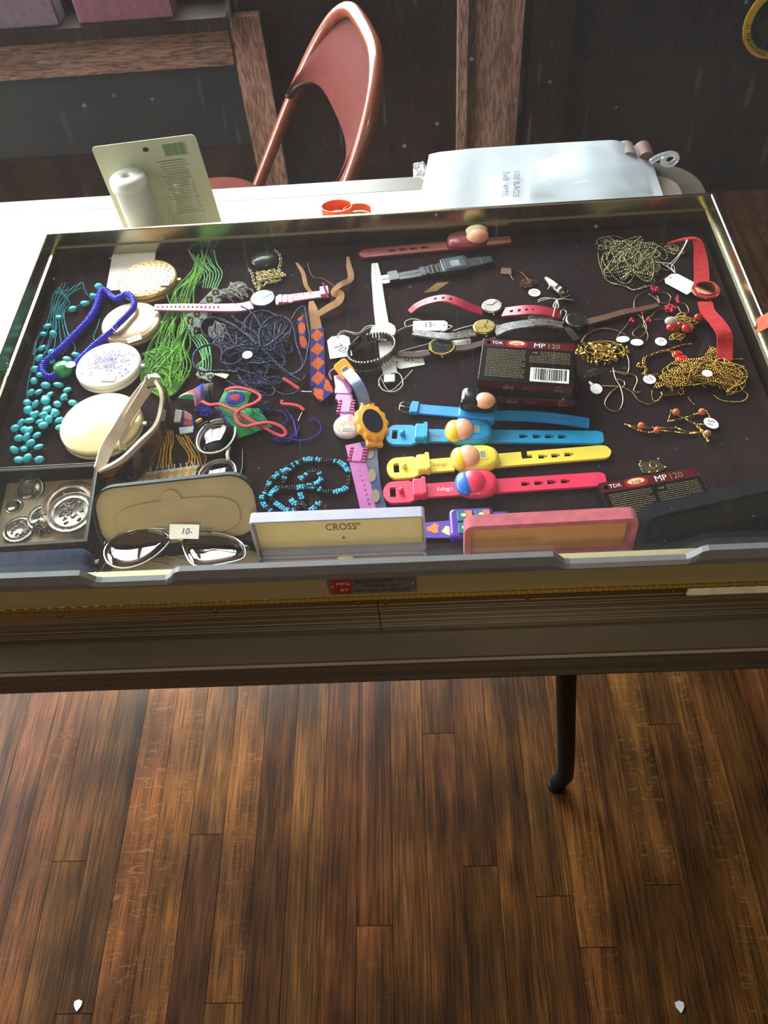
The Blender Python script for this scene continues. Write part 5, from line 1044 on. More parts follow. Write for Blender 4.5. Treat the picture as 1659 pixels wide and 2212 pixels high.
linkchain(T, PL(2, [(625, 400, 0.003), (650, 440, 0.003), (670, 520, 0.002), (720, 590, 0.002), (770, 590, 0.002)]), 0.0033, 0.0005, PGOLD)

# ------------------------------------------------------------------ navy bead necklace
NV = mat('navy bugle beads', '#0b1640', 0.2, var=0.3, scale=60); T = thing('bead_necklace', P(2, 700, 1050), 'long navy blue bead rope heaped in loops with a white sticker', 'necklace', 'bead necklaces')
loops = [[(540, 740), (470, 662), (400, 635), (345, 650), (325, 710), (350, 780), (420, 840), (500, 880), (560, 930), (640, 980), (720, 1050)],
 [(720, 1060), (710, 960), (740, 880), (810, 820), (900, 805), (970, 840), (1010, 920), (1025, 1020), (1060, 1130), (1085, 1200), (1060, 1260), (980, 1300)],
 [(1060, 1350), (980, 1300), (900, 1240), (820, 1160), (740, 1090), (640, 1050), (540, 1060), (440, 1090), (390, 1140), (400, 1200), (470, 1220), (540, 1190), (600, 1140)],
 [(690, 1040), (600, 960), (520, 900), (420, 850), (330, 815), (250, 830), (215, 890), (240, 960), (320, 1000), (400, 1060), (480, 1090)],
 [(400, 1130), (380, 1070), (310, 1045), (210, 1070), (150, 1140), (160, 1230), (230, 1275), (310, 1270), (420, 1270), (520, 1280)],
 [(300, 1290), (400, 1330), (500, 1390), (620, 1440), (740, 1480), (820, 1480), (845, 1430), (790, 1370), (700, 1310), (600, 1280), (530, 1250)],
 [(520, 1260), (540, 1320), (600, 1390), (700, 1440), (780, 1470)], [(330, 870), (335, 940), (380, 1010), (430, 1060)], [(420, 890), (450, 960), (500, 1040), (520, 1060)],
 [(990, 830), (1040, 750), (1095, 722), (1112, 800), (1130, 900), (1142, 1000), (1125, 1100), (1110, 1180), (1060, 1270), (980, 1310)], [(1112, 1305), (1060, 1370), (980, 1335), (900, 1260)],
 [(870, 1450), (930, 1475), (1010, 1462), (1060, 1432)], [(750, 1060), (830, 1010), (850, 880)], [(760, 1060), (860, 1000), (895, 880)], [(780, 1060), (890, 970), (955, 885)], [(860, 1040), (960, 980), (985, 900)],
 [(560, 930), (590, 840), (640, 770), (560, 720)], [(590, 930), (600, 830), (680, 765), (780, 760), (850, 800)], [(660, 780), (700, 840), (735, 900)], [(640, 1200), (740, 1205), (830, 1190), (900, 1250)], [(440, 1140), (520, 1120), (560, 1110)], [(930, 1160), (935, 1210), (900, 1240)], [(480, 800), (580, 880), (680, 950), (720, 1010)]]
b = MB(); rg = random.Random(4)
for k, lp in enumerate(loops):
    z0 = 0.004 + (k % 5) * 0.0017; p = [(q[0], q[1], z0 + 0.003 * math.sin(i * 0.9 + k) + 0.002 + 0.004 * max(0, 1 - math.hypot(q[0] - 700, q[1] - 1050) / 400)) for i, q in enumerate(lp)]
    stringb(b, PL(2, p), 0.0016 if k < 12 else 0.0013, NV, 0.0024 if k < 12 else 0.002, 6, 4)
for s in pile_pts(2, (700, 1060), 340, 300, 16, 0.007, 21, 0.0012, 4): stringb(b, s, 0.0013, NV, 0.0022)
for s in pile_pts(2, (700, 1380), 300, 90, 6, 0.005, 22, 0.0012, 4): stringb(b, s, 0.0013, NV, 0.0022)
build('bead_rope', b, T, kind='stuff'); sticker(T, 2, (610, 1132), (0.0120, 0.0125), '', 0.0150, 0, True)
b = MB(); b.slab(rrect(0.018, 0.008, 0.001, 2), 0, 0.006, mat('brass bead', '#a08a4a', 0.25, metal=1.0), xf(P(2, 400, 1330, 0.003), rz=-0.5), 0.001); build('clasp', b, T)

# ------------------------------------------------------------------ beaded belt with suede ties
OB = mat('orange seed beads', '#e0691c', 0.35, var=0.12); VB = mat('violet blue seed beads', '#2b2490', 0.3, var=0.12); SUE = mat('tan suede', '#8f6232', 0.9, var=0.15, bump=0.4, bscale=900, sheen=0.2)
def diam(i, j, n=12, per=16):
    d = abs(i - (n - 1) / 2) / (n / 2) + abs((j % per) - per / 2 + 0.5) / (per / 2); return OB if d < 0.98 else VB
T = thing('bead_belt', P(2, 1210, 1150), 'woven bead strip of orange diamonds on violet blue with tan suede ties', 'belt')
b = MB(); beadcloth(b, quad(2, [(1150, 1410, 0.002), (1280, 1385, 0.002), (1262, 905, 0.003), (1145, 920, 0.003)]), 12, 76, lambda i, j: diam(i, j, 12, 19), 0.00082); build('bead_strip', b, T, kind='stuff')
b = MB(); beadcloth(b, quad(2, [(1150, 1440, 0.003), (1235, 1545, 0.003), (1350, 1450, 0.006), (1290, 1330, 0.006)]), 12, 22, lambda i, j: diam(i, j + 3, 12, 15), 0.00082); build('bead_strip', b, T, kind='stuff')
b = MB(); beadcloth(b, quad(2, [(1060, 1070, 0.002), (1125, 1100, 0.002), (1095, 790, 0.004), (1040, 830, 0.004)]), 7, 40, lambda i, j: diam(i + 3, j, 12, 17), 0.00082); build('bead_strip', b, T, kind='stuff')
band(T, 2, [(1200, 915, 0.003), (1190, 850, 0.004), (1175, 770, 0.005), (1155, 680, 0.003)], [0.0135, 0.0125, 0.0110, 0.0060], SUE, (), 0.0012, 'suede_end')
band(T, 2, [(1215, 790, 0.005), (1300, 735, 0.007), (1390, 680, 0.010), (1405, 620, 0.012), (1350, 600, 0.012), (1400, 540, 0.010), (1480, 500, 0.008), (1492, 450, 0.006), (1475, 370, 0.004), (1468, 300, 0.002)], [0.0095, 0.0105, 0.0105, 0.0080, 0.0075, 0.0080, 0.0065, 0.0035], SUE, (), 0.0012, 'suede_tie', 60, up=[(0, 0, 1), (-0.4, -0.5, 0.8), (0.3, -0.2, 1), (0, 0, 1)])
band(T, 2, [(1150, 600, 0.002), (1110, 540, 0.004), (1085, 440, 0.004), (1050, 380, 0.003), (1025, 345, 0.002)], [0.0045, 0.0055, 0.0050, 0.0025], SUE, (), 0.0012, 'suede_tie')
wire(T, 2, [(1120, 350), (1165, 460), (1250, 480), (1330, 530), (1360, 560)], 0.00035, SUE, 0.003, 'thread'); wire(T, 2, [(1050, 1445), (1100, 1448), (1160, 1450)], 0.0011, STEEL, 0.004, 'pin')

# ------------------------------------------------------------------ bead purse with red cord, and neighbours
GN = mat('emerald seed beads', '#1f9448', 0.25, var=0.15); RD = mat('ruby seed beads', '#b3192c', 0.25, var=0.15); DBL = mat('royal blue seed beads', '#1a1f9c', 0.25, var=0.15); RST = mat('rust seed beads', '#b04a24', 0.3, var=0.2)
T = thing('bead_purse', P(11, 700, 500), 'small green and blue beaded purse with a red suede cord', 'purse')
def pat1(i, j):
    e = min(i, 21 - i, j * 1.4, (13 - j) * 1.4); d = math.hypot(i - 11, (j - 6) * 1.3)
    return RD if d < 3.4 else DBL if d < 7.5 else GN
b = MB(); beadcloth(b, quad(11, [(470, 400, 0.006), (790, 430, 0.006), (850, 250, 0.009), (560, 225, 0.009)]), 22, 14, pat1, 0.0014, 0.003)
beadcloth(b, quad(11, [(700, 770, 0.001), (900, 700, 0.001), (860, 440, 0.009), (430, 420, 0.008)]), 20, 22, lambda i, j: (RST if j % 5 == 0 else DBL) if i < 1 else (DBL if i == 1 or (j + i) % 17 == 0 else RD if math.hypot(i - 12, j - 11) < 2.2 else GN), 0.0015, 0.004)
beadcloth(b, quad(11, [(880, 700, 0.001), (1080, 650, 0.001), (930, 440, 0.004), (800, 440, 0.008)]), 12, 14, lambda i, j: GN if (i + j) % 5 else DBL, 0.0014, 0.002); build('bead_panel', b, T, kind='stuff')
RC = mat('red suede cord', '#b8323c', 0.8, var=0.12)
for pts in ([(290, 355, 0.012), (380, 392, 0.013), (480, 385, 0.014), (580, 420, 0.015), (680, 470, 0.015), (780, 530, 0.013), (880, 590, 0.011), (1020, 665, 0.007), (1120, 720, 0.004), (1195, 742, 0.003), (1232, 705, 0.004), (1190, 645, 0.006), (1100, 603, 0.008), (1000, 592, 0.010), (880, 612, 0.012), (780, 632, 0.013), (700, 595, 0.014), (665, 520, 0.015), (695, 460, 0.016), (780, 410, 0.016), (880, 372, 0.014), (945, 320, 0.013), (920, 270, 0.013), (820, 225, 0.014), (700, 200, 0.015), (600, 210, 0.014), (540, 242, 0.012)], [(1193, 340, 0.006), (1190, 378, 0.005), (1290, 388, 0.004), (1380, 410, 0.003), (1442, 462, 0.002)], [(1200, 95, 0.010), (1260, 130, 0.009), (1330, 180, 0.007), (1385, 215, 0.006)]):
    b = MB(); b.strap(spline(PL(11, pts), n=max(16, len(pts) * 5)), 0.0034, 0.0018, RC); build('cord', b, T)
wire(T, 11, [(1415, 470), (1390, 520), (1368, 572)], 0.0006, STEEL, 0.002, 'pin')
T = thing('bead_necklace', P(11, 1400, 700), 'fine royal blue seed bead strand curling below the navy rope', 'necklace', 'bead necklaces'); b = MB()
for pts in ([(1230, 440), (1290, 520), (1330, 620), (1340, 700), (1290, 740), (1220, 770)], [(1500, 560), (1570, 550), (1622, 620), (1610, 700), (1540, 750), (1430, 785), (1330, 780), (1240, 762), (1120, 770)], [(1100, 450), (1200, 470), (1250, 550), (1215, 600), (1150, 618)], [(1100, 740), (1200, 775), (1330, 740), (1390, 620)], [(1080, 770), (1170, 800), (1280, 790)], [(1240, 450), (1310, 540), (1345, 660), (1350, 760)]): stringb(b, PL(11, pts, 0.002), 0.0010, DBL, 0.0019)
for s in pile_pts(11, (1010, 420), 110, 110, 8, 0.006, 31, 0.001): stringb(b, s, 0.0010, NV, 0.002)
build('strands', b, T, kind='stuff')
T = thing('bead_band', P(11, 200, 400), 'crumpled multicoloured beaded band in rust, blue and green', 'bead band'); b = MB()
beadcloth(b, quad(11, [(80, 640, 0.002), (205, 640, 0.002), (190, 520, 0.005), (90, 450, 0.006)]), 14, 16, lambda i, j: DBL if i < 2 or i > 11 or j % 6 == 0 else RST, 0.0010, 0.002)
beadcloth(b, quad(11, [(215, 415, 0.006), (330, 360, 0.007), (320, 150, 0.009), (205, 220, 0.008)]), 12, 20, lambda i, j: RST if 4 < i < 8 and j < 11 else (RD if i < 2 else DBL), 0.0011, 0.004)
beadcloth(b, quad(11, [(30, 320, 0.004), (225, 340, 0.005), (215, 215, 0.008), (60, 290, 0.005)]), 18, 10, lambda i, j: GN if j < 4 else WB if j < 6 else RST, 0.0011, 0.003)
beadcloth(b, quad(11, [(310, 340, 0.006), (430, 290, 0.006), (420, 150, 0.009), (310, 170, 0.009)]), 11, 12, lambda i, j: KB if (i // 2) % 2 else mat('brown seed beads', '#4a332a', 0.3), 0.0012, 0.004)
build('bead_weave', b, T, kind='stuff'); b = MB()
for s in pile_pts(11, (330, 470), 120, 70, 7, 0.005, 33, 0.001): stringb(b, s, 0.0010, DBL, 0.002)
build('loose_strands', b, T, kind='stuff'); b = MB(); b.beads([P(11, 240 + 12 * k, 575 - 7 * k, 0.004) for k in range(4)], 0.0022, YB_, 8, 5); build('yellow_beads', b, T)
# yellow fringe bead piece
YG = mat('golden yellow bugle beads', '#d19a12', 0.22, var=0.2); T = thing('bead_fringe', P(10, 760, 850), 'golden yellow and white beaded band with long yellow fringe', 'bead band'); b = MB()
def yp(i, j): return WB if (abs((i % 6) - 2.5) + abs((j % 6) - 2.5)) < 2.1 or j in (0, 15) else YG
beadcloth(b, quad(10, [(455, 1085, 0.001), (990, 1025, 0.001), (1030, 860, 0.002), (480, 935, 0.002)]), 46, 16, yp, 0.00125); build('woven_band', b, T, kind='stuff'); b = MB()
for k in range(6):
    stringb(b, PL(10, [(690 + 22 * k, 545 + 8 * (k % 2), 0.006), (700 + 21 * k, 640, 0.004), (692 + 19 * k + 10 * math.sin(k * 2), 740, 0.003), (665 + 26 * k, 870, 0.003)]), 0.0011, YG, 0.0025)
for k in range(5):
    stringb(b, PL(10, [(835 + 26 * k, 585 + 10 * (k % 3), 0.005), (870 + 25 * k, 650, 0.004), (925 + 20 * k + 16 * math.sin(k * 2), 720, 0.003), (950 + 24 * k, 790, 0.003), (920 + 36 * k, 870, 0.002)]), 0.0011, YG, 0.0025)
for k in range(9): stringb(b, PL(10, [(600 + 55 * k, 925 - 8 * k, 0.003), (605 + 53 * k, 875 - 7 * k, 0.004)]), 0.0010, WB, 0.0019)
stringb(b, PL(10, [(1085, 750, 0.003), (1100, 790, 0.003), (1080, 850, 0.003), (1030, 910, 0.002)]), 0.00105, YG, 0.0021); build('fringe', b, T, kind='stuff')
b = MB(); beadcloth(b, quad(10, [(815, 470, 0.006), (870, 470, 0.006), (890, 370, 0.009), (830, 360, 0.009)]), 6, 14, lambda i, j: WB if (i + j) % 4 else YG, 0.0012); beadcloth(b, quad(10, [(870, 580, 0.005), (985, 560, 0.005), (990, 510, 0.006), (860, 520, 0.006)]), 12, 5, lambda i, j: WB, 0.0012); build('white_edging', b, T, kind='stuff')

# ------------------------------------------------------------------ turquoise and black bracelet cord
AQ = mat('aqua peanut beads', '#45b4dc', 0.3, var=0.12); T = thing('bead_necklace', P(7, 1080, 780), 'aqua and black peanut bead necklace lying in curls', 'necklace', 'bead necklaces'); mm_ = {}
for nm, m in (('a', AQ), ('k', BLACK)):
    b0 = MB(); b0.ball((0, 0, -0.62), (0.62, 0.62, 0.62), m, None, 8, 6); b0.ball((0, 0, 0.62), (0.62, 0.62, 0.62), m, None, 8, 6); b0.ball((0, 0, 0), (0.42, 0.42, 0.6), m, None, 8, 5)
    me = bpy.data.meshes.new('peanut_bead'); me.from_pydata(np.vstack(b0.V).tolist(), [], b0.F); me.materials.append(m); me.polygons.foreach_set('use_smooth', b0.S); mm_[nm] = me
paths = [[(1000, 1040), (900, 1015), (810, 965), (745, 900), (735, 840), (770, 790), (800, 720), (850, 665), (930, 612), (1000, 570), (1080, 530), (1160, 522), (1260, 530), (1360, 538), (1430, 570), (1470, 630), (1475, 700), (1460, 760), (1400, 790), (1330, 800), (1250, 795), (1200, 760), (1120, 752), (1050, 762), (980, 770), (900, 762), (840, 785), (805, 830)], [(1060, 690), (1120, 645), (1180, 622), (1232, 650), (1240, 690), (1190, 730), (1100, 750)], [(820, 870), (870, 910), (930, 950), (1000, 960), (1060, 930), (1080, 880), (1062, 820)], [(975, 850), (1010, 900), (1080, 905), (1130, 960), (1180, 940), (1200, 902), (1262, 912), (1290, 970), (1250, 1010), (1330, 1000), (1440, 1012)], [(920, 720), (935, 660), (965, 610)]]
rg = random.Random(9); cnt = 0
for ip_, pt in enumerate(paths):
    p = spline(PL(7, pt, 0.0028 + 0.001 * (ip_ % 2)), step=0.0027); t = np.gradient(p, axis=0)
    for i, q in enumerate(p):
        aq = (cnt // 7) % 2 == 0; aq = aq if rg.random() > 0.12 else not aq; cnt += 1
        if cnt > 296: break
        o = link('peanut_bead', mm_['a' if aq else 'k'], T, q + np.array((0, 0, rg.uniform(-0.0004, 0.001)))); s = 0.0024 if aq else 0.0021; o.scale = (s, s, s)
        o.rotation_euler = (Vector(t[i]).cross(Vector((rg.uniform(-0.5, 0.5), rg.uniform(-0.5, 0.5), 1)))).to_track_quat('Z', 'Y').to_euler()
# ------------------------------------------------------------------ chains on the right
T = thing('chain_necklace', P(5, 540, 350), 'heap of dull silver chain at the back right corner', 'necklace', 'fine chains and pendants')
SV = mat('tarnished silver gilt', '#96906f', 0.26, metal=1.0, var=0.35, scale=250)
chainobj(T, pile_pts(5, (530, 350), 320, 215, 24, 0.012, 41, 0.001, 4), 0.00125, SV, 0.0029); chainobj(T, [PL(5, q, 0.0015) for q in ([(210, 260), (220, 340), (250, 430), (290, 500), (380, 530), (470, 560), (520, 580), (620, 540)], [(270, 480), (330, 525), (430, 540), (500, 575), (600, 560), (700, 520), (780, 480)])], 0.00095, SV, 0.0018)
chainobj(T, pile_pts(5, (330, 200), 160, 80, 5, 0.004, 42, 0.001, 3) + pile_pts(5, (850, 250), 120, 70, 5, 0.005, 43, 0.001, 3), 0.0010, SV, 0.002)
T = thing('chain_necklace', P(5, 1100, 1330), 'large heap of gold ball chain at the right edge', 'necklace', 'fine chains and pendants'); GC = mat('gold ball chain', '#b39145', 0.24, metal=1.0, var=0.3, scale=250)
chainobj(T, pile_pts(5, (1120, 1310), 380, 150, 22, 0.013, 51, 0.001, 4) + pile_pts(5, (860, 1380), 190, 110, 9, 0.007, 52, 0.001, 3) + pile_pts(5, (1330, 1380), 170, 130, 9, 0.007, 53, 0.001, 3) + pile_pts(5, (1180, 1150), 90, 80, 5, 0.006, 54, 0.001, 3), 0.00122, GC, 0.0027)
chainobj(T, [PL(5, q, 0.0014) for q in ([(670, 1440), (670, 1500), (700, 1530), (740, 1500), (760, 1450)], [(1200, 1480), (1260, 1520), (1370, 1535), (1460, 1520), (1485, 1470), (1440, 1440)], [(1340, 1170), (1440, 1168)], [(980, 1500), (1010, 1540), (1030, 1555)])], 0.0010, GC, 0.0019)
b = MB(); b.slab(rrect(0.017, 0.0065, 0.001, 2), 0, 0.003, GC, xf(P(5, 810, 1475, 0.002), rz=0.05), 0.0008); build('clasp', b, T); ovaltag(T, 5, (1140, 1290), 45, 28, '', 0.0155, -0.5)
# gold leaf necklace
T = thing('chain_necklace', P(4, 1220, 1110), 'gold leaf-link necklace in a tangle right of the stacked tape boxes', 'necklace', 'fine chains and pendants'); C = P(4, 1190, 1110); ex = P(4, 1420, 1110) - C; ey = P(4, 1190, 1000) - C; rg = random.Random(12)
lf = MB(); lf.add([(-1, 0, 0), (0, 0.34, 0.10), (1, 0, 0), (0, -0.34, 0.10), (0, 0, 0.24), (0, 0, -0.05)], [(0, 3, 4), (3, 2, 4), (2, 1, 4), (1, 0, 4), (3, 0, 5), (2, 3, 5), (1, 2, 5), (0, 1, 5)], GOLD)
me = bpy.data.meshes.new('leaf_link'); me.from_pydata(np.vstack(lf.V).tolist(), [], lf.F); me.materials.append(mat('bright gold leaf', '#c9a648', 0.2, metal=1.0, var=0.1))
for k in range(120):
    a = rg.random() * 6.28; r = math.sqrt(rg.random()); u, v = r * math.cos(a), r * math.sin(a) * (0.95 if math.cos(a) < 0.3 else 0.6); o = link('leaf_link', me, T, C + ex * u + ey * v + np.array((0, 0, 0.0015 + 0.009 * (1 - r) * rg.random()))); s = 0.0042; o.scale = (s * rg.uniform(0.6, 1.2), s, s); o.rotation_euler = (rg.uniform(-0.9, 0.9), rg.uniform(-0.7, 0.7), rg.random() * 6.28)
chainobj(T, pile_pts(4, (1190, 1120), 200, 100, 7, 0.005, 61, 0.001, 3), 0.0007, GOLD, 0.0014)
T = thing('chain_necklace', P(4, 1330, 1420), 'thin gold snake chain with a white oval tag, knotted below the leaf necklace', 'necklace', 'fine chains and pendants')
for pts in ([(1010, 1025), (1060, 955), (1180, 906), (1300, 920), (1390, 962)], [(1370, 1080), (1415, 1180), (1400, 1295), (1300, 1275), (1255, 1275)], [(1290, 1270), (1450, 1300), (1488, 1350), (1458, 1440), (1520, 1450)], [(1330, 1400), (1255, 1460), (1210, 1545), (1250, 1602), (1330, 1605), (1366, 1520), (1345, 1410), (1300, 1330), (1280, 1240)], [(1360, 1405), (1440, 1450), (1500, 1520), (1580, 1552), (1640, 1535)], [(1190, 1395), (1290, 1398), (1370, 1400), (1375, 1360), (1320, 1340)]): wire(T, 4, pts, 0.0007, PGOLD, 0.0012)
ovaltag(T, 4, (1137, 1422), 52, 44); b = MB(); b.slab([(-0.002, 0), (0.002, 0), (0.0012, 0.006), (-0.0012, 0.006)], 0, 0.0004, PAPER, xf(P(4, 1105, 1390, 0.001), rz=0.5)); build('tag_stem', b, T)
chainobj(T, pile_pts(4, (1100, 1300), 90, 60, 5, 0.002, 62, 0.001, 3), 0.0007, mat('dark chain', '#4a4638', 0.4, metal=1.0), 0.0014, 'dark_chain')
# red bead wire necklace
RB = mat('cherry red beads', '#a81430', 0.15, var=0.1); WR = mat('brown gilt wire', '#8a7458', 0.35, metal=0.8); T = thing('chain_necklace', P(5, 640, 780), 'fine wire necklace with clusters of cherry red beads', 'necklace', 'fine chains and pendants')
for pts in ([(630, 580), (540, 630), (515, 705), (535, 770), (600, 835), (622, 920), (560, 985), (502, 950), (560, 890), (600, 868)], [(640, 610), (700, 650), (735, 690)], [(720, 600), (790, 602), (830, 642), (800, 690), (740, 682), (712, 625)], [(900, 680), (960, 705), (982, 765), (930, 785), (890, 720)], [(470, 860), (400, 942), (372, 1000), (450, 1012)], [(600, 870), (635, 965), (625, 1010)], [(800, 740), (720, 745), (660, 805)], [(680, 830), (760, 826), (815, 800)], [(585, 780), (600, 860), (590, 900)]): wire(T, 5, pts, 0.0006, WR, 0.0012, 'wire')
for (cx, cy, n, s) in ((690, 570, 9, 26), (825, 735, 16, 34), (890, 660, 5, 18), (640, 830, 4, 20), (495, 835, 4, 20), (585, 775, 1, 1)):
    b = MB()
    for k in range(n): a = k * 2.4; r = math.sqrt(k / n) * s * 1.3; b.ball(P(5, cx + r * math.cos(a) * (0.5 if n == 5 else 1.1), cy + r * math.sin(a) * (1.6 if n == 5 else 0.7), 0.002 + 0.002 * (k % 2)), 0.0019, RB, None, 10, 6)
    build('red_beads', b, T)
ovaltag(T, 5, (420, 1000), 58, 26, '', 0.0012, 0.1); ovaltag(T, 5, (540, 1026), 55, 28, '', 0.0022, -0.1)
# carnelian and gold cluster
T = thing('pendant_necklace', P(5, 930, 890), 'gold chain clump with polished carnelian stones', 'necklace', 'fine chains and pendants')
chainobj(T, pile_pts(5, (930, 870), 150, 90, 9, 0.007, 71, 0.001, 3) + pile_pts(5, (880, 990), 75, 45, 4, 0.004, 72, 0.001, 3), 0.0010, GC, 0.002)
CN_ = mat('carnelian', '#8e1f14', 0.18, var=0.2, scale=80)
for (x, y, a, b_, m) in ((850, 900, 0.0085, 0.006, CN_), (965, 905, 0.0070, 0.0075, CN_), (1070, 812, 0.0060, 0.0055, CN_), (905, 880, 0.004, 0.005, CN_), (835, 845, 0.0080, 0.0065, mat('milky quartz', '#a89a94', 0.2))):
    b = MB(); b.ball(P(5, x, y, 0.006), (a, b_, 0.0045), m, None, 14, 9); build('stone', b, T)
linkchain(T, PL(5, [(1000, 1040, 0.001), (940, 1045, 0.001), (860, 1070, 0.001), (800, 1090, 0.001)]), 0.003, 0.0005, GC); ovaltag(T, 5, (745, 1020), 50, 35, '10', 0.0015, 0.3)
# red enamel pendant
T = thing('pendant_necklace', P(5, 910, 1175), 'red enamel two-lobed pendant with a gold chain and tag marked 15', 'necklace', 'fine chains and pendants'); EN = mat('red enamel', '#b0121c', 0.2, var=0.08)
b = MB()
for (x, y, r) in ((885, 1145, 52), (925, 1190, 65)):
    rr = px_m(5, (x, y), (r, 0)); b.lathe([(0, 0.0006), (rr * 0.9, 0.0006), (rr, 0.002), (rr * 0.92, 0.0035)], GOLD, xf(P(5, x, y)), 24); b.lathe([(rr * 0.92, 0.0035), (rr * 0.6, 0.0050), (0, 0.0055)], EN, xf(P(5, x, y)), 24)
build('enamel_drop', b, T)
linkchain(T, PL(5, [(870, 1115, 0.003), (800, 1095, 0.002), (740, 1105, 0.002), (670, 1130, 0.002), (610, 1155, 0.002), (600, 1210, 0.002), (620, 1260, 0.002), (600, 1300, 0.002), (650, 1305, 0.002), (700, 1300, 0.002)]), 0.0034, 0.0006, GC); linkchain(T, PL(5, [(600, 1215, 0.002), (560, 1200, 0.002), (555, 1235, 0.002), (600, 1235, 0.002)]), 0.0032, 0.0006, GC); wire(T, 5, [(985, 1170), (1030, 1185), (1070, 1180)], 0.0008, GOLD, 0.002)
ovaltag(T, 5, (648, 1342), 55, 38, '15', 0.0022, -0.2)
# bar-link bracelet with orange beads
T = thing('bar_bracelet', P(9, 1000, 200), 'gold bar-link bracelet with round orange beads and a white disc tag', 'bracelet'); OBD = mat('orange coral beads', '#b8592a', 0.25, var=0.12); J = []
for pts in ([(590, 198), (690, 215), (800, 222), (970, 222), (1080, 262), (1170, 245)], [(600, 200), (690, 242), (770, 258), (870, 245), (970, 255), (1080, 268), (1205, 250)], [(1020, 150), (935, 95), (912, 176), (1030, 150), (1110, 122), (1200, 100), (1222, 140)], [(1030, 150), (1110, 192), (1160, 250), (1208, 325)], [(1135, 198), (1212, 318)], [(1135, 198), (1230, 195)]):
    q = PL(9, pts, 0.0022)
    for a, c in zip(q, q[1:]):
        d = (c - a); b = MB(); b.tube([a + d * 0.08, c - d * 0.08], 0.0007, GOLD, 6); b.ball(a, 0.0014, GOLD, None, 8, 5); build('bar_link', b, T)
    b = MB(); b.ball(q[-1], 0.0014, GOLD, None, 8, 5); build('end_ring', b, T)
for x, y, m in ((970, 105, OBD), (1165, 103, OBD), (710, 208, OBD), (830, 240, OBD), (1205, 266, mat('tan bead', '#8a6a44', 0.3))): b = MB(); b.ball(P(9, x, y, 0.0042), 0.0040, m, None, 16, 10); build('bead', b, T)
ovaltag(T, 9, (1233, 188), 48, 44, '15', 0.003, 0.6)
# brooch
T = thing('brooch', P(9, 785, 520), 'small silver openwork brooch above the single tape box', 'brooch'); M = xf(P(9, 785, 525, 0.0195 * 0.0), rz=0.1)
b = MB(); ol = [(-0.011, -0.006), (-0.004, -0.0085), (0.006, -0.0075), (0.014, -0.004), (0.012, 0.000), (0.009, 0.006), (0.003, 0.0085), (-0.003, 0.006), (-0.008, 0.0085), (-0.012, 0.005)]
b.slab(ol, 0.001, 0.0028, PGOLD, M, 0.0005); b.lathe([(0.0042, 0.0028), (0.0036, 0.0040), (0.0028, 0.0029)], PGOLD, M @ xf((0.002, 0.001, 0)), 18); b.slab(ell(0.0028, 0.0028, 16), 0.0028, 0.0030, mat('dark recess enamel', '#3a2c20', 0.4), M @ xf((0.002, 0.001, 0))); build('plate', b, T)
b = MB()
for q in ((-0.009, 0.008), (0.0095, 0.0085), (-0.011, 0.002), (-0.004, -0.007), (0.004, -0.007), (0.013, -0.003)): b.ball((q[0], q[1], 0.0028), 0.0013, STEEL, M, 8, 5)
build('studs', b, T)
# copper chain with tag, and shell pendant
CC = mat('copper chain', '#6e4630', 0.3, metal=1.0, var=0.2); T = thing('chain_necklace', P(4, 560, 540), 'little clump of copper chain with a round tag marked 15', 'necklace', 'fine chains and pendants')
chainobj(T, pile_pts(4, (555, 535), 95, 42, 8, 0.004, 81, 0.001, 3), 0.0010, CC, 0.0019); wire(T, 4, [(420, 430), (480, 420), (540, 470), (580, 510)], 0.0006, CC); wire(T, 4, [(400, 440), (430, 490), (480, 500)], 0.0006, CC); ovaltag(T, 4, (610, 602), 50, 34, '15', 0.002, 0.8)
T = thing('pocket_charm', P(4, 790, 560), 'ridged silver acorn-shaped charm tied with white string', 'charm'); a_, c_ = P(4, 690, 470, 0.006), P(4, 880, 625, 0.006); M = frame((a_ + c_) / 2, c_ - a_); l_ = np.linalg.norm(c_ - a_) / 2; M2 = M @ np.array(Matrix.Rotation(math.pi / 2, 4, 'Y'))
SVR = mat('grey brown silver', '#6b625c', 0.25, metal=1.0, var=0.15); b = MB(); b.lathe([(0, -l_ * 1.05), (0.0012, -l_), (0.0045, -l_ * 0.75), (0.0068, -l_ * 0.2), (0.0072, l_ * 0.25), (0.0076, l_ * 0.3), (0.0072, l_ * 0.36), (0.0074, l_ * 0.6), (0.0078, l_ * 0.65), (0.0070, l_ * 0.72), (0.0062, l_ * 0.95), (0, l_)], SVR, M2, 24); build('charm_body', b, T)
for pts in ([(790, 650, 0.006), (720, 655, 0.004), (640, 680, 0.003)], [(795, 655, 0.006), (700, 645, 0.007), (640, 665, 0.003)], [(800, 660, 0.006), (860, 645, 0.004), (910, 620, 0.002)], [(800, 660, 0.006), (870, 655, 0.004), (940, 665, 0.002)], [(800, 660, 0.006), (770, 720, 0.012), (815, 730, 0.012), (805, 665, 0.008)], [(720, 500, 0.013), (740, 540, 0.014), (725, 570, 0.013)], [(805, 665, 0.008), (775, 780, 0.013), (770, 810, 0.012)]): wire(T, 4, pts, 0.0006, STRING, name='string', n=14)

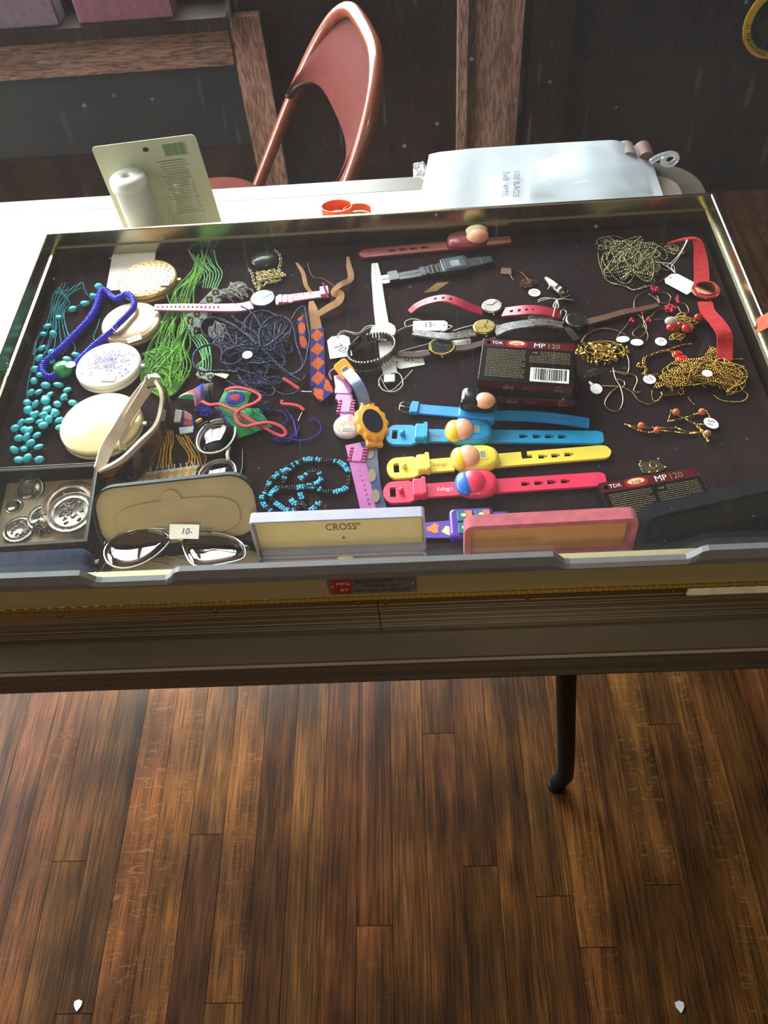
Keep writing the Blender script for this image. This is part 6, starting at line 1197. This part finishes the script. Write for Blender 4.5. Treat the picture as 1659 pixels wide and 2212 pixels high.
# ------------------------------------------------------------------ spectacles
LENS_B = mat('black lens', '#0a0a0c', 0.04, spec=0.8, var=0.05, coat=0.6); WFR = mat('pearl white frame', '#cfcbc4', 0.25, var=0.05)
T = thing('sunglasses', P(10, 1190, 760), 'black-lensed sunglasses with thin pearl white rims', 'sunglasses', 'sunglasses')
for (cx, cy, a, b_) in ((1190, 590, 172, 150), (1190, 965, 175, 165)):
    C = P(10, cx, cy, 0.009); ring = [P(10, cx + a * abs(math.cos(t)) ** 0.85 * math.copysign(1, math.cos(t)) + 25 * math.sin(t), cy - b_ * math.sin(t) - 30 * math.cos(t), 0.009 - 0.0068 * math.sin(t)) for t in np.linspace(0, 2 * math.pi, 40, endpoint=False)]
    b = MB(); V = [C + np.array((0, 0, 0.0065))]; F = []
    for r in (0.5, 1.0):
        V += [C + (q - C) * r + np.array((0, 0, 0.0045 if r < 1 else 0.0)) for q in ring]
    F = [(0, 1 + i, 1 + (i + 1) % 40) for i in range(40)] + [(1 + i, 41 + i, 41 + (i + 1) % 40, 1 + (i + 1) % 40) for i in range(40)]
    k = len(V); V += [v - np.array((0, 0, 0.002)) for v in V]; F += [tuple(x + k for x in f[::-1]) for f in F] + [(41 + i, k + 41 + i, k + 41 + (i + 1) % 40, 41 + (i + 1) % 40) for i in range(40)]
    b.add(V, F, LENS_B, None, True); build('lens', b, T); b = MB(); b.tube(ring, 0.0010, WFR, 8, closed=True); build('rim', b, T)
b = MB(); b.tube(spline(PL(10, [(1310, 690, 0.008), (1290, 745, 0.012), (1300, 810, 0.010)]), n=12), 0.002, WFR, 8); build('bridge', b, T)
b = MB(); b.tube(spline(PL(10, [(1130, 460, 0.010), (1080, 480, 0.006), (1030, 530, 0.003), (1000, 700, 0.002), (1010, 900, 0.002)]), n=20), 0.0014, BLACK, 6); b.tube(spline(PL(10, [(1340, 1080, 0.006), (1420, 900, 0.003), (1430, 700, 0.002)]), n=16), 0.0014, BLACK, 6); build('temple', b, T)
# cat-eye tortoise sunglasses standing on their lower rims
CRM = mat('cream horn plastic', '#c4b29c', 0.3, var=0.12, scale=40); TOR = mat('brown tortoise plastic', '#3a2618', 0.2, col2='#8a6038', scale=45, stretch=(1, 1, 6)); LNB = mat('brown smoked lens', '#17100d', 0.05, coat=0.5, spec=0.7, var=0.05)
T = thing('sunglasses', P(10, 500, 800), 'cream and tortoise cat-eye sunglasses standing on edge', 'sunglasses', 'sunglasses')
tp = spline(PL(10, [(130, 900, 0.032), (330, 790, 0.037), (500, 630, 0.040), (640, 490, 0.040), (690, 340, 0.042), (695, 200, 0.046), (640, 90, 0.048)]), n=49); bt = spline(PL(10, [(165, 945, 0.018), (340, 1045, 0.001), (520, 975, 0.001), (670, 740, 0.001), (775, 500, 0.001), (790, 330, 0.006), (720, 150, 0.028)]), n=49)
def gpt(u, v, off=0.0):
    i = min(47.999, u * 48); k = int(i); f = i - k; a = tp[k] * (1 - f) + tp[k + 1] * f; c = bt[k] * (1 - f) + bt[k + 1] * f; d = tp[k + 1] - tp[k]; n = np.cross(d, c - a); n /= np.linalg.norm(n); return a + (c - a) * v - n * off
def inlens(u, v):
    for cu in (0.285, 0.745):
        if ((u - cu) / 0.185) ** 2 + ((v - 0.54) / 0.375) ** 2 < 1: return True
    return False
b = MB(); bl_ = MB(); NU, NV_ = 64, 20; V = {}; 
for lens in (False, True):
    VV = []; FF = []; ix = {}; MI = []
    def vid(i, j, s):
        if (i, j, s) not in ix: ix[i, j, s] = len(VV); VV.append(gpt(i / NU, j / NV_, (0.0018 if not lens else 0.0004) * s))
        return ix[i, j, s]
    cell = lambda i, j: 0 <= i < NU and 0 <= j < NV_ and inlens((i + 0.5) / NU, (j + 0.5) / NV_) == lens
    for i in range(NU):
        for j in range(NV_):
            if not cell(i, j): continue
            m = LNB if lens else (CRM if j < 3 else TOR)
            f = [(vid(i, j, 1), vid(i + 1, j, 1), vid(i + 1, j + 1, 1), vid(i, j + 1, 1)), (vid(i, j, -1), vid(i, j + 1, -1), vid(i + 1, j + 1, -1), vid(i + 1, j, -1))]
            for di, dj, e in ((-1, 0, ((i, j), (i, j + 1))), (1, 0, ((i + 1, j + 1), (i + 1, j))), (0, -1, ((i + 1, j), (i, j))), (0, 1, ((i, j + 1), (i + 1, j + 1)))):
                if not cell(i + di, j + dj): f.append((vid(*e[0], 1), vid(*e[0], -1), vid(*e[1], -1), vid(*e[1], 1)))
            for q in f: FF.append(q); MI.append(m)
    bb = MB(); bb.V = [np.array(VV)]; bb.F = FF; bb.n = len(VV); bb.MI = [bb.mi(m) for m in MI]; bb.S = [lens] * len(FF); build('lens' if lens else 'frame_front', bb, T)
b = MB(); b.strap(spline([P(10, 130, 895, 0.030), P(10, 215, 680, 0.026), P(10, 370, 430, 0.022), P(10, 500, 230, 0.020), P(10, 570, 110, 0.018)], n=24), [0.010, 0.013, 0.012, 0.014, 0.015, 0.010], 0.0035, CRM, up=(0.75, -0.35, 0.7)); build('temple', b, T)
b = MB(); b.strap(spline([P(10, 640, 85, 0.046), P(10, 605, 60, 0.044), P(10, 560, 170, 0.034), P(10, 400, 420, 0.022), P(10, 345, 600, 0.014), P(10, 352, 750, 0.006)], n=30), [0.012, 0.012, 0.010, 0.009, 0.009, 0.007], 0.0032, CRM, up=(0.75, -0.35, 0.7)); build('temple', b, T)
b = MB(); b.tube(spline([P(10, 560, 185, 0.030), P(10, 590, 150, 0.038), P(10, 650, 135, 0.044)], n=10), 0.0013, mat('dark hinge wire', '#2a2018', 0.4, metal=0.6), 6); build('hinge', b, T)

# ------------------------------------------------------------------ open cases along the front
def opencase(name, A, B, h, lidh, lean, based, baseh, outm, inm, lab, cat, rimw=0.006, lidt=0.010, rad=0.004, lining_drop=0.004, basem=None):
    """hinged case standing open: A, B = ends of the hinge line in the picture at height h; lid rises behind it, base lies in front"""
    M, w = handle(0, A, B, h); o = M[:3, 3]; based = min(based, P(0, A[0], A[1], h)[1] - 0.0125, P(0, B[0], B[1], h)[1] - 0.0125); T = thing(name, (o[0], o[1], FELT), lab, cat)
    L = M @ np.array(Matrix.Rotation(math.pi / 2 - lean, 4, 'X'))       # lid plane: local x along, y up the lid, z towards the viewer... 
    def dish(Mx, wd, hg, t, par, nm):
        out = np.array(rrect(wd, hg, rad, 6)); inn = np.array(rrect(wd - 2 * rimw, hg - 2 * rimw, max(0.001, rad - rimw * 0.6), 6)); n = len(out); b = MB()
        V = [(x, y, 0) for x, y in out] + [(x, y, t) for x, y in out] + [(x, y, t) for x, y in inn] + [(x, y, lining_drop) for x, y in inn]
        F = [tuple(range(n))[::-1]]
        for k in range(3):
            for i in range(n): j = (i + 1) % n; F.append((k * n + i, k * n + j, k * n + n + j, k * n + n + i))
        b.add(V, F, outm, Mx, False); s = build(nm, b, par); b = MB(); b.slab(inn * 0.995, 0.001, lining_drop + 0.0004, inm, Mx); build('lining', b, s); return s
    dish(L @ xf((0, lidh / 2, -lidt)), w, lidh, lidt, T, 'lid')
    Bm = M @ xf((0, -based / 2 - 0.0005, -h + 0.0004)); dish(Bm, w, based, baseh, T, 'base')
    return T, L @ xf((0, lidh / 2, -lidt + lining_drop + 0.0005)), w
GV = mat('grey leatherette', '#8f8b9c', 0.45, var=0.06); SAT = mat('cream satin', '#c9b788', 0.5, var=0.05, scale=12)
T, ML, w = opencase('pen_case', (557, 1203), (921, 1190), 0.012, 0.050, 0.10, 0.046, 0.012, GV, SAT, 'open pen gift case with cream satin lining and brown lettering', 'pen case', 0.0022, 0.012, 0.004, 0.003)
BRP = mat('brown gilt lettering', '#5a3320', 0.5); text('lettering', 'CROSS', 0.0135, BRP, ML @ xf((0.002, 0.0045, 0.0003)), T, sx=0.72); text('lettering', '®', 0.006, BRP, ML @ xf((0.0185, 0.0078, 0.0003)), T)
b = MB(); b.slab([(-0.0005, 0.002), (0.0005, 0.002), (0.0005, 0), (0.0018, 0), (0, -0.0022), (-0.0018, 0), (-0.0005, 0)][::-1], 0, 0.0003, mat('rust lettering', '#9a3a24', 0.5), ML @ xf((0.003, -0.0105, 0.0002))); build('arrow', b, T)
M, w = handle(0, (557, 1203), (921, 1190), 0.012); b = MB(); b.slab(rrect(w - 0.008, 0.040, 0.002, 3), 0, 0.0018, mat('flesh flocked insert', '#a98872', 0.8, var=0.06), M @ xf((0, -0.0235, -0.0035)), 0.0004); b.lathe([(0.009, 0.002), (0.006, 0.0035), (0, 0.004)], SAT, M @ xf((0.004, -0.004, -0.003)), 20, True, 1.0, 0.35); build('insert', b, T)
RV = mat('rose velvet', '#9c444e', 0.85, var=0.15, scale=120, bump=0.3, bscale=1500, sheen=0.08); TS = mat('tan satin', '#b8854e', 0.42, var=0.08, scale=15)
opencase('velvet_case', (1003, 1222), (1362, 1204), 0.012, 0.054, 0.12, 0.045, 0.012, RV, TS, 'open rose velvet case with tan satin lining', 'jewellery case', 0.0055, 0.014, 0.008, 0.003)
KV = mat('black velvet', '#0b0d12', 0.95, var=0.3, scale=200, bump=0.3, bscale=1500, spec=0.1)
opencase('velvet_case', (1388, 1212), (1740, 1130), 0.012, 0.050, 0.30, 0.050, 0.012, KV, mat('black satin', '#07080b', 0.6), 'open black velvet case in the front right corner', 'jewellery case', 0.006, 0.018, 0.012, 0.003)
# spectacle case with aviators
SPK = mat('dark green leatherette', '#101a17', 0.55, var=0.1, spec=0.25); SPL = mat('beige suede lining', '#a8946e', 0.85, var=0.08, scale=25)
T, ML, w = opencase('spectacle_case', (219, 1198), (567, 1160), 0.016, 0.066, 0.62, 0.062, 0.016, SPK, SPL, 'open dark spectacle case with beige suede lining', 'spectacle case', 0.0016, 0.010, 0.024, 0.003)
b = MB(); b.slab([(q[0] * 0.060, q[1] * 0.020 - 0.007) for q in ell(1, 1, 40, 3.0)], 0.0002, 0.0022, SPL, ML, 0.0008); b.slab([(q[0] * 0.010 - 0.003, q[1] * 0.011 + 0.012) for q in ell(1, 1, 24)], 0.0002, 0.0020, SPL, ML, 0.0008); build('lining_pad', b, T)
AV = thing('sunglasses', P(12, 800, 760), 'aviator sunglasses with graded brown lenses lying in the spectacle case', 'sunglasses', 'sunglasses')
m = bpy.data.materials.new('graded brown lens'); m.use_nodes = True; nt = m.node_tree; N = nt.nodes; L_ = nt.links; N.clear(); o_ = N.new('ShaderNodeOutputMaterial'); tcn = N.new('ShaderNodeTexCoord'); sp_ = N.new('ShaderNodeSeparateXYZ'); L_.new(tcn.outputs['Generated'], sp_.inputs[0]); rp_ = N.new('ShaderNodeValToRGB'); rp_.color_ramp.elements[0].color = (0.50, 0.34, 0.31, 1); rp_.color_ramp.elements[1].color = (0.22, 0.085, 0.08, 1); L_.new(sp_.outputs[1], rp_.inputs[0])
tb_ = N.new('ShaderNodeBsdfTransparent'); L_.new(rp_.outputs[0], tb_.inputs[0]); gl_ = N.new('ShaderNodeBsdfGlossy'); gl_.inputs['Roughness'].default_value = 0.02; mx_ = N.new('ShaderNodeMixShader'); mx_.inputs[0].default_value = 0.12; L_.new(tb_.outputs[0], mx_.inputs[1]); L_.new(gl_.outputs[0], mx_.inputs[2]); L_.new(mx_.outputs[0], o_.inputs[0])
def lensat(pts, h0, h1, dome, par):
    q = PL(12, pts, 0); ys = [p_[1] for p_ in pts]; lo, hi = max(ys), min(ys)
    ring = spline(np.array([P(12, x, y, h0 + (h1 - h0) * (lo - y) / (lo - hi)) for x, y in pts]), n=45, closed=True)[:-1]; C = ring.mean(0); n = len(ring); nr = np.cross(ring[n // 4] - C, ring[0] - C); nr /= np.linalg.norm(nr); nr = nr if nr[2] > 0 else -nr
    V = [C + nr * dome]; F = [(0, 1 + i, 1 + (i + 1) % n) for i in range(n)]
    for r in (0.33, 0.66, 1.0): V += [C + (p_ - C) * r + nr * dome * (1 - r * r) for p_ in ring]
    for k in range(2): F += [(1 + k * n + i, 1 + (k + 1) * n + i, 1 + (k + 1) * n + (i + 1) % n, 1 + k * n + (i + 1) % n) for i in range(n)]
    k = len(V); V += [v - nr * 0.0014 for v in V]; F += [tuple(x + k for x in f[::-1]) for f in F]; e = 1 + 2 * n; F += [(e + i, k + e + i, k + e + (i + 1) % n, e + (i + 1) % n) for i in range(n)]
    b = MB(); b.add(V, F, m, None, True); build('lens', b, par); b = MB(); b.tube(ring, 0.0010, STEEL, 6, closed=True); build('rim', b, par); return ring
lensat([(110, 745), (150, 860), (270, 905), (430, 880), (580, 800), (690, 700), (735, 620), (640, 555), (500, 530), (330, 560), (190, 630)], 0.0395, 0.0290, 0.0012, AV)
lensat([(850, 640), (880, 780), (960, 880), (1090, 885), (1260, 860), (1420, 815), (1440, 740), (1410, 670), (1290, 600), (1130, 570), (960, 580)], 0.0395, 0.0290, 0.0012, AV)
b = MB(); b.tube(spline([P(12, 735, 630, 0.035), P(12, 790, 625, 0.037), P(12, 860, 640, 0.035)], n=10), 0.0013, STEEL, 6); b.tube([P(12, 560, 530, 0.040), P(12, 780, 540, 0.040), P(12, 1120, 565, 0.040)], 0.0009, DSTEEL, 6); build('bridge', b, AV)
for s_ in ([P(12, 110, 680, 0.034), P(12, 145, 650, 0.033), P(12, 330, 800, 0.022), P(12, 880, 900, 0.020)], [P(12, 1440, 690, 0.034), P(12, 1470, 720, 0.032), P(12, 1200, 860, 0.022), P(12, 680, 790, 0.021)]): b = MB(); b.tube(spline(s_, n=20), 0.0009, DSTEEL, 6); build('temple', b, AV)
b = MB(); Mt = frame(P(12, 865, 560, 0.041), P(12, 995, 565, 0.041) - P(12, 745, 560, 0.041), (0, -0.55, 1)); b.slab(rrect(0.0285, 0.0135, 0.0004, 1), 0, 0.0004, PAPER, Mt); tg_ = build('price_sticker', b, AV); text('handwriting', '10-', 0.0085, INK, Mt @ xf((0.002, 0.0, 0.0006)), tg_, shear=0.2)
# glazed box of medals
T = thing('medal_box', P(13, 700, 800), 'shallow dark box with a glass top holding silver medals', 'box'); Q = quad(13, [(-340, 1345), (1300, 1240), (1475, 80), (-60, 165)], 0.024)
BOXM = mat('dark brown card', '#1e1614', 0.55, var=0.2); GLB = clear('box glass', (0.97, 0.98, 0.97), 0.04, 0.0)
Qb = Q.copy(); Qb[:, 2] = FELT + 0.0004
def frustum(b, Qa, Qc, m): b.add(list(Qa) + list(Qc), [(0, 1, 5, 4), (1, 2, 6, 5), (2, 3, 7, 6), (3, 0, 4, 7)], m)
b = MB(); Qi = np.array([q + (Q.mean(0) - q) * 0.07 for q in Q]); frustum(b, Qb, Q, BOXM); Qib = Qi.copy(); Qib[:, 2] = FELT + 0.003; b.add(list(Qi) + list(Qib), [(0, 4, 5, 1), (1, 5, 6, 2), (2, 6, 7, 3), (3, 7, 4, 0)], BOXM); b.add(list(Q) + list(Qi), [(0, 1, 5, 4), (1, 2, 6, 5), (2, 3, 7, 6), (3, 0, 4, 7)], BOXM); b.add(list(Qb), [(3, 2, 1, 0)], BOXM); build('box_body', b, T)
b = MB(); Qf = Qib.copy(); b.add(list(Qf + np.array((0, 0, 0.001))) + list(Qf), [(0, 1, 2, 3), (4, 7, 6, 5), (0, 4, 5, 1), (1, 5, 6, 2), (2, 6, 7, 3), (3, 7, 4, 0)], mat('tan cotton pad', '#a8957a', 0.9, var=0.08)); build('cotton_pad', b, T)
b = MB(); Qg = np.array([q + (Q.mean(0) - q) * 0.004 for q in Q]); b.add(list(Qg + np.array((0, 0, 0.0024))) + list(Qg + np.array((0, 0, 0.0002))), [(0, 1, 2, 3), (4, 7, 6, 5), (0, 4, 5, 1), (1, 5, 6, 2), (2, 6, 7, 3), (3, 7, 4, 0)], GLB); build('glass_top', b, T)
b = MB(); b.tube(list(Q[[0, 1, 2, 3]] + np.array((0, 0, 0.002))), 0.0005, mat('pale glass edge', '#9a958c', 0.3), 4, closed=True); build('glass_edge', b, T)
MED = mat('antique silver medal', '#8d867c', 0.28, metal=1.0, var=0.35, scale=160)
for k, (cx, cy, a, lab, tx, dz, ti) in enumerate(((440, 470, 215, 'blank oval silver medal, topmost at the back of the medal box', '', 0.006, 0.25), (215, 720, 130, 'small worn silver medal at the left of the medal box', '', 0.004, 0.1), (285, 1060, 235, 'silver seal medal with raised lettering, front left in the medal box', 'UNIVERSITATIS', 0.0052, 0.0), (640, 880, 230, 'pale silver medal lettered SIGILLUM half hidden in the medal box', 'SIGILLUM', 0.0075, 0.05), (1030, 690, 400, 'largest bronze toned medal lying behind the others', '', 0.009, 0.05), (1060, 810, 350, 'bright silver shield medal on top at the right of the medal box', 'SIGILLVM CIVITATIS', 0.0125, 0.05))):
    R = px_m(13, (cx, cy), (a, 0), dz); o = P(13, cx, cy, dz); Md = thing('medal', o, lab, 'medal', 'medals in the glazed box'); M = np.array(Matrix.Translation(Vector(o)) @ Matrix.Rotation(ti, 4, 'X') @ Matrix.Rotation(0.3, 4, 'Z'))
    mm = mat('bronze toned silver', '#7a6656', 0.32, metal=1.0, var=0.25, scale=120) if k == 4 else MED
    b = MB(); b.lathe([(0, -0.001), (R, -0.001), (R, 0.001), (R * 0.96, 0.0014), (R * 0.93, 0.0009), (R * 0.74, 0.0009), (R * 0.72, 0.0013), (R * 0.70, 0.0009), (0, 0.0009)], mm, M, 44); build('disc', b, Md)
    if tx:
        for i, ch in enumerate(tx * (2 if len(tx) < 14 else 1)):
            n_ = len(tx) * (2 if len(tx) < 14 else 1); an = 2.6 - i * 5.6 / n_; text('letter', ch, R * 0.20, mm, M @ xf((R * 0.83 * math.cos(an), R * 0.83 * math.sin(an), 0.0011), rz=an - math.pi / 2), Md)
    rg = random.Random(k); b = MB()
    for j in range(34 if k in (2, 3, 5) else 14):
        x, y = rg.uniform(-0.55, 0.55) * R, rg.uniform(-0.55, 0.55) * R
        if math.hypot(x, y) < 0.62 * R: b.slab([(q[0] * R * rg.uniform(0.05, 0.14), q[1] * R * 0.035) for q in ell(1, 1, 8)], 0.0008, 0.0017, mm, M @ xf((x, y, 0), rz=rg.choice((0.6, 2.2, 0.2))), 0.0002)
    build('relief', b, Md)
CHD = thing('chain_clump', P(13, 680, 1080, 0.004), 'clump of dark silver chain among the medals', 'chain'); chainobj(CHD, [s + np.array((0, 0, 0.004)) for s in pile_pts(13, (650, 1080), 170, 130, 8, 0.006, 91, 0.001, 3) + pile_pts(13, (780, 920), 120, 80, 6, 0.006, 92, 0.001, 3)], 0.0010, DSTEEL, 0.0018)
# long navy velvet case in the front left corner
NVV = mat('navy velvet', '#101d2e', 0.9, var=0.25, scale=90, bump=0.3, bscale=1400, sheen=0.04, spec=0.1)
T = thing('velvet_case', P(13, 600, 1700), 'long closed navy velvet case in the front left corner', 'jewellery case'); M, w = handle(13, (-420, 1735), (1365, 1650), 0.020)
b = MB(); b.slab(rrect(w, 0.038, 0.010, 6), -0.0195, -0.006, NVV, M, 0.003); build('base', b, T); b = MB(); b.slab(rrect(w, 0.038, 0.010, 6), -0.0055, 0.010, NVV, M, 0.006, True); build('lid', b, T)
for y_ in (-0.010, 0.004): b = MB(); b.slab(rrect(0.006, 0.005, 0.001, 2), -0.012, 0.0, STEEL, M @ xf((w / 2 + 0.0025, y_ + 0.004, 0)), 0.0008); build('clasp', b, T)

# ------------------------------------------------------------------ things on the table behind the case
BLC = mat('pale green printed card', '#c3c4a6', 0.6, var=0.06, scale=15); YBK, YTP = 0.648, 0.656
c4 = [ony(262, 515, YBK), ony(477, 492, YBK), ony(425, 284, YTP), ony(213, 322, YTP)]; zmin = TABLE + 0.001
for q in c4[:2]: q[2] = max(q[2], zmin)
T = thing('blister_pack', (c4[0] + c4[1]) / 2 * np.array((1, 1, 0)) + np.array((0, 0, TABLE)), 'blister pack with a white round dispenser standing behind the case', 'blister pack'); xd = (c4[1] - c4[0] + c4[2] - c4[3]); yd = (c4[3] - c4[0] + c4[2] - c4[1]); cc = sum(c4) / 4; zz_ = np.cross(xd, yd); MC = frame(cc, xd, zz_); wC, hC = np.linalg.norm(xd) / 2, np.linalg.norm(yd) / 2
b = MB(); b.slab(rrect(wC, hC, 0.006, 5), -0.0012, 0, BLC, MC, 0.0003); cdp = build('backing_card', b, T)
b = MB(); b.slab(ell(0.004, 0.003, 14), 0, 0.0004, BLACK, MC @ xf((0.0, hC / 2 - 0.012, 0))); build('hang_hole', b, cdp)
b = MB(); GP_ = mat('green print', '#5d8a5c', 0.6); x = 0.024
while x < 0.052: l = rnd.choice((0.0008, 0.0014)); b.box((x, hC / 2 - 0.016, 0.0003), (l, 0.016, 0.0004), GP_, MC); x += l + rnd.choice((0.0008, 0.0012))
build('barcode', b, cdp); b = MB()
for i in range(22): b.box((0.030 + rnd.uniform(-0.003, 0.003), hC / 2 - 0.030 - i * 0.0036, 0.0003), (rnd.uniform(0.030, 0.042), 0.0011, 0.0003), mat('grey green print', '#8f937a', 0.6) if i % 5 else GP_, MC)
build('small_print', b, cdp, kind='stuff')
WPL = mat('white moulded plastic', '#d9d9d6', 0.35, var=0.03); zt = ony(293, 372, YBK)[2]; cy_ = ony(315, 480, 0.575); xc = ony(303, 400, 0.60)[0]
Mcyl = MC @ xf((-wC * 0.22, -0.006, 0.0235)) @ np.array(Matrix.Rotation(-math.pi / 2, 4, 'X'))
b = MB(); b.lathe([(0, -hC * 0.46), (0.0225, -hC * 0.46), (0.0225, hC * 0.15), (0.0245, hC * 0.15), (0.0245, hC * 0.23), (0.0225, hC * 0.262), (0.009, hC * 0.264), (0.0060, hC * 0.264), (0.0050, hC * 0.235), (0, hC * 0.235)], WPL, MC @ xf((-wC * 0.20, 0.0, 0.0255)) @ np.array(Matrix.Rotation(-math.pi / 2, 4, 'X')), 36); build('dispenser', b, T)
G = [[tr(MC, [(0.001 + 0.048 * i / 12, -hC * 0.46 + hC * 0.62 * j / 12, 0.018 * (math.sin(math.pi * i / 12) * math.sin(math.pi * j / 12)) ** 0.5 + 0.0022 * math.sin(i * 1.9 + j * 2.3))])[0] for i in range(13)] for j in range(13)]
b = MB(); b.sheet(G, clear('clear blister film', (0.96, 0.98, 0.95), 0.07, 0.06, body=0.12, bodycol=(0.9, 0.95, 0.88)), 0, None, True); build('blister', b, T)
# orange curled band
ORG = mat('bright orange plastic', '#e2591a', 0.4, var=0.05); T = thing('orange_band', onz(750, 455, TABLE), 'curled bright orange plastic band on the table behind the case', 'plastic band')
for (cx, r, hgt, a0, a1, ph) in ((728, 0.021, 0.017, 0.2, 6.2, 0.3), (772, 0.019, 0.011, 0.4, 3.4, 0.0)):
    c = onz(cx, 452, TABLE + 0.012); pp = [c + np.array((r * math.cos(t), 0.014 * math.sin(t), 0.0)) for t in np.linspace(a0 + ph, a1 + ph, 26)]
    b = MB(); b.strap([q + np.array((0, 0, hgt / 2 + 0.001 - 0.012)) for q in pp], hgt, 0.0012, ORG, up=[tuple((q - c) / np.linalg.norm(q - c)) for q in pp]); build('loop', b, T)
# stack of plastic bags
BAG = mat('milky polythene', '#ccd3da', 0.22, var=0.05, scale=10, spec=0.6, trans=0.08); T = thing('plastic_bag_stack', onz(1180, 420, TABLE), 'stack of clear plastic zip bags lying behind the case', 'plastic bags')
yb, yf = 0.742, 0.588
def bagtop(px):   # silhouette of the back edge in the picture
    xs_ = [927, 945, 1016, 1197, 1328, 1380, 1404]; ys_ = [334, 329, 321, 309, 302, 318, 332]; return float(np.interp(px, xs_, ys_))
G = []; NX = 40
for j in range(9):
    v = j / 8; row = []
    for i in range(NX + 1):
        px = 927 + (1404 - 927) * i / NX; q1 = ony(px, bagtop(px), yb); z1 = max(TABLE + 0.004, q1[2]); x1 = q1[0]; x0 = ony(888 + (1456 - 888) * i / NX, 445, yf)[0]
        z0 = TABLE + 0.018 + 0.003 * math.sin(i * 0.45); f = v ** 1.3; row.append((x0 + (x1 - x0) * v, yf + (yb - yf) * v, z0 + (z1 - z0) * f + 0.0007 * math.sin(i * 0.8 + j * 0.7) * math.sin(math.pi * min(1, v * 1.0)) + 0.006 * math.exp(-((i - 27) / 5.0) ** 2) * math.sin(math.pi * v)))
    G.append(row)
G = np.array(G); b = MB(); b.sheet(G, BAG, 0.0, None, True)
bnd = [(0, j) for j in range(NX + 1)] + [(i, NX) for i in range(1, 9)] + [(8, j) for j in range(NX - 1, -1, -1)] + [(i, 0) for i in range(7, 0, -1)]
V = [G[i, j] for i, j in bnd] + [np.array((G[i, j][0], G[i, j][1], TABLE + 0.0008)) for i, j in bnd]; n = len(bnd); b.add(V, [(i, n + i, n + (i + 1) % n, (i + 1) % n) for i in range(n)] + [tuple(range(n, 2 * n))], BAG, None, False); build('bag_stack', b, T)
def bagpt(px, py):
    best = min(((np.linalg.norm(np.cross(G[i, j] - CAM, ray(px, py))) / np.linalg.norm(ray(px, py)), i, j) for i in range(9) for j in range(NX + 1))); return G[best[1], best[2]]
PB = mat('grey violet print', '#7c86a0', 0.6)
q0 = bagpt(1110, 400); xa = G[2, 15] - G[6, 15]; xa /= np.linalg.norm(xa); zn = np.cross(G[4, 18] - G[4, 12], G[6, 15] - G[2, 15]); zn = zn / np.linalg.norm(zn) * (1 if zn[2] > 0 else -1)
for s_, k in (('100 BAGS', 0.0), ('5x8  4MIL', -0.0145)): text('lettering', s_, 0.0125, PB, frame(q0 + zn * 0.0035 + np.array((k, 0, 0)), xa, zn), T)
# the uppermost bag, bowed up at its right side
G3 = []
for j in range(8):
    v = j / 7; row = []
    for i in range(15):
        u = i / 14; q = G[:, :][int(round(v * 6)), 18 + int(round(u * 20))]; row.append(q + np.array((0, 0, 0.003 + 0.016 * math.sin(math.pi * min(1, u * 1.05)) ** 2 * (0.4 + 0.6 * v))))
    G3.append(row)
b = MB(); b.sheet(G3, clear('clear zip bag film', (0.96, 0.97, 0.98), 0.09, 0.10, body=0.30, bodycol=(0.85, 0.90, 0.96)), 0, None, True); build('upper_bag', b, T)
b = MB(); cp = spline([ony(1405, 350, 0.700), ony(1425, 338, 0.705), ony(1452, 332, 0.71), ony(1462, 342, 0.71), ony(1448, 355, 0.705), ony(1432, 352, 0.70), ony(1436, 340, 0.70)], n=28); b.tube(cp, 0.004, clear('clear hook plastic', (0.95, 0.96, 0.97), 0.10, 0.03, body=0.15), 8); build('hang_hook', b, T)
b = MB(); 
for k, (m_, px, w_) in enumerate(((mat('grey paper roll', '#8a827c', 0.7), 1352, 0.030), (mat('brown card roll', '#6b4a40', 0.7), 1392, 0.026))):
    b = MB(); q = ony(px, 312, 0.742); ol_ = [(w_ / 2 * math.cos(t), 0.014 * math.sin(t)) for t in np.linspace(0, math.pi, 14)]; b.slab([(x_, z_) for x_, z_ in ol_], 0, 0.03, m_, np.array(Matrix.Translation(Vector((q[0], 0.749, max(TABLE + 0.001, q[2] - 0.012)))) @ Matrix.Rotation(math.pi / 2, 4, 'X'))); b.box((q[0], 0.734, (TABLE + 0.001 + q[2] - 0.012) / 2), (w_, 0.028, q[2] - 0.012 - TABLE - 0.002), m_)
    build('paper_roll', b, label='grey rolled paper behind the plastic bags' if k == 0 else 'brown rolled card at the right end behind the bags', category='paper roll')
rg = random.Random(21); G2 = [[ony(893 + 44 * i / 6, 392 - 30 * j / 5, 0.700 + 0.01 * rg.random()) + np.array((0, 0.012 * rg.random(), 0.006 * rg.random())) for i in range(7)] for j in range(6)]
G2 = np.array(G2); G2[..., 2] = np.maximum(G2[..., 2], TABLE + 0.001); b = MB(); b.sheet(G2, clear('crumpled film', (0.95, 0.96, 0.97), 0.09, 0.08, body=0.22), 0, None, False); build('plastic_scrap', b, label='crumpled scrap of clear plastic film left of the bags', category='plastic film')
# scraps on the floor
for px, py, lab in ((1469, 2175, 'tiny torn scrap of white paper on the floor at lower right'), (168, 2172, 'tiny pale paper crumb on the floor at lower left')):
    o = onz(px, py, 0.0006); b = MB(); b.slab([(0.010 * math.cos(t) * (0.6 + 0.4 * math.sin(3 * t)), 0.008 * math.sin(t)) for t in np.linspace(0, 6.28, 9)[:-1]], 0, 0.0008, PAPER, xf(o)); build('paper_scrap', b, label=lab, category='paper scrap')
